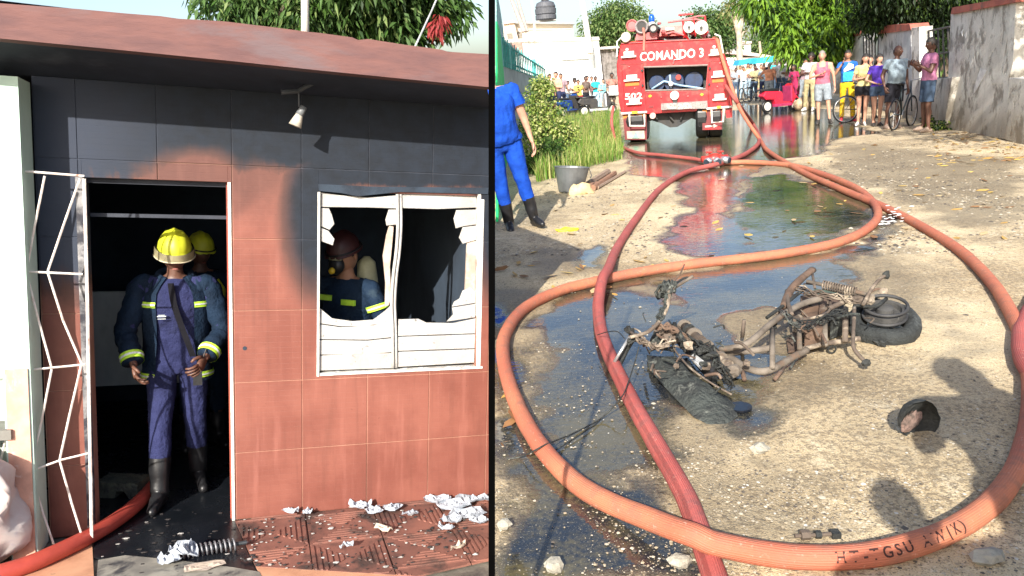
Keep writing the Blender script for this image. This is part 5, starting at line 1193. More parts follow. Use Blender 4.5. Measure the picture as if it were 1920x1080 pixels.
blk('green_plate', [(1503, 562), (1530, 545), (1570, 552), (1558, 578), (1510, 590)], .11, .125, mat('scorched_green', (.10, .13, .09), .7, (.05, .07, .05)))
blk('dark_box', [(1556, 592), (1582, 583), (1580, 628), (1556, 636)], .02, .15, CHAR); blk('rusty_plate', [(1540, 552), (1575, 556), (1570, 575), (1535, 590)], .15, .165, RUSTR); blk('rusty_plate', [(1475, 640), (1500, 600), (1502, 658), (1478, 662)], .02, .03, RUSTR)
blk('engine_cover', [(1482, 600), (1512, 590), (1512, 625), (1486, 622)], .05, .13, RUST)
rod('seat_post', [(1470, 575, .22), (1482, 545, .25), (1500, 525, .28), (1524, 506, .30)], .027, RUSTR); rod('seat_bracket', [(1475, 545, .25), (1478, 570, .24), (1485, 590, .22)], .014, RUST); rod('seat_bracket', [(1522, 505, .3), (1528, 540, .26)], .010, RUST)
rod('brake_bar', [(1438, 596, .2), (1475, 568, .23), (1510, 540, .25)], .012, CHAR)
rod('bracket', [(1508, 532, .26), (1512, 545, .25), (1548, 552, .24), (1552, 570, .2)], .006, RUST); rod('bracket', [(1510, 532, .26), (1545, 534, .26)], .006, RUST); rod('bracket', [(1500, 600, .2), (1540, 592, .2), (1556, 580, .2), (1556, 562, .2)], .009, RUST)
spg = mg([(1543, 534, .27), (1608, 548, .25)]); A, B_ = Vector(spg[0]), Vector(spg[1]); d = (B_-A); L_ = d.length; d.normalize(); u = d.orthogonal().normalized(); w_ = d.cross(u)
obj('shock_spring', MB().tube([A+d*L_*i/220+(u*math.cos(i/220*14*6.283)+w_*math.sin(i/220*14*6.283))*.026 for i in range(221)], .005, 6), RUST, parent=mop, smooth=True)
obj('shock_rod', MB().tube([A-d*.10, B_+d*.05], .012, 8), PALE, parent=mop, smooth=True)
rod('lever', [(1618, 572, .24), (1632, 545, .30), (1648, 525, .34), (1662, 515, .36)], [.012]*15+[.016], RUST); obj('lever_knob', MB().ell(mg([(1662, 515, .36)])[0], (.022, .02, .026), 10, wob=.3), CHAR, parent=mop, smooth=True)
rod('swing_arm', [(1555, 578, .2), (1600, 560, .22), (1640, 556, .2), (1660, 548, .2)], .018, RUST); rod('swing_arm', [(1600, 572, .2), (1640, 575, .2), (1662, 560, .2)], .012, CHAR)
obj('hub_bracket', MB().ell(mg([(1625, 562, .2)])[0], (.06, .035, .03), 10, wob=.5), RUST, parent=mop); obj('hub_bracket', MB().ell(mg([(1656, 548, .22)])[0], (.03, .02, .03), 8, wob=.6), RUST, parent=mop)
# rear wheel lying flat
wc_ = Vector(mg([(1656, 608, .07)])[0]); TL = Euler((R(12), R(-6), 0)).to_matrix()
rw = link('rear_wheel', None, Matrix.Translation(wc_), mop)
tor = MB(); pts = [TL @ Vector((.155*math.cos(i/36*6.2832), .155*math.sin(i/36*6.2832), 0)) for i in range(36)]
tor.tube(pts, .048, 12, closed=True, flat=1.25); crumple(tor, 5, .010, 14); obj('tyre', tor, mat('burnt_rubber', (.030, .034, .034), .85, (.018, .02, .02), 12, dirt=(.09, .1, .1), dscale=9, damt=.55, bmp=1, bdist=.02), parent=rw, smooth=True)
rm_ = MB()
for z_, r_ in ((.055, .115), (.12, .118)): rm_.tube([TL @ Vector((.01+r_*math.cos(i/32*6.2832), .01+r_*math.sin(i/32*6.2832), z_)) for i in range(32)], .010, 6, closed=True)
obj('rim', rm_, mat('blackened_rim', (.05, .05, .05), .7, (.02, .02, .022), 8, dirt=(.2, .19, .18), dscale=12, damt=.6), parent=rw, smooth=True)
obj('brake_drum', MB().lathe([(.11, .04), (.112, .10), (.09, .10), (.085, .07), (.05, .07), (.045, .11), (.015, .115)], (.01, .01, .0), 'z', 24, M=TL.to_4x4()), mat('drum_grey', (.07, .068, .065), .8, (.03, .03, .03), 9, dirt=(.2, .19, .18), dscale=12, damt=.6), parent=rw)
obj('tyre_scrap', MB().ell(mg([(1650, 640, .03)])[0], (.035, .05, .02), 10, wob=.8, seed=4), CHAR, parent=mop); obj('tyre_scrap', MB().ell(mg([(1612, 600, .05)])[0], (.05, .05, .05), 10, wob=.6, seed=9), CHAR, parent=mop)
# front end: handlebars with burnt wire bundles
rod('handlebar', [(1182, 632, .22), (1215, 622, .24), (1240, 598, .28), (1252, 572, .34), (1256, 545, .40)], .013, RUST)
rod('grip_tube', [(1252, 548, .40), (1275, 533, .42), (1299, 518, .45)], .011, PALE); rod('grip_tube', [(1258, 538, .42), (1280, 523, .43), (1290, 520, .44)], .008, CHAR); rod('brake_lever', [(1262, 530, .43), (1276, 512, .46), (1283, 496, .48)], .005, RUSTR)
rod('grip_tube', [(1152, 679, .08), (1180, 632, .20)], .011, TCH); rod('fork_tube', [(1160, 683, .04), (1172, 660, .1), (1188, 632, .19)], .019, CHAR)
rod('cable', [(1120, 628, .10), (1140, 622, .16), (1158, 622, .18), (1172, 636, .2)], .0035, CHAR, 5); 
def bundle(name, l, n_, spread, r_, m, seed):
    rr = random.Random(seed); mb = MB(); base = smoothpath(mg(l), 6)
    for i in range(n_):
        ph = rr.random()*9; mb.tube([Vector(p)+Vector((mnoise.noise(Vector((ph, j*.35, 0))), mnoise.noise(Vector((ph, j*.35, 5))), mnoise.noise(Vector((ph, j*.35, 9)))))*spread for j, p in enumerate(base)], r_*rr.uniform(.6, 1.3), 5)
    return obj(name, mb, m, parent=mop, smooth=True)
bundle('wire_bundle', [(1236, 600, .28), (1246, 580, .32), (1250, 562, .36), (1252, 545, .40)], 9, .04, .006, CHARG, 1); bundle('wire_knot', [(1240, 552, .36), (1254, 545, .40), (1262, 535, .42), (1250, 538, .42), (1238, 556, .36)], 14, .05, .007, CHARG, 2)
bundle('wire_bundle', [(1180, 628, .2), (1205, 640, .2), (1232, 650, .18), (1258, 640, .2)], 8, .05, .006, RUST, 3); bundle('wire_bundle', [(1262, 610, .2), (1272, 625, .2), (1280, 640, .18), (1284, 652, .14)], 10, .04, .006, CHAR, 4); bundle('wire_knot', [(1175, 615, .22), (1185, 625, .2), (1180, 640, .18), (1195, 632, .2)], 8, .03, .007, CHAR, 6)
bundle('wire_bundle', [(1225, 612, .24), (1245, 612, .24), (1262, 618, .22), (1290, 632, .18)], 8, .03, .007, RUSTR, 7)
obj('headset_lump', MB().ell(mg([(1262, 628, .16)])[0], (.05, .05, .05), 10, wob=.7, seed=2), RUST, parent=mop); obj('headset_lump', MB().ell(mg([(1240, 640, .12)])[0], (.06, .05, .05), 10, wob=.7, seed=5), CHARG, parent=mop)
mt = mg([(1283, 612, .14), (1305, 632, .14), (1330, 656, .12), (1368, 692, .09)]); A, B_ = Vector(mt[0]), Vector(mt[-1])
for i, (t_, r_) in enumerate(((0, .042), (.12, .040), (.24, .046), (.38, .036), (.52, .044), (.66, .038), (.80, .046), (.93, .040))):
    p = A.lerp(B_, t_); dd = (B_-A).normalized(); obj('motor_ring', MB().tube([p-dd*.012, p+dd*.012], r_, 14), (PALE, CHAR, PALE, RUST)[i % 4], parent=mop)
obj('motor_shaft', MB().tube([A-(B_-A)*.02, B_], .030, 12), RUST, parent=mop, smooth=True); obj('motor_end', MB().ell(tuple(B_+Vector((.01, -.02, 0))), (.045, .04, .035), 12, wob=.4, seed=3), PALE, parent=mop)
blk('dark_box', [(1270, 645), (1288, 640), (1345, 715), (1335, 722)], .05, .10, CHAR); blk('label_plate', [(1293, 672), (1302, 666), (1325, 684), (1315, 694)], .105, .115, mat('label_white', (.6, .6, .58), .5, (.3, .3, .3), 60)); blk('small_box', [(1318, 694), (1332, 686), (1346, 704), (1334, 712)], .08, .12, TDK)
# the melted leg shield
sh = [(1216, 652), (1240, 650), (1262, 652), (1290, 690), (1330, 720), (1378, 742), (1381, 758), (1366, 773), (1335, 772), (1298, 760), (1262, 728), (1238, 700), (1220, 676)]
cen = np.mean([G(a, b, .08)-mp_o for a, b in sh], 0); ring = [np.array(p) for p in mg([(a, b, .07) for a, b in sh])]; vs = []; K = 7; n = len(sh)
for i in range(K+1):
    for p in ring:
        q_ = cen+(p-cen)*(i/K); z_ = .075*(1-(i/K)**2)+.02; vs.append((q_[0]+.025*mnoise.noise(Vector(q_)*22), q_[1]+.025*mnoise.noise(Vector(q_)*25), q_[2]*0+z_+.035*mnoise.noise(Vector(q_)*9)+.022*mnoise.noise(Vector(q_)*24)))
sb = MB().add(vs, [(i*n+j, i*n+(j+1) % n, (i+1)*n+(j+1) % n, (i+1)*n+j) for i in range(K) for j in range(n)]); obj('leg_shield', sb, CHARG, parent=mop, smooth=True)
rod('shield_rim', [(1238, 690, .04), (1250, 712, .03), (1262, 735, .02), (1272, 748, .02)], .012, mat('ash_rim', (.55, .5, .42), .8, (.2, .15, .1), 14), wob=.8); rod('shield_rib', [(1262, 652, .13), (1290, 686, .13), (1330, 716, .11), (1372, 740, .08)], .006, RUST)
obj('round_cap', MB().lathe([(.055, 0), (.055, .01)], mg([(1388, 765, .012)])[0], 'z', 20), mat('wet_black', (.01, .012, .018), .08), parent=mop)
rod('upright', [(1392, 632, .05), (1395, 600, .16)], .014, RUST); rod('foot_peg', [(1390, 690, .04), (1396, 712, .02)], .014, RUSTR); obj('small_ring', MB().tube([Vector(mg([(1560, 655, .03)])[0])+Vector((.022*math.cos(i/12*6.28), 0, .022*math.sin(i/12*6.28))) for i in range(12)], .005, 5, closed=True), CHAR, parent=mop)
rod('foot_peg', [(1452, 712, .03), (1470, 690, .06)], .012, RUSTR); rod('foot_peg', [(1482, 690, .03), (1496, 668, .06)], .008, CHAR)
rr = random.Random(21)
for i in range(75):
    cx_, cy_ = ((1300, 660), (1540, 600), (1250, 635), (1490, 590), (1620, 565), (1270, 670), (1340, 700))[i % 7]; a, b = cx_+rr.gauss(0, 32), cy_+rr.gauss(0, 20); z_ = rr.uniform(.06, .2); p = Vector(mg([(a, b, z_)])[0])
    if i % 3 == 0: obj('charred_lump', MB().ell(p, (rr.uniform(.012, .035), rr.uniform(.012, .03), rr.uniform(.01, .025)), 8, wob=.9, seed=i), (CHAR, RUST, CHARG)[i % 3 if i % 2 else 1], parent=mop)
    else:
        d_ = Vector((rr.gauss(0, 1), rr.gauss(0, 1), rr.gauss(0, .5))).normalized()*rr.uniform(.05, .15); q1 = p+d_; q1.z = max(.01, q1.z); m1 = (p+q1)/2+Vector((rr.gauss(0, .02), rr.gauss(0, .02), .02)); obj('bent_scrap', MB().tube(smoothpath([p, m1, q1], 5), rr.uniform(.003, .009), 6), (CHAR, RUST, RUSTR, CHARG)[i % 4], parent=mop)
bundle('wire_bundle', [(1300, 640, .16), (1330, 655, .16), (1350, 690, .12), (1372, 715, .04)], 9, .06, .004, CHAR, 12); bundle('wire_bundle', [(1470, 590, .22), (1500, 610, .2), (1540, 600, .18), (1590, 585, .2)], 8, .06, .0035, CHAR, 13); bundle('wire_bundle', [(1490, 540, .26), (1530, 550, .25), (1580, 560, .24), (1630, 570, .2)], 6, .05, .004, RUST, 14)
# wires on the ground
wr_ = smoothpath([G(a, b, z_) for a, b, z_ in ((1198, 650, .18), (1190, 680, .12), (1176, 722, .093), (1165, 745, .10), (1130, 782, .02), (1080, 810, .01), (1042, 826, .05), (1020, 835, .085), (1002, 845, .07), (975, 857, .01), (950, 860, .008))], 8)
obj('wire', MB().tube(wr_, .0035, 6), CHAR, smooth=True, label='thin black burnt wire trailing from the moped over both fire hoses', cat='wire')
wr_ = smoothpath([G(a, b, .012) for a, b in ((1130, 782), (1110, 800), (1060, 832), (1040, 845))], 8); obj('wire', MB().tube(wr_, .003, 6), CHAR, smooth=True, label='short loose wire end lying on the wet ground inside the hose loop', cat='wire')
# charred helmet half
p = G(1724, 822); hb_ = thing('charred_shell', 'charred curved shell like half a helmet lying alone on the gravel', 'debris', Matrix.Translation(p))
vs = []; n = 16
for i in range(9):
    a = i/8*math.pi*.8
    for j in range(n):
        q_ = j/(n-1)*math.pi*1.05; x, y, z = .125*math.sin(a)*math.cos(q_), .055*math.sin(a)*math.sin(q_)+.0, .09*math.cos(a)
        v_ = Euler((.1, .85, .35)).to_matrix() @ Vector((x, y, z)); vs.append(v_+Vector((0, 0, .075))+mnoise.noise_vector(v_*20)*.012)
obj('shell', MB().add(vs, [(i*n+j, i*n+j+1, (i+1)*n+j+1, (i+1)*n+j) for i in range(8) for j in range(n-1)]), CHAR, parent=hb_, smooth=True)
obj('lining', MB().ell((-.03, .02, .075), (.04, .018, .055), 14, wob=.6, seed=3, M=Euler((.1, .85, .35)).to_matrix().to_4x4()), mat('lining_pink', (.26, .17, .14), .9, (.04, .035, .03), 16, bmp=1, bdist=.02), parent=hb_, smooth=True)
for i, (px, py, s_, lb) in enumerate(((1425, 848, .055, 'flat pale concrete chip between the moped and the lower hose'), (1040, 1068, .05, 'pale angular stone at the bottom left of the street'), (1852, 1052, .07, 'grey flat stone outside the loop at the bottom right'), (1275, 1060, .05, 'white frothy lump beside the rose hose at the bottom'), (945, 992, .035, 'small light stone near the black divider at the lower left'))):
    mb = MB().ell((0, 0, .018), (s_*.8, s_*.55, .024), 7, wob=.5, seed=i*3+1); obj('stone', mb, mat('stone_pale', (.36, .34, .28), .9, (.24, .22, .18), 14, bmp=.8, bdist=.01), Matrix.Translation(G(px, py)), label=lb, cat='stone')
sc = thing('metal_fitting', 'small burnt metal fitting on the upper edge of the hose loop', 'fitting', Matrix.Translation(G(1528, 1012)))
obj('shaft', MB().tube([(-.07, 0, .02), (.08, -.0, .018)], .007, 8), RUST, parent=sc); obj('nut', MB().tube([(-.05, 0, .022), (-.02, 0, .022)], .018, 6), RUST, parent=sc); obj('nut', MB().tube([(0, 0, .02), (.02, 0, .02)], .014, 6), CHAR, parent=sc); obj('block', MB().box((.07, 0, .015), (.03, .03, .025)), CHAR, parent=sc)
# bucket, planks, cloth, peel
p = G(1072, 362); dpt = depth(p); k_ = dpt/F; bu = thing('metal_bucket', 'battered grey metal bucket standing by the grass beside the man in blue', 'bucket', Matrix.Translation(p+np.array([0, .15, 0])) @ Euler((-.05, .10, 0)).to_matrix().to_4x4())
hb = 46*k_; M_BK = mat('bucket_metal', (.20, .21, .22), .45, (.12, .125, .13), 3, metal=.5, dirt=(.3, .3, .3), dscale=3, damt=.6)
obj('pail', MB().lathe([(23*k_, 0), (33*k_, hb), (32*k_, hb), (22*k_, .02)], (0, 0, 0), 'z', 28), M_BK, parent=bu, smooth=False)
obj('rim', MB().tube([(33*k_*math.cos(i/28*6.283), 33*k_*math.sin(i/28*6.283), hb) for i in range(28)], .008, 6, closed=True), M_BK, parent=bu)
obj('handle', MB().tube([(33*k_, 0, hb*.95), (34*k_+.02, -.1, hb*.7), (33*k_, -.17, hb*.6)], .006, 6), M_DK, parent=bu)
M_WD = mat('old_wood', (.36, .26, .19), .9, (.22, .15, .11), 6, stretch=(1, 8, 8), bmp=.8, bdist=.01)
for i, (a, b, r_, lb) in enumerate((((1103, 345), (1140, 322), .055, 'thick grey wood piece nearest the bucket'), ((1112, 352), (1152, 325), .045, 'middle brown wood piece in the pile by the grass'), ((1120, 352), (1172, 322), .025, 'thin reddish stick at the front of the wood pile'), ((1098, 352), (1120, 345), .05, 'short dark wood stub beside the bucket'))):
    obj('wood_piece', MB().tube([G(*a, r_), G(*b, r_*1.0)], r_, 7, wob=.4), M_WD if i % 2 == 0 else mat('reddish_wood', (.30, .16, .10), .9), label=lb, cat='wood', group='pieces of wood lying beside the bucket')
cl = MB().ell((0, 0, .05), (.20, .10, .09), 24); crumple(cl, 4, .06, 9); obj('rag', cl, mat('tan_rag', (.62, .48, .27), .85, (.45, .33, .17), 8), Matrix.Translation(G(1088, 364)), smooth=True, label='crumpled tan rag in front of the metal bucket', cat='cloth')
cl = MB().ell((0, 0, .02), (.13, .05, .025), 16); crumple(cl, 7, .03, 12); obj('yellow_peel', cl, mat('bright_yellow', (.72, .62, .03), .6, (.5, .42, .02), 9), Matrix.Translation(G(1064, 434)), smooth=True, label='bright yellow peel lying on the edge of the shadow', cat='peel')
# foam thrown up where the hose leaks
fo = thing('water_spray', 'white splash of water leaking from the outer bend of the hose', 'water', Matrix.Translation(G(1650, 425)))
sp_ = MB(); rr = random.Random(4)
for i in range(45):
    t_ = rr.random(); an = rr.uniform(.1, 1.0); s_ = rr.uniform(.002, .009); sp_.ell((t_*.34*math.cos(an)*1.0, t_*.30*math.sin(an)+.0, .02+rr.random()*.16*t_), (s_*3.2, s_, s_*.7), 5, wob=.5, seed=i)
o = obj('droplets', sp_, mat('foam', (.62, .64, .64), .3), parent=fo, kind='stuff')
# ================================================================ WALLS, BUILDINGS, TREES
def peelwall(name, c, c2, peel, scale=1.6, stain=(.14, .12, .09), amt=.5):
    m, t, b = newmat(name); tc = t.nodes.new('ShaderNodeTexCoord'); v = tc.outputs['Object']
    n1, n2, n3, n4 = noi(t, v, scale, 5, .6), noi(t, scalev(t, v, (1, 1, .7)), 2.2, 6, .7, .3), noi(t, v, 26, 3), noi(t, scalev(t, v, (3, 3, .35)), 2.5, 5, .6)
    sx = t.nodes.new('ShaderNodeSeparateXYZ'); t.links.new(v, sx.inputs[0]); z = E(t, sx.outputs[2])
    col = mixc(t, sstep(n1, .35, .65), c, c2); col = mixc(t, sstep(n2, amt, amt+.10)*.85, col, peel); col = mixc(t, sstep(n4, .5, .8)*.35, col, stain)
    col = mixc(t, sstep(z+(n1-.5)*1.2, .75, .05)*.65, col, (.20, .15, .09)); col = mixc(t, sstep(n3, .6, .7)*.3, col, stain)
    t.links.new(col.s, b.inputs['Base Color']); b.inputs['Roughness'].default_value = .9; bump(t, b, sstep(n2, amt, amt+.05)*-.6+n3*.5, .02, .7); return m
M_W1 = peelwall('peeling_whitewash', (.72, .70, .64), (.58, .55, .49), (.22, .20, .17)); M_W2 = peelwall('blistered_whitewash', (.60, .61, .60), (.45, .47, .48), (.16, .16, .16), 3, amt=.53); M_COP = mat('red_coping', (.42, .12, .08), .8, (.28, .08, .06), 5, dirt=(.15, .1, .08))
def wall(label, base, pts, th, m, name='garden_wall', coping=None, y0=0):
    """pts traced on the vertical plane over the two base pixels; wall runs th metres back"""
    f_ = line_frame(G(*base[0]), G(*base[1])); t_ = thing(name, label, 'wall', f_.M); P_ = [f_.on(a, b, y0) for a, b in pts]
    obj('wall_face', MB().prism(P_, y0, y0+th, chf=.01), m, parent=t_)
    if coping: C_ = [f_.on(a, b, y0-.05) for a, b in coping]; obj('coping', MB().prism(C_, y0-.06, y0+th+.04), M_COP, parent=t_)
    return t_, f_
# right side of the street
w1, f1 = wall('large peeling whitewashed garden wall panel at the right edge of the street', ((1750, 237), (1912, 268)), [(1783, 26), (1906, 4), (1900, 120), (1893, 145), (1912, 266), (1830, 252), (1748, 238), (1748, 150), (1778, 145)], .22, M_W1, coping=[(1784, 27), (1906, 4), (1906, -8), (1786, 14)])
o_ = MB(); c = [f1.on(a, b, -.012) for a, b in ((1838, 128), (1850, 132), (1831, 168), (1825, 176), (1828, 158))]; o_.prism(c, -.012, .004); obj('sun_fleck', o_, mat('sun_fleck_white', (.8, .8, .78), .6), parent=w1)  # sunlight between the leaves, painted on the wall as white flecks
for q_ in ([(1801, 60), (1806, 54), (1804, 68)], [(1808, 66), (1813, 58), (1810, 72)]): obj('sun_fleck', MB().prism([f1.on(a, b, -.012) for a, b in q_], -.012, .004), _mc['sun_fleck_white'], parent=w1)
w2, f2 = wall('low stretch of stained wall at the far right under a dark opening', ((1885, 262), (1980, 282)), [(1893, 146), (2010, 150), (2010, 300), (1885, 262)], .25, M_W1, y0=-.06)
w3, f3 = wall('dark green door set beside the peeling wall at the far right', ((1885, 262), (1980, 282)), [(1906, 4), (2010, -20), (2010, 150), (1899, 146)], .1, mat('dark_opening', (.02, .03, .025), .8), name='gate', y0=.3); w3['category'] = 'gate'
w4, f4 = wall('wall pillar with red coping and blistered white paint behind the man in the grey shirt', ((1646, 205), (1712, 218)), [(1648, 62), (1708, 55), (1712, 216), (1646, 205)], .35, M_W2, coping=[(1646, 64), (1709, 56), (1706, 45), (1665, 47), (1648, 56)])
w5, f5 = wall('narrow grey wall edge right of the pillar with red coping', ((1712, 222), (1724, 224)), [(1709, 52), (1724, 50), (1725, 224), (1712, 222)], .3, M_W1)
w6, f6 = wall('white wall pillar with red coping behind the man in yellow trousers', ((1578, 190), (1622, 196)), [(1582, 70), (1618, 63), (1622, 196), (1578, 190)], .4, peelwall('white_pillar', (.74, .73, .70), (.62, .61, .58), (.4, .4, .4), 3, amt=.6), coping=[(1580, 72), (1612, 66), (1612, 58), (1582, 66)])
M_BAR = mat('dark_bars', (.05, .045, .04), .6); M_VEG = mat('dark_backing', (.03, .045, .02), .9, (.012, .02, .01), 3)
def gate(label, base, quad_, nb, m=M_BAR, back=None):
    f_ = line_frame(G(*base[0]), G(*base[1])); g_ = thing('iron_gate', label, 'gate', f_.M); P_ = [f_.on(a, b, .1) for a, b in quad_]   # tl, tr, br, bl
    for i in range(nb):
        t_ = (i+.5)/nb; a = np.array(P_[0])*(1-t_)+np.array(P_[1])*t_; b = np.array(P_[3])*(1-t_)+np.array(P_[2])*t_; obj('bar', MB().tube([(a[0], .1, a[1]), (b[0], .1, b[1])], .02, 5), m, parent=g_)
    for t_ in (0, .5, 1): a = np.array(P_[0])*(1-t_)+np.array(P_[3])*t_; b = np.array(P_[1])*(1-t_)+np.array(P_[2])*t_; obj('rail', MB().tube([(a[0], .1, a[1]), (b[0], .1, b[1])], .025, 5), m, parent=g_)
    return g_
gate('brown iron gate between the two walls with red coping', ((1618, 200), (1650, 206)), [(1616, 58), (1650, 56), (1648, 206), (1620, 200)], 6)
gate('dark iron gate behind the man in the pink shirt', ((1722, 222), (1790, 238)), [(1722, 62), (1782, 50), (1786, 145), (1724, 150)], 7)
wall('low stained wall under the gate behind the man in the pink shirt', ((1722, 226), (1760, 240)), [(1722, 150), (1786, 145), (1770, 240), (1722, 228)], .2, M_W1, y0=.02)
wall('distant grey wall with pale posts behind the man in the pink tank top', ((1500, 172), (1580, 176)), [(1490, 112), (1582, 96), (1582, 176), (1500, 172)], .3, peelwall('grey_wall', (.34, .33, .30), (.2, .2, .17), (.6, .6, .58), 3, amt=.55))
for px in (1526, 1546, 1562): a = G(px, 178); h_ = 72*depth(a)/F; obj('fence_post', MB().tube([(0, 0, 0), (0, 0, h_)], .06, 6), mat('pale_post', (.62, .6, .55), .8), Matrix.Translation(a), label={1526: 'pale fence post just left of the man in the pink tank top', 1546: 'pale fence post behind the pink tank top', 1562: 'pale fence post between the tank top and the blue shirt'}[px], cat='post', group='pale posts along the distant wall')
wall('far white wall at the shaded end of the street behind the scooter', ((1450, 165), (1500, 166)), [(1446, 108), (1498, 104), (1498, 166), (1450, 165)], .3, mat('far_white', (.5, .5, .48), .9, (.3, .3, .3)))
# left side of the street
b1 = thing('white_building', 'large white building with a closed roller door behind the left crowd', 'building')
fb = line_frame(G(985, 195), G(985, 195)+np.array([1, -.05, 0])); b1.matrix_world = fb.M
MW = mat('bright_white', (.82, .84, .84), .8, (.76, .79, .80), .6, bmp=.1)
def bp(name, pts, y0, y1, m, f_=fb, par=b1): return obj(name, MB().prism([f_.on(a, b, y0) for a, b in pts], y0, y1), m, parent=par)
bp('wall', [(934, 76), (1122, 72), (1135, 192), (1135, 200), (934, 205)], 0, 8, MW); bp('parapet', [(932, 80), (1124, 75), (1123, 69), (932, 74)], -.15, .3, mat('parapet_cream', (.76, .74, .68), .8))
gd = bp('roller_door', [(1053, 112), (1103, 110), (1112, 190), (1066, 192)], -.08, -.02, mat('door_grey', (.45, .5, .53), .6))
for i in range(11): t_ = i/11; bp('slat', [(1053+13*t_+.5, 112+80*t_+.5), (1103+9*t_, 110+80*t_+.5), (1103+9*t_+.6, 110+80*t_+5), (1053+13*t_+1, 112+80*t_+5.5)], -.14, -.085, mat('door_slat', (.68, .73, .75), .5), par=gd)
bp('door_hood', [(1052, 113), (1104, 110), (1104, 107), (1052, 110)], -.3, -.02, mat('shade_grey', (.5, .55, .57), .7)); bp('pipe', [(1112, 90), (1114, 90), (1117, 150), (1115, 150)], -.1, -.02, mat('shade_grey', (.5, .5, .5)))
bp('pink_post', [(1031, 118), (1035, 118), (1041, 150), (1037, 150)], -.25, -.1, mat('pink_post', (.6, .35, .33), .7))
b2 = thing('upper_house', 'cream upper storey with a flat concrete roof carrying a black tank', 'building', fb.M)
CR = mat('cream_plaster', (.74, .66, .54), .85, (.66, .58, .46), 1.5)
bp('wall', [(962, 44), (1074, 46), (1075, 76), (962, 80)], 1.5, 7, CR, par=b2); bp('wall', [(944, 44), (964, 42), (975, 88), (946, 92)], .5, 3, mat('pinkish_plaster', (.70, .55, .44), .85), par=b2); bp('roof_slab', [(961, 44), (964, 40), (1076, 42), (1077, 45)], 1.0, 7.5, mat('slab_grey', (.35, .34, .32), .8), par=b2); bp('roof_slab', [(944, 45), (966, 42), (962, 38), (944, 41)], .3, 3, CR, par=b2)
bp('window', [(969, 60), (978, 59), (980, 71), (971, 72)], 1.42, 1.49, mat('window_dark', (.2, .17, .13), .5), par=b2); bp('window', [(950, 63), (960, 62), (963, 76), (953, 78)], .42, .49, _mc['window_dark'], par=b2)
bp('parapet_band', [(980, 57), (1073, 55), (1073, 53), (980, 54)], 1.4, 1.49, mat('band', (.6, .52, .42), .8), par=b2); bp('balcony', [(955, 82), (978, 79), (980, 98), (962, 102)], -.3, 0, mat('balcony_red', (.5, .22, .18), .8), par=b2)
a = fb.on(1024, 38, 3); tk = thing('water_tank', 'black ribbed water tank on the flat roof of the cream house', 'tank', fb.at(a[0], 3, a[1])); s_ = depth((fb.M @ Matrix.Translation((a[0], 3, a[1]))).translation)/F
obj('barrel', MB().lathe([(17*s_, 0), (19.5*s_, 2*s_), (19.5*s_, 9*s_), (17.5*s_, 10*s_), (19.5*s_, 11*s_), (20*s_, 20*s_), (18*s_, 21*s_), (19*s_, 24*s_), (16*s_, 31*s_), (8*s_, 34*s_)], (0, 0, 0), 'z', 24), mat('tank_black', (.09, .095, .11), .6), parent=tk); obj('lid', MB().lathe([(7*s_, 33*s_), (7*s_, 37*s_)], (0, 0, 0), 'z', 14), TDK, parent=tk); obj('stand', MB().box((0, 0, -1*s_), (36*s_, 20*s_, 2*s_)), _mc['slab_grey'], parent=tk)
def post(name, base, top, r_, m, label, d=None, cat='pole'):
    p0 = G(*base); dd = depth(p0) if d is None else d; p1 = Pd(*top, dd); return obj(name, MB().tube([Pd(*base, dd) if d else p0, p1], [r_, r_*.75], 8), m, label=label, cat=cat)
M_POLE = mat('pole_concrete', (.66, .64, .58), .8, (.55, .52, .47), 4)
post('utility_pole', (1107, 100), (1086, -40), .22, M_POLE, 'pale concrete utility pole rising behind the white building', 52)
post('thin_pole', (1003, 60), (994, -30), .07, M_POLE, 'thin grey mast behind the flat roof beside the black tank', 46)
post('dead_trunk', (983, 60), (952, -20), .16, mat('trunk_grey', (.40, .35, .32), .9), 'left bare leaning trunk behind the cream house', 48, 'tree'); post('dead_trunk', (988, 60), (968, -10), .14, _mc['trunk_grey'], 'right bare leaning trunk behind the cream house', 48.5, 'tree')
# bright green wall and teal fence with pickets
Gg = line_frame(G(929.5, 420), G(951, 292)); gw = thing('green_wall', 'bright green painted wall just right of the black divider', 'wall', Gg.M)
obj('wall_face', MB().prism([Gg.on(a, b, 0) for a, b in ((929, 40), (934, 52), (948, 128), (951, 288), (929.5, 416))], -.03, .0), mat('vivid_green', (.02, .62, .16), .7, (.02, .52, .13), 2), parent=gw)
obj('upper_band', MB().prism([Gg.on(a, b, 0) for a, b in ((929, -25), (937, 20), (943, 60), (948, 128), (934, 52), (929, 40))], -.02, .0), mat('pale_teal', (.38, .60, .55), .8, (.2, .42, .38), 3), parent=gw)
Ft = line_frame(G(950, 288), G(1024, 226)); tf_ = thing('picket_fence', 'teal spear-topped picket fence on a pale wall behind the bushes', 'fence', Ft.M)
obj('base_wall', MB().prism([Ft.on(a, b, .05) for a, b in ((944, 122), (1022, 150), (1025, 230), (950, 292))], .05, .25), mat('mint_grey', (.50, .58, .52), .85, (.36, .42, .38), 2), parent=tf_)
M_TEAL = mat('teal_paint', (.02, .30, .27), .6, (.02, .22, .20), 6); M_TEAL2 = mat('teal_light', (.12, .48, .44), .6)
for i in range(26):
    t_ = i/25; px = 944+78*t_; yt = 66+58*t_+(3 if i % 2 else 0); yb = 124+27*t_
    a, b = Ft.on(px, yt, 0); c, d = Ft.on(px, yb, 0); w_ = .05 if i % 5 else .09; h1 = b-.16; P_ = [(c-w_, d), (c+w_, d), (c+w_, h1), (c+w_*1.3, h1+.03), (c, b), (c-w_*1.3, h1+.03), (c-w_, h1)]
    obj('picket', MB().prism(P_, 0, .03), M_TEAL if i % 5 else M_TEAL2, parent=tf_)
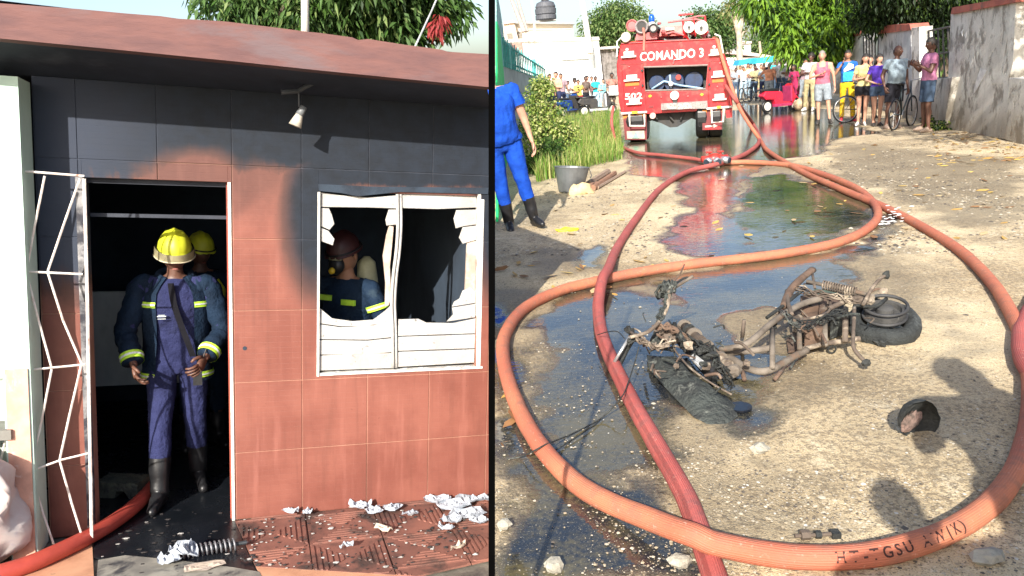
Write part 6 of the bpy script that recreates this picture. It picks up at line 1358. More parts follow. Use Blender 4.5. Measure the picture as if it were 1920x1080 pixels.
for k_ in (.25, .85): obj('rail', MB().tube([(*[Ft.on(942, 66+(122-66)*k_, .04)[0]], .04, Ft.on(942, 66+(122-66)*k_, .04)[1]), (Ft.on(1022, 124+26*k_, .04)[0], .04, Ft.on(1022, 124+26*k_, .04)[1])], .03, 5), M_TEAL, parent=tf_)
post('fence_pillar', (1010, 238), (1000, 112), .10, M_TEAL2, 'light teal fence pillar at the far end of the picket fence', None, 'pillar'); post('fence_pillar', (975, 262), (960, 92), .09, M_TEAL2, 'light teal fence pillar at the near end of the picket fence', None, 'pillar')
# things behind the truck
sh_ = thing('grey_shed', 'dark board shed between the white building and the truck', 'shed', fb.M)
for i in range(6): bp('board', [(1125+i*5.5, 92+i), (1130+i*5.5, 92+i), (1134+i*4.5, 165), (1129+i*4.5, 165)], 1.0+.04*(i % 2), 1.2, mat('shed_grey', (.22, .2, .19), .9, (.1, .09, .08), 4), par=sh_)
bp('roof', [(1122, 93), (1162, 90), (1160, 86), (1124, 88)], .6, 2.5, mat('shed_roof', (.5, .45, .42), .8), par=sh_)
fc = line_frame(G(1365, 158), G(1470, 150)); b3_ = thing('low_white_house', 'low far white house with a pinkish roof edge at the end of the street', 'building', fc.M)
bp('wall', [(1362, 108), (1442, 106), (1442, 152), (1362, 158)], 0, 5, mat('far_house_white', (.72, .70, .66), .9), fc, b3_); bp('roof', [(1358, 100), (1446, 108), (1446, 104), (1400, 97), (1360, 95)], -.4, 5, mat('roof_pink', (.62, .48, .44), .9), fc, b3_)
b4_ = thing('far_white_block', 'small white gable block behind the low house', 'building', fc.M); bp('wall', [(1388, 82), (1408, 80), (1408, 100), (1388, 100)], 6, 9, _mc['far_house_white'], fc, b4_); bp('roof', [(1386, 83), (1410, 81), (1409, 77), (1388, 78)], 5.8, 9.2, _mc['roof_pink'], fc, b4_)
for (px, py, lb) in ((1396, 120, 'left bright blue awning above the far crowd'), (1428, 117, 'right turquoise awning above the far crowd')):
    a = G(px, 176); d_ = depth(a); w_ = 18*d_/F; aw = thing('awning', lb, 'awning', Matrix.Translation(a)); hz_ = (176-py)*d_/F
    obj('canvas', MB().prism([(-w_, hz_-.12), (w_, hz_-.08), (w_*.85, hz_+.22), (-w_*.8, hz_+.16)], -.5, .5), mat('awning_blue', (.03, .36, .58), .7) if px < 1400 else mat('awning_turq', (.03, .48, .58), .7), parent=aw)
    for x in (-w_*.9, w_*.9): obj('pole', MB().tube([(x, 0, 0), (x, 0, hz_-.1)], .03, 5), M_POLE, parent=aw)
# ---------------------------------------------------------------- foliage
def leafmat(name, c, c2, tr=.35):
    m, t, b = newmat(name); g_ = t.nodes.new('ShaderNodeObjectInfo'); tc = t.nodes.new('ShaderNodeTexCoord'); n1 = noi(t, tc.outputs['Object'], 2.2, 3)
    col = mixc(t, sstep(n1, .35, .65), c, c2); t.links.new(col.s, b.inputs['Base Color']); b.inputs['Roughness'].default_value = .55; b.inputs['Specular IOR Level'].default_value = .3
    tl = t.nodes.new('ShaderNodeBsdfTranslucent'); cc = mixc(t, .0, col, col); t.links.new(col.s, tl.inputs[0]); mx = t.nodes.new('ShaderNodeMixShader'); mx.inputs[0].default_value = tr
    out = [n for n in t.nodes if n.type == 'OUTPUT_MATERIAL'][0]; t.links.new(b.outputs[0], mx.inputs[1]); t.links.new(tl.outputs[0], mx.inputs[2]); t.links.new(mx.outputs[0], out.inputs[0]); return m
LG = [leafmat('leaf_lime', (.20, .34, .03), (.12, .24, .02)), leafmat('leaf_green', (.07, .15, .025), (.045, .10, .018)), leafmat('leaf_deep', (.03, .07, .018), (.02, .045, .012))]
LB = [leafmat('leaf_mid', (.10, .18, .05), (.07, .14, .035)), leafmat('leaf_pale', (.20, .27, .09), (.14, .2, .06)), leafmat('leaf_dim', (.04, .08, .025), (.03, .06, .02))]
LD = [leafmat('leaf_dark', (.035, .07, .02), (.02, .045, .012)), leafmat('leaf_darker', (.015, .03, .01), (.01, .02, .008)), leafmat('leaf_yellow_green', (.12, .2, .04), (.07, .13, .03))]  # last tone is a lighter yellowish green leaf
def leaves(name, cents, rad, per, L_, W_, mats, probs, droop=.6, parent=None, seed=0, M=I4, **k):
    """leaf blades (two triangles folded along the rib) bursting from clump centres"""
    r_ = np.random.default_rng(seed); n = len(cents)*per; C_ = np.repeat(np.asarray(cents, float), per, 0); d = r_.normal(size=(n, 3)); d /= np.linalg.norm(d, axis=1)[:, None]
    P_ = C_+d*(rad*r_.random(n)**.5)[:, None]; ax = d+r_.normal(size=(n, 3))*.35; ax[:, 2] -= droop; ax /= np.linalg.norm(ax, axis=1)[:, None]
    sd = np.cross(ax, r_.normal(size=(n, 3))); sd /= np.linalg.norm(sd, axis=1)[:, None]; nn = np.cross(ax, sd); l = L_*(.55+.8*r_.random(n)); w_ = W_*(.7+.6*r_.random(n))
    a = P_; t_ = P_+ax*l[:, None]+np.array([0, 0, -1.])*(l*.25)[:, None]; mid_ = P_+ax*(l*.45)[:, None]; m1 = mid_+sd*w_[:, None]+nn*(w_*.4)[:, None]; m2 = mid_-sd*w_[:, None]+nn*(w_*.4)[:, None]
    V = np.stack([a, m1, t_, m2], 1).reshape(-1, 3); o = np.arange(n)[:, None]*4; Fc = np.concatenate([o+[[0, 1, 2]], o+[[0, 2, 3]]], 1).reshape(-1, 3)
    me = bpy.data.meshes.new(name); me.vertices.add(len(V)); me.vertices.foreach_set('co', V.ravel()); me.loops.add(Fc.size); me.loops.foreach_set('vertex_index', Fc.ravel().astype(np.int32)); me.polygons.add(len(Fc)); me.polygons.foreach_set('loop_start', np.arange(0, Fc.size, 3))
    for q_ in mats: me.materials.append(q_)
    me.update(); cl_ = np.repeat(r_.choice(len(mats), len(cents), p=probs), per); own = r_.choice(len(mats), n, p=probs); pick = np.where(r_.random(n) < .6, cl_, own)
    me.polygons.foreach_set('material_index', np.repeat(pick, 2).astype(np.int32)); me.validate(); return link(name, me, M, parent, **k)
BARK = mat('bark', (.17, .13, .10), .9, (.09, .07, .05), 4, stretch=(3, 3, .6), bmp=1, bdist=.03)
def tree(label, lobes, d, base=None, nc=120, per=45, Lp=12, Wp=2.6, mats=LB, probs=(.5, .3, .2), droop=.5, rad=.5, seed=0, trunk=.25, name='tree', deep=1.0, tm=None, branch=True, ground=True):
    """lobes: pixel ellipses (cx,cy,rx,ry) at depth d"""
    k_ = d/F; cents = []; r_ = random.Random(seed); A = sum(l[2]*l[3] for l in lobes)
    for (cx_, cy_, rx, ry) in lobes:
        for _ in range(max(4, int(nc*rx*ry/A))):
            v_ = Vector((r_.gauss(0, 1), r_.gauss(0, 1), r_.gauss(0, 1))).normalized()*(r_.random()**.4); c = Pd(cx_+v_.x*rx, cy_-v_.z*ry, d+v_.y*rx*k_*deep); cents.append(c)
    cc = Pd(lobes[0][0], lobes[0][1], d); bp_ = np.array([cc[0], cc[1], 0]) if base is None else (G(*base) if base[1] > 160 else np.array([Pd(*base, d)[0], Pd(*base, d)[1], 0]))
    t_ = thing(name, label, 'tree', Matrix.Translation(bp_)); cents = [c-bp_ for c in cents]
    tb = MB(); top_ = Vector(cc-bp_); tb.tube(smoothpath([(0, 0, -.1), (trunk*.3, 0, top_.z*.3), tuple(Vector((0, 0, top_.z*.6)).lerp(top_, .35)), tuple(top_)], 4), [trunk*(1-.055*i) for i in range(13)], 9, wob=.2)
    for i in range(0, len(cents), max(1, len(cents)//14)):
        c = Vector(cents[i]); m_ = Vector((0, 0, top_.z*.55)).lerp(c, .5)+Vector((0, 0, .3)); tb.tube([Vector((0, 0, top_.z*.45)).lerp(top_, .25), m_, c], [trunk*.4, trunk*.22, trunk*.07], 6)
    obj('trunk', tb, tm or BARK, parent=t_, smooth=True)
    leaves('crown', cents, rad, per, Lp*k_, Wp*k_, mats, probs, droop, t_, seed+1); return t_
r_ = random.Random(99); oc = [Vector((r_.uniform(5.9, 10.5), r_.uniform(6.0, 11.4), r_.uniform(4.4, 6.4))) for _ in range(95)]; ob_ = Vector((10.9, 10.0, 0))
ot = thing('tree', 'spreading tree whose high branches overhang the right side of the street', 'tree', Matrix.Translation(ob_)); otb = MB(); otb.tube([(0, 0, 0), (-.2, -.1, 2.2), (-.8, -.3, 4.2), (-2.2, -.8, 5.4)], [.24, .2, .16, .08], 9)
for c in oc[::6]: otb.tube([(-.5, -.2, 3.4), tuple((c-ob_)*.5+Vector((0, 0, 2.4))), tuple(c-ob_)], [.08, .05, .02], 6)
obj('trunk', otb, BARK, parent=ot, smooth=True); leaves('crown', [c-ob_ for c in oc], .55, 40, .17, .05, LD, (.45, .4, .15), .5, ot, 8)
# behind the tiled house
tree('mango tree with drooping leaves behind the roof of the red house', [(470, 10, 95, 60), (600, 25, 110, 75), (740, 20, 100, 75), (830, 20, 30, 50), (660, -60, 200, 60)], 9.5, nc=420, per=42, Lp=19, Wp=3.2, mats=[LB[0], LG[1], LB[1], LG[2]], probs=(.35, .3, .15, .2), rad=.30, seed=11, droop=.75, trunk=.22)
rl = leafmat('leaf_red', (.38, .05, .05), (.28, .04, .04)); rc = [Pd(822+random.uniform(-12, 10), 38+random.uniform(-8, 26), 8.9) for _ in range(5)]
leaves('red_leaf_cluster', rc, .07, 16, .12, .018, [rl], (1.,), 1.6, None, 5, label='cluster of drooping red leaves at the right end of the mango tree', cat='leaves')
# the street's trees
tree('bright green mango tree hanging over the right side of the street', [(1490, 35, 55, 50), (1545, 50, 60, 55), (1500, 85, 48, 28), (1585, 20, 60, 55), (1440, 10, 45, 35), (1560, 85, 35, 22), (1560, -25, 90, 40)], 27, (1522, 186), nc=330, per=44, Lp=15, Wp=2.2, mats=[LG[0], LG[1], LG[2]], probs=(.58, .27, .15), rad=.55, seed=21, droop=.9, trunk=.3)
tree('dark shady tree overhanging the garden walls on the right', [(1680, 8, 80, 26), (1750, 20, 45, 36), (1800, -15, 90, 26), (1762, 70, 16, 40), (1640, 30, 30, 20), (1900, -30, 70, 24), (1700, -40, 160, 40)], 22, (1765, 190), nc=460, per=60, Lp=9, Wp=2.0, mats=LD, probs=(.45, .4, .15), rad=.5, seed=31, trunk=.22)
tree('broad pale green tree behind the white building left of the truck', [(1135, 50, 30, 38), (1165, 35, 38, 38), (1195, 60, 25, 35), (1112, 55, 15, 18)], 62, (1150, 130), nc=200, per=40, Lp=5.5, Wp=1.9, mats=LB, probs=(.5, .38, .12), rad=1.1, seed=41)
tree('dark green tree right behind the roof of the truck', [(1335, 48, 38, 26), (1362, 62, 22, 30), (1310, 40, 15, 12)], 60, (1340, 130), nc=150, per=40, Lp=5, Wp=1.9, mats=LB, probs=(.55, .1, .35), rad=1.0, seed=51)
tree('tall thin tree with yellowish foliage and a pale trunk right of the truck', [(1385, 8, 20, 24), (1410, 18, 22, 16), (1372, 25, 10, 14), (1400, 50, 12, 10)], 50, (1385, 130), nc=70, per=26, Lp=6, Wp=1.6, mats=[LB[1], leafmat('leaf_straw', (.30, .27, .12), (.2, .2, .08)), LB[0]], probs=(.4, .4, .2), rad=.7, seed=61, trunk=.28, tm=mat('pale_trunk', (.42, .36, .28), .9, (.25, .2, .15), 4))
tree('hazy green trees at the far end of the street', [(1440, 85, 30, 20), (1475, 80, 25, 20), (1415, 90, 12, 14)], 75, (1450, 130), nc=90, per=40, Lp=5, Wp=1.8, mats=LB, probs=(.5, .4, .1), rad=1.2, seed=71)
tree('tree top showing over the parked crowd far left of the truck', [(1120, 80, 14, 12), (1150, 85, 14, 14)], 66, (1130, 130), nc=40, per=40, Lp=5, Wp=1.8, mats=LB, probs=(.6, .2, .2), rad=.9, seed=81)
post('pale_tree_trunk', (1428, 118), (1424, 78), .13, _mc['pale_trunk'], 'thin pale trunk at the far end of the street', 60, 'tree')
# bushes and grass on the left verge
def bush(label, blobs, base, nc, Lp, Wp, mats, probs, seed, name='bush', rad=.16, per=24):
    b0 = G(*base); d = depth(b0); k_ = d/F; r_ = random.Random(seed); cents = []; A = sum(l[2]*l[3] for l in blobs); t_ = thing(name, label, 'plant', Matrix.Translation(b0))
    for (cx_, cy_, rx, ry) in blobs:
        for _ in range(int(nc*rx*ry/A)+2):
            v_ = Vector((r_.gauss(0, 1), r_.gauss(0, 1), r_.gauss(0, 1))).normalized()*(r_.random()**.45); cents.append(Pd(cx_+v_.x*rx, cy_-v_.z*ry, d+v_.y*rx*k_)-b0)
    st = MB()
    for c in cents[::3]: st.tube([(c[0]*.3, c[1]*.3, 0), (c[0]*.8, c[1]*.8, c[2]*.6), tuple(c)], .008, 4)
    obj('stems', st, mat('stem_green', (.14, .17, .06), .8), parent=t_); leaves('foliage', cents, rad, per, Lp*k_, Wp*k_, mats, probs, .2, t_, seed); return t_
LW = [leafmat('weed_lime', (.34, .42, .10), (.24, .33, .06)), leafmat('weed_pale', (.50, .50, .22), (.38, .42, .15)), leafmat('weed_green', (.08, .15, .03), (.05, .11, .02))]
bush('tall yellowish weeds beside the man in blue', [(1008, 205, 28, 62), (1040, 235, 28, 45), (1000, 255, 26, 50), (1015, 165, 20, 24), (1062, 262, 18, 30)], (1020, 300), 210, 6, 2.0, LW, (.42, .28, .3), 3, per=22)
bush('shaded dark green weeds at the foot of the verge', [(1030, 290, 26, 26), (1000, 310, 16, 20)], (1025, 325), 60, 7, 2.4, [LW[2], LD[0]], (.6, .4), 4)
bush('low leafy weeds at the base of the peeling wall', [(1765, 238, 16, 9), (1745, 232, 10, 14)], (1760, 244), 22, 6, 2.2, [LW[0], LD[0]], (.35, .65), 6, rad=.1, per=14)
gx_ = MB(); gp2 = []; rr = np.random.default_rng(12)
while len(gp2) < 8500:
    a, b = rr.uniform(1005, 1172), rr.uniform(205, 342)
    if inpoly(GRASSP, np.array([a]), np.array([b]))[0]: gp2.append(G(a, b))
gp2 = np.array(gp2); n = len(gp2); h_ = (.10+.30*rr.random(n))*(.75+.6*vnoise(gp2[:, 0], gp2[:, 1], .8, 9)); ang = rr.random(n)*6.28; ln = (rr.random(n)-.35)*1.3*h_; w_ = .004+.007*rr.random(n)
lx_, ly_ = np.cos(ang), np.sin(ang); sxv = np.stack([-ly_*w_, lx_*w_, 0*w_], 1); top_ = gp2+np.stack([lx_*ln, ly_*ln, h_], 1); mid_ = gp2+np.stack([lx_*ln*.3, ly_*ln*.3, h_*.55], 1)
V = np.stack([gp2-sxv, gp2+sxv, mid_+sxv*.8, mid_-sxv*.8, top_], 1).reshape(-1, 3); Fl = []
o_ = np.arange(n)*5; tris = np.stack([o_, o_+1, o_+2, o_, o_+2, o_+3, o_+3, o_+2, o_+4], 1).reshape(-1, 3)
me = bpy.data.meshes.new('grass'); me.vertices.add(len(V)); me.vertices.foreach_set('co', V.ravel()); me.loops.add(tris.size); me.loops.foreach_set('vertex_index', tris.ravel().astype(np.int32)); me.polygons.add(len(tris)); me.polygons.foreach_set('loop_start', np.arange(0, tris.size, 3))
for q_ in (leafmat('grass_lime', (.24, .33, .06), (.34, .37, .12)), leafmat('grass_green', (.10, .24, .03), (.16, .28, .04)), leafmat('grass_straw', (.46, .42, .18), (.36, .36, .12))): me.materials.append(q_)
me.update(); me.polygons.foreach_set('material_index', np.repeat(rr.choice(3, n, p=[.45, .38, .17]), 3).astype(np.int32)); me.validate(); link('grass', me, kind='stuff')
# ================================================================ THE ONLOOKERS
C_ = cloth
PINK = C_('cloth_pink', (.62, .14, .20)); GREY = C_('cloth_grey', (.28, .32, .36)); GRYB = C_('cloth_greyblue', (.30, .38, .44)); BLU = C_('cloth_blue', (.02, .13, .52)); CYA = C_('cloth_cyan', (.05, .42, .66)); YLW = C_('cloth_yellow', (.75, .48, .02)); CRM = C_('cloth_cream', (.62, .52, .24)); BLKc = C_('cloth_black', (.02, .02, .028)); PUR = C_('cloth_purple', (.09, .04, .38)); DEN = C_('cloth_denim', (.07, .11, .18)); PNK2 = C_('cloth_rose', (.55, .22, .38)); WHT = C_('cloth_white', (.72, .72, .70)); ORG = C_('cloth_orange', (.75, .32, .18)); RED = C_('cloth_red', (.55, .03, .06)); KHA = C_('cloth_khaki', (.42, .36, .20)); WINE = C_('cloth_wine', (.38, .03, .10)); BRN = C_('cloth_brown', (.16, .12, .10)); LBL = C_('cloth_lightblue', (.42, .58, .70)); TEALc = C_('cloth_teal', (.03, .5, .55)); NAVc = C_('cloth_navy', (.03, .04, .10)); TAN = C_('cloth_tan', (.55, .42, .28)); BOIL = mat('boiler_suit_blue', (.008, .065, .42), .85, (.006, .045, .30), 5, bmp=.6, bdist=.02, spec=.2)
SH_W = mat('shoe_white', (.7, .68, .66), .6); SH_B = mat('shoe_dark', (.05, .045, .04), .6); SH_T = mat('sandal_tan', (.35, .26, .2), .7); SH_R = mat('shoe_red', (.55, .05, .07), .6)
def hgt(px, feet, head): p = G(px, feet); return (feet-head)*depth(p)/F*.985
def at(px, feet, topy, label, rz=0, **k):
    return person(stand(px, feet, rz+random.uniform(-.15, .15)) @ Matrix.Rotation(random.uniform(-.05, .05), 4, 'Y'), label, hgt(px, feet, topy), **k)
def phone(body, J, k, side='L', m=None):
    w = J['wr'+side]; e = J['el'+side]; d = (w-e).normalized(); return thing('mobile_phone', None, None) if False else obj('mobile_phone', MB().box((0, 0, 0), (.075, .012, .14)), m or BLK, body.matrix_world @ Matrix.Translation((w+d*.10+V3(0, -.03, .02))*k))
b, J, k, _ = at(1543, 233, 98, 'man in pink tank top and grey shorts standing on the wet street', skin=SK_L, top=PINK, topname='tank_top', sleeve='tank', bottom=GREY, bottomkind='shorts', shoes=(SH_B, 'shoe'), hair='crop', hairm=M_HAIRG, arms=('down', 'chest'), head=(-.2, 0), legs='relax')
b, J, k, _ = at(1586, 228, 97, 'man in blue football shirt and yellow trousers', skin=SK_M, top=BLU, bottom=YLW, shoes=(SH_R, 'shoe'), hair='crop', arms=('down', 'face'), legs='relax', head=(-.3, .1), build=.9)
c = J['che']; attach('shirt_flash', MB().prism([(-.10, 1.20), (.12, 1.28), (.11, 1.36), (.0, 1.42), (-.04, 1.34), (-.11, 1.26)], -.150, -.130), WHT, b, k); attach('shirt_panel', MB().prism([(-.12, .98), (.12, .98), (.13, 1.20), (-.12, 1.20)], -.146, -.12), CYA, b, k)
at(1614, 236, 104, 'woman in pale yellow top and black shorts with a hand at her face', skin=SK_L, top=CRM, topname='top', bottom=BLKc, bottomkind='short_shorts', shoes=(SH_W, 'sandal'), hair='long', arms=('face', 'fold'), female=True, legs='close', head=(.2, .1))
at(1643, 237, 104, 'woman in purple t-shirt and denim shorts with long dark hair', skin=SK_L, top=PUR, topname='t_shirt', bottom=DEN, bottomkind='short_shorts', shoes=(SH_B, 'sandal'), hair='long', arms=('face', 'belly'), female=True, legs='close', head=(.3, .1), rz=.3)
at(1629, 232, 106, 'person peeking out between the two young women', skin=SK_L, top=TAN, bottom=BLKc, hair='bun', arms=('down', 'down'), female=True, hands=False)
at(1671, 242, 90, 'bald man in grey t-shirt and black shorts holding a bicycle', skin=SK_D, top=GRYB, topname='t_shirt', bottom=BLKc, bottomkind='shorts', shoes=(SH_T, 'sandal'), hair='balding', arms=('down', 'relax'), belly=.07, build=1.08, head=(.4, 0), rz=.5)
b, J, k, _ = at(1733, 247, 76, 'man in rose pink shirt and denim shorts turned sideways with a phone', skin=SK_D, top=PNK2, topname='polo_shirt', bottom=DEN, bottomkind='shorts', shoes=(SH_T, 'sandal'), hair='short', arms=('phone', 'phone'), rz=-1.2, head=(0, .2))
ph = obj('mobile_phone', MB().box((0, 0, 0), (.08, .012, .14)), BLK, b.matrix_world @ Matrix.Translation((J['wrL'].lerp(J['wrR'], .5)+V3(0, -.13, .03))*k), label='black phone held by the man in the rose pink shirt', cat='phone')
at(1516, 208, 103, 'dark haired person in white shirt and khaki trousers behind the pink tank top', skin=SK_D, top=WHT, bottom=KHA, shoes=(SH_W, 'shoe'), hair='curly', arms=('down', 'fold'), rz=-.4)
b, J, k, _ = at(1505, 200, 112, 'person in grey top behind the scooter near the tree trunk', skin=SK_M, top=C_('cloth_mauve', (.35, .25, .28)), bottom=GREY, hair='long', female=True, arms=('down', 'chest'), vox=.024)
at(1490, 205, 122, 'woman in wine red dress leaning beside the red scooter', skin=SK_D, top=WINE, topname='dress', bottom=WINE, bottomkind='shorts', bottomname='skirt', hair='bun', female=True, arms=('down', 'fold'), rz=-.8, lean=.15, vox=.024)
FAR = [(1443, 192, 120, 'man in orange shirt seen from the back among the far crowd', dict(top=ORG, bottom=GREY, bottomkind='shorts', rz=2.9, hair='short', arms=('hip', 'down'), skin=SK_L, hairm=M_HAIRG, build=1.15)),
 (1462, 190, 112, 'person in white shirt beside the man in orange', dict(top=WHT, bottom=DEN, skin=SK_M, arms=('fold', 'down'))), (1455, 178, 116, 'dark haired man between orange shirt and white shirt in the back row', dict(top=BRN, bottom=DEN, skin=SK_D)),
 (1470, 182, 110, 'tall man in pale top at the back of the far crowd', dict(top=C_('cloth_pale', (.6, .55, .55)), bottom=NAVc, skin=SK_D)), (1478, 185, 118, 'man in dark cap and pinkish shirt left of the shaded wall', dict(top=C_('cloth_dusty', (.55, .38, .40)), bottom=DEN, skin=SK_M)),
 (1424, 186, 122, 'man in tan shirt left of the man in orange', dict(top=TAN, bottom=KHA, bottomkind='shorts', skin=SK_L, rz=.6, arms=('fold', 'down'))), (1408, 184, 121, 'person in white top under the awnings', dict(top=WHT, bottom=LBL, skin=SK_L, rz=-.3)),
 (1394, 188, 126, 'cyclist in pale clothes standing over his bicycle', dict(top=C_('cloth_offwhite', (.66, .66, .66)), bottom=LBL, skin=SK_M, arms=('fwd', 'fwd'))), (1380, 188, 128, 'person in grey top right beside the truck', dict(top=GREY, bottom=DEN, skin=SK_D)),
 (1416, 176, 120, 'person in pink top far back under the awning', dict(top=PINK, bottom=BLKc, skin=SK_M, female=True)), (1434, 174, 118, 'person in black top in the back row of the far crowd', dict(top=BLKc, bottom=DEN, skin=SK_D)),
 (1402, 178, 120, 'woman in orange top between the bicycles far down the street', dict(top=ORG, bottom=DEN, skin=SK_M, female=True, hair='long')), (1412, 190, 124, 'boy in khaki shirt in front of the awnings', dict(top=KHA, bottom=DEN, skin=SK_D)),
 (1450, 176, 114, 'person in teal shirt in the last row by the mango tree', dict(top=TEALc, bottom=DEN, skin=SK_D)), (1486, 180, 112, 'person in cream shirt leaning by the shaded white wall', dict(top=CRM, bottom=BRN, skin=SK_D)), (1430, 190, 124, 'person in grey blue shirt beside the man in tan', dict(top=GRYB, bottom=NAVc, skin=SK_M)), (1496, 190, 108, 'tall person in brown shirt right of the shaded white wall', dict(top=BRN, bottom=NAVc, skin=SK_D)),
 (1388, 178, 124, 'person in blue top at the back right of the truck', dict(top=LBL, bottom=BLKc, skin=SK_M))]
for px, f_, h_, lb, kw in FAR: at(px, f_, h_, lb, vox=.028, hands=False, shoes=(SH_B, 'shoe'), **{'hair': 'short', 'arms': ('down', 'fold'), **kw})
LEFT = [(1034, 222, 140, 'young woman in olive top and dark shorts at the left end of the crowd', dict(top=C_('cloth_olive', (.42, .42, .22)), topname='top', bottom=NAVc, bottomkind='shorts', female=True, skin=SK_M, arms=('down', 'fold'), hair='bun', rz=.5)),
 (1046, 220, 136, 'shirtless man in dark shorts with crossed arms', dict(top=None, bottom=NAVc, bottomkind='shorts', skin=SK_L, arms=('fold', 'fold'), rz=-.5)), (1055, 216, 139, 'man behind the shirtless man in the left crowd', dict(top=C_('cloth_mauve', (.35, .25, .28)), bottom=NAVc, skin=SK_M)),
 (1088, 218, 150, 'girl in yellow top and red shorts', dict(top=C_('cloth_sun', (.72, .55, .12)), topname='top', bottom=RED, bottomkind='short_shorts', skin=SK_M, female=True, arms=('face', 'fold'), hair='bun')), (1079, 210, 148, 'person with dark curly hair behind the girl in yellow', dict(top=C_('cloth_blush', (.6, .42, .35)), bottom=BLKc, skin=SK_D, hair='curly')),
 (1100, 212, 144, 'person in dark grey top beside the girl in yellow', dict(top=BRN, bottom=BLKc, skin=SK_D, rz=.6)), (1104, 208, 143, 'pale skinned person behind the dark grey top', dict(top=C_('cloth_skinpink', (.65, .42, .38)), bottom=WHT, skin=SK_L)),
 (1120, 210, 144, 'man in bright turquoise shirt in the left crowd', dict(top=TEALc, bottom=LBL, skin=SK_D, rz=.4)), (1131, 210, 149, 'person in light turquoise top beside the turquoise shirt', dict(top=C_('cloth_aqua', (.25, .6, .66)), bottom=LBL, skin=SK_L)),
 (1147, 212, 138, 'person in brown top carrying a white bag near the truck', dict(top=C_('cloth_terracotta', (.42, .2, .16)), bottom=BRN, bottomkind='shorts', skin=SK_D, rz=.3)), (1112, 206, 144, 'person in rose top at the back of the left crowd', dict(top=PNK2, bottom=BLKc, skin=SK_M)),
 (1066, 208, 152, 'seated rider in white shirt on the left motorbike', dict(top=WHT, bottom=DEN, skin=SK_D, legs='straddle', arms=('fwd', 'fwd'), rz=.8))]
for px, f_, h_, lb, kw in LEFT:
    if 'seated' in lb or 'girl' in lb: pass
    b, J, k, _ = at(px, f_, h_, lb, vox=.028, hands=False, shoes=(SH_B, 'shoe'), **{'hair': 'short', 'arms': ('down', 'fold'), **kw})
    if 'white bag' in lb: obj('white_bag', MB().box((0, -.22, .95), (.42, .08, .40)), WHT, b.matrix_world, label='white bag carried by the person in brown beside the truck', cat='bag')
# the man in blue at the near left
b, J, k, hM = person(stand(976, 428, .25) @ Matrix.Rotation(R(-9), 4, 'Y'), 'man in royal blue work suit and black rubber boots at the left street edge', 1.86, skin=SK_L, top=BOIL, topname='suit_jacket', bottom=BOIL, bottomkind='trousers', shoes=(BLK, 'boot'), hair='short', arms=('down', 'down'), lean=.08, head=(-.4, .6), build=1.16, belly=.04, vox=.015, legs='relax', hem=.04, topoff=.022)
# photographers beside the camera, seen by their shadows
PM = lambda x, y, rz=math.pi: Matrix.Translation((x, y, 0)) @ Matrix.Rotation(rz, 4, 'Z')
person(PM(.64, -.08), 'onlooker in grey shirt with folded arms closest beside the camera position', 1.72, skin=SK_M, top=GREY, bottom=DEN, shoes=(SH_B, 'shoe'), arms=('fold', 'fold'), vox=.03, hair='short', build=1.15)
person(PM(1.04, .0, 3.2), 'heavy onlooker in dark shirt standing right of the camera with arms folded', 1.66, skin=SK_M, top=BLKc, bottom=DEN, shoes=(SH_B, 'shoe'), arms=('fold', 'fold'), vox=.03, hair='short', build=1.4, belly=.06)
person(PM(2.25, 1.12, 3.0), 'onlooker in tan shirt furthest right in the group beside the camera', 1.72, skin=SK_M, top=TAN, bottom=DEN, shoes=(SH_B, 'shoe'), arms=('face', 'hip'), vox=.03, hair='curly', build=1.2)
person(PM(1.50, .92, 3.0), 'second onlooker with a phone standing further right of the camera', 1.78, skin=SK_M, top=WHT, bottom=DEN, shoes=(SH_B, 'shoe'), arms=('chest', 'phone'), vox=.03, hair='curly', build=1.3)
person(PM(4.35, 4.25, 2.6), 'onlooker in cap just outside the right side of the hose loop', 1.74, skin=SK_D, top=WHT, bottom=DEN, shoes=(SH_B, 'shoe'), arms=('down', 'down'), vox=.03, hair='curly')
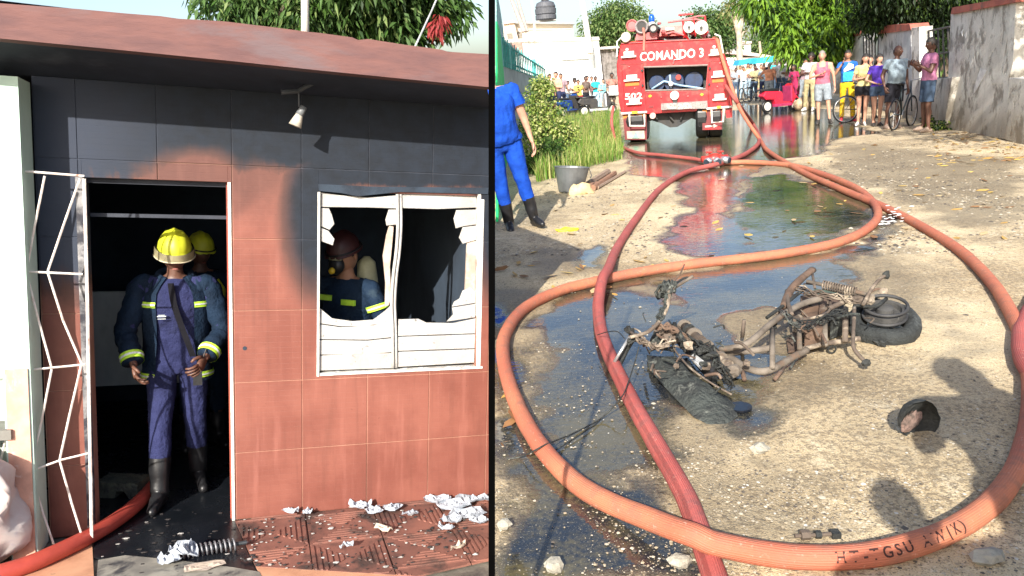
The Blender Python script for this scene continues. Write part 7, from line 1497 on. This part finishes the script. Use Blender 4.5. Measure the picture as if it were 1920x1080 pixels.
# ---------------------------------------------------------------- bicycles and scooters
def bicycle(px, py, rz, label, m, s=1.0, gr=None):
    t_ = thing('bicycle', label, 'bicycle', stand(px, py, rz) @ Matrix.Scale(s, 4), gr); R_ = .33
    for x in (-.52, .52):
        w_ = link('wheel', None, Matrix.Translation((x, 0, R_)), t_); obj('tyre', MB().tube([(R_*math.cos(i/28*6.283), 0, R_*math.sin(i/28*6.283)) for i in range(28)], .02, 6, closed=True), BLK, parent=w_, smooth=True); obj('rim', MB().tube([(.305*math.cos(i/28*6.283), 0, .305*math.sin(i/28*6.283)) for i in range(28)], .010, 5, closed=True), TCH, parent=w_, smooth=True)
        sp = MB()
        for i in range(14): a = i/14*6.283; sp.tube([(0, .02*(-1)**i, 0), (.3*math.cos(a), 0, .3*math.sin(a))], .0025, 3)
        obj('spokes', sp, TCH, parent=w_); w_.children[-1]['kind'] = 'stuff'
    for nm_, a, b_, r_ in (('frame_tube', (-.52, 0, .33), (-.12, 0, .30), .012), ('frame_tube', (-.12, 0, .30), (.38, 0, .82), .017), ('frame_tube', (-.12, 0, .30), (-.22, 0, .84), .016), ('frame_tube', (-.20, 0, .80), (.36, 0, .86), .016), ('frame_tube', (-.52, 0, .33), (-.2, 0, .78), .010), ('fork', (.38, 0, .84), (.52, 0, .33), .014), ('stem', (.38, 0, .84), (.35, 0, 1.0), .014), ('seat_post', (-.22, 0, .84), (-.24, 0, .94), .012)):
        obj(nm_, MB().tube([a, b_], r_, 7), m, parent=t_, smooth=True)
    obj('handlebar', MB().tube([(.25, -.28, 1.02), (.36, -.18, 1.03), (.35, 0, 1.0), (.36, .18, 1.03), (.25, .28, 1.02)], .012, 6), TCH, parent=t_); obj('saddle', MB().ell((-.24, 0, .96), (.14, .08, .035), 10), BLK, parent=t_, smooth=True); obj('crank', MB().lathe([(.09, -.01), (.09, .01)], (-.12, -.05, .3), 'y', 14), TCH, parent=t_)
    return t_
bicycle(1692, 240, 1.25, 'dark bicycle held by the bald man in the grey shirt', mat('bike_dark', (.04, .06, .07), .4)); bicycle(1622, 227, .5, 'old brown bicycle behind the women between yellow trousers and bare legs', mat('bike_brown', (.14, .09, .06), .5)); bicycle(1398, 192, 1.2, 'bicycle under the far cyclist in pale clothes', mat('bike_grey', (.3, .33, .38), .4), .95); bicycle(1420, 190, .6, 'bicycle beside the man in the tan shirt', mat('bike_black', (.05, .05, .05), .4), .95)
def scooter(px, py, rz, label, m, m2, s=1.0, box=True):
    t_ = thing('scooter', label, 'scooter', stand(px, py, rz) @ Matrix.Scale(s, 4)); R_ = .23
    for x in (-.62, .60):
        w_ = link('wheel', None, Matrix.Translation((x, 0, R_)), t_); obj('tyre', MB().lathe([(.13, -.05), (.21, -.05), (R_, -.03), (R_, .03), (.21, .05), (.13, .05)], (0, 0, 0), 'y', 22), BLK, parent=w_); obj('rim', MB().lathe([(.02, -.058), (.15, -.056), (.16, -.03), (.16, .03), (.15, .056), (.02, .058)], (0, 0, 0), 'y', 18), mat('rim_pale', (.62, .6, .56), .5), parent=w_)
    obj('body', MB().prism([(-.92, .62), (-.80, .78), (-.10, .74), (-.02, .60), (-.05, .34), (.34, .30), (.42, .42), (.30, .95), (.40, 1.0), (.50, .70), (.62, .48), (.42, .22), (-.30, .20), (-.40, .46), (-.75, .48)], -.13, .13, chf=.04), m, parent=t_); obj('front_fender', MB().prism([(.34, .40), (.44, .54), (.68, .54), (.86, .36), (.70, .46), (.5, .46)], -.07, .07, chf=.02), m, parent=t_)
    obj('floor_panel', MB().prism([(-.4, .2), (.42, .2), (.42, .30), (-.4, .30)], -.16, .16), m2, parent=t_); obj('seat', MB().ell((-.45, 0, .80), (.40, .14, .07), 14), BLK, parent=t_, smooth=True); obj('leg_shield', MB().prism([(.30, .35), (.36, .35), (.34, .92), (.26, .92)], -.22, .22, chf=.02), m2, parent=t_)
    obj('handlebar', MB().tube([(.16, -.33, 1.03), (.28, -.2, 1.04), (.30, 0, 1.02), (.28, .2, 1.04), (.16, .33, 1.03)], .016, 6), BLK, parent=t_); obj('headlight', MB().ell((.42, 0, .92), (.07, .10, .08), 12), TWH, parent=t_, smooth=True); obj('fork', MB().tube([(.33, 0, .85), (.60, 0, .23)], .03, 7), TDK, parent=t_)
    for sg in (-1, 1): obj('mirror', MB().tube([(.26, sg*.22, 1.04), (.24, sg*.30, 1.22)], .007, 5).ell((.24, sg*.31, 1.26), (.02, .06, .04), 8), TDK, parent=t_)
    if box: obj('rear_rack', MB().box((-.86, 0, .84), (.26, .26, .05)), TDK, parent=t_)
    return t_
SR = mat('scooter_red', (.62, .02, .05), .25, (.5, .02, .04)); SP = mat('scooter_plum', (.35, .03, .10), .35); SB = mat('scooter_blue', (.02, .07, .30), .3); SG = mat('scooter_silver', (.5, .5, .52), .3)
scooter(1463, 209, .7, 'shiny red scooter parked across the wet street before the far crowd', SR, SP, .9); scooter(1070, 220, 1.0, 'dark blue motor scooter under the rider in white in the left crowd', SB, TDK, .95); scooter(1122, 216, .2, 'black and silver scooter in front of the turquoise shirt', TDK, SG, .95)
sk = MB().ell((0, 0, .18), (.34, .25, .24), 20); crumple(sk, 9, .08, 5); obj('bundle', sk, mat('bundle_tan', (.55, .42, .26), .9, (.16, .11, .08), 5), Matrix.Translation(G(1508, 206)), smooth=True, label='tan and dark bundle lying right of the red scooter', cat='bundle')
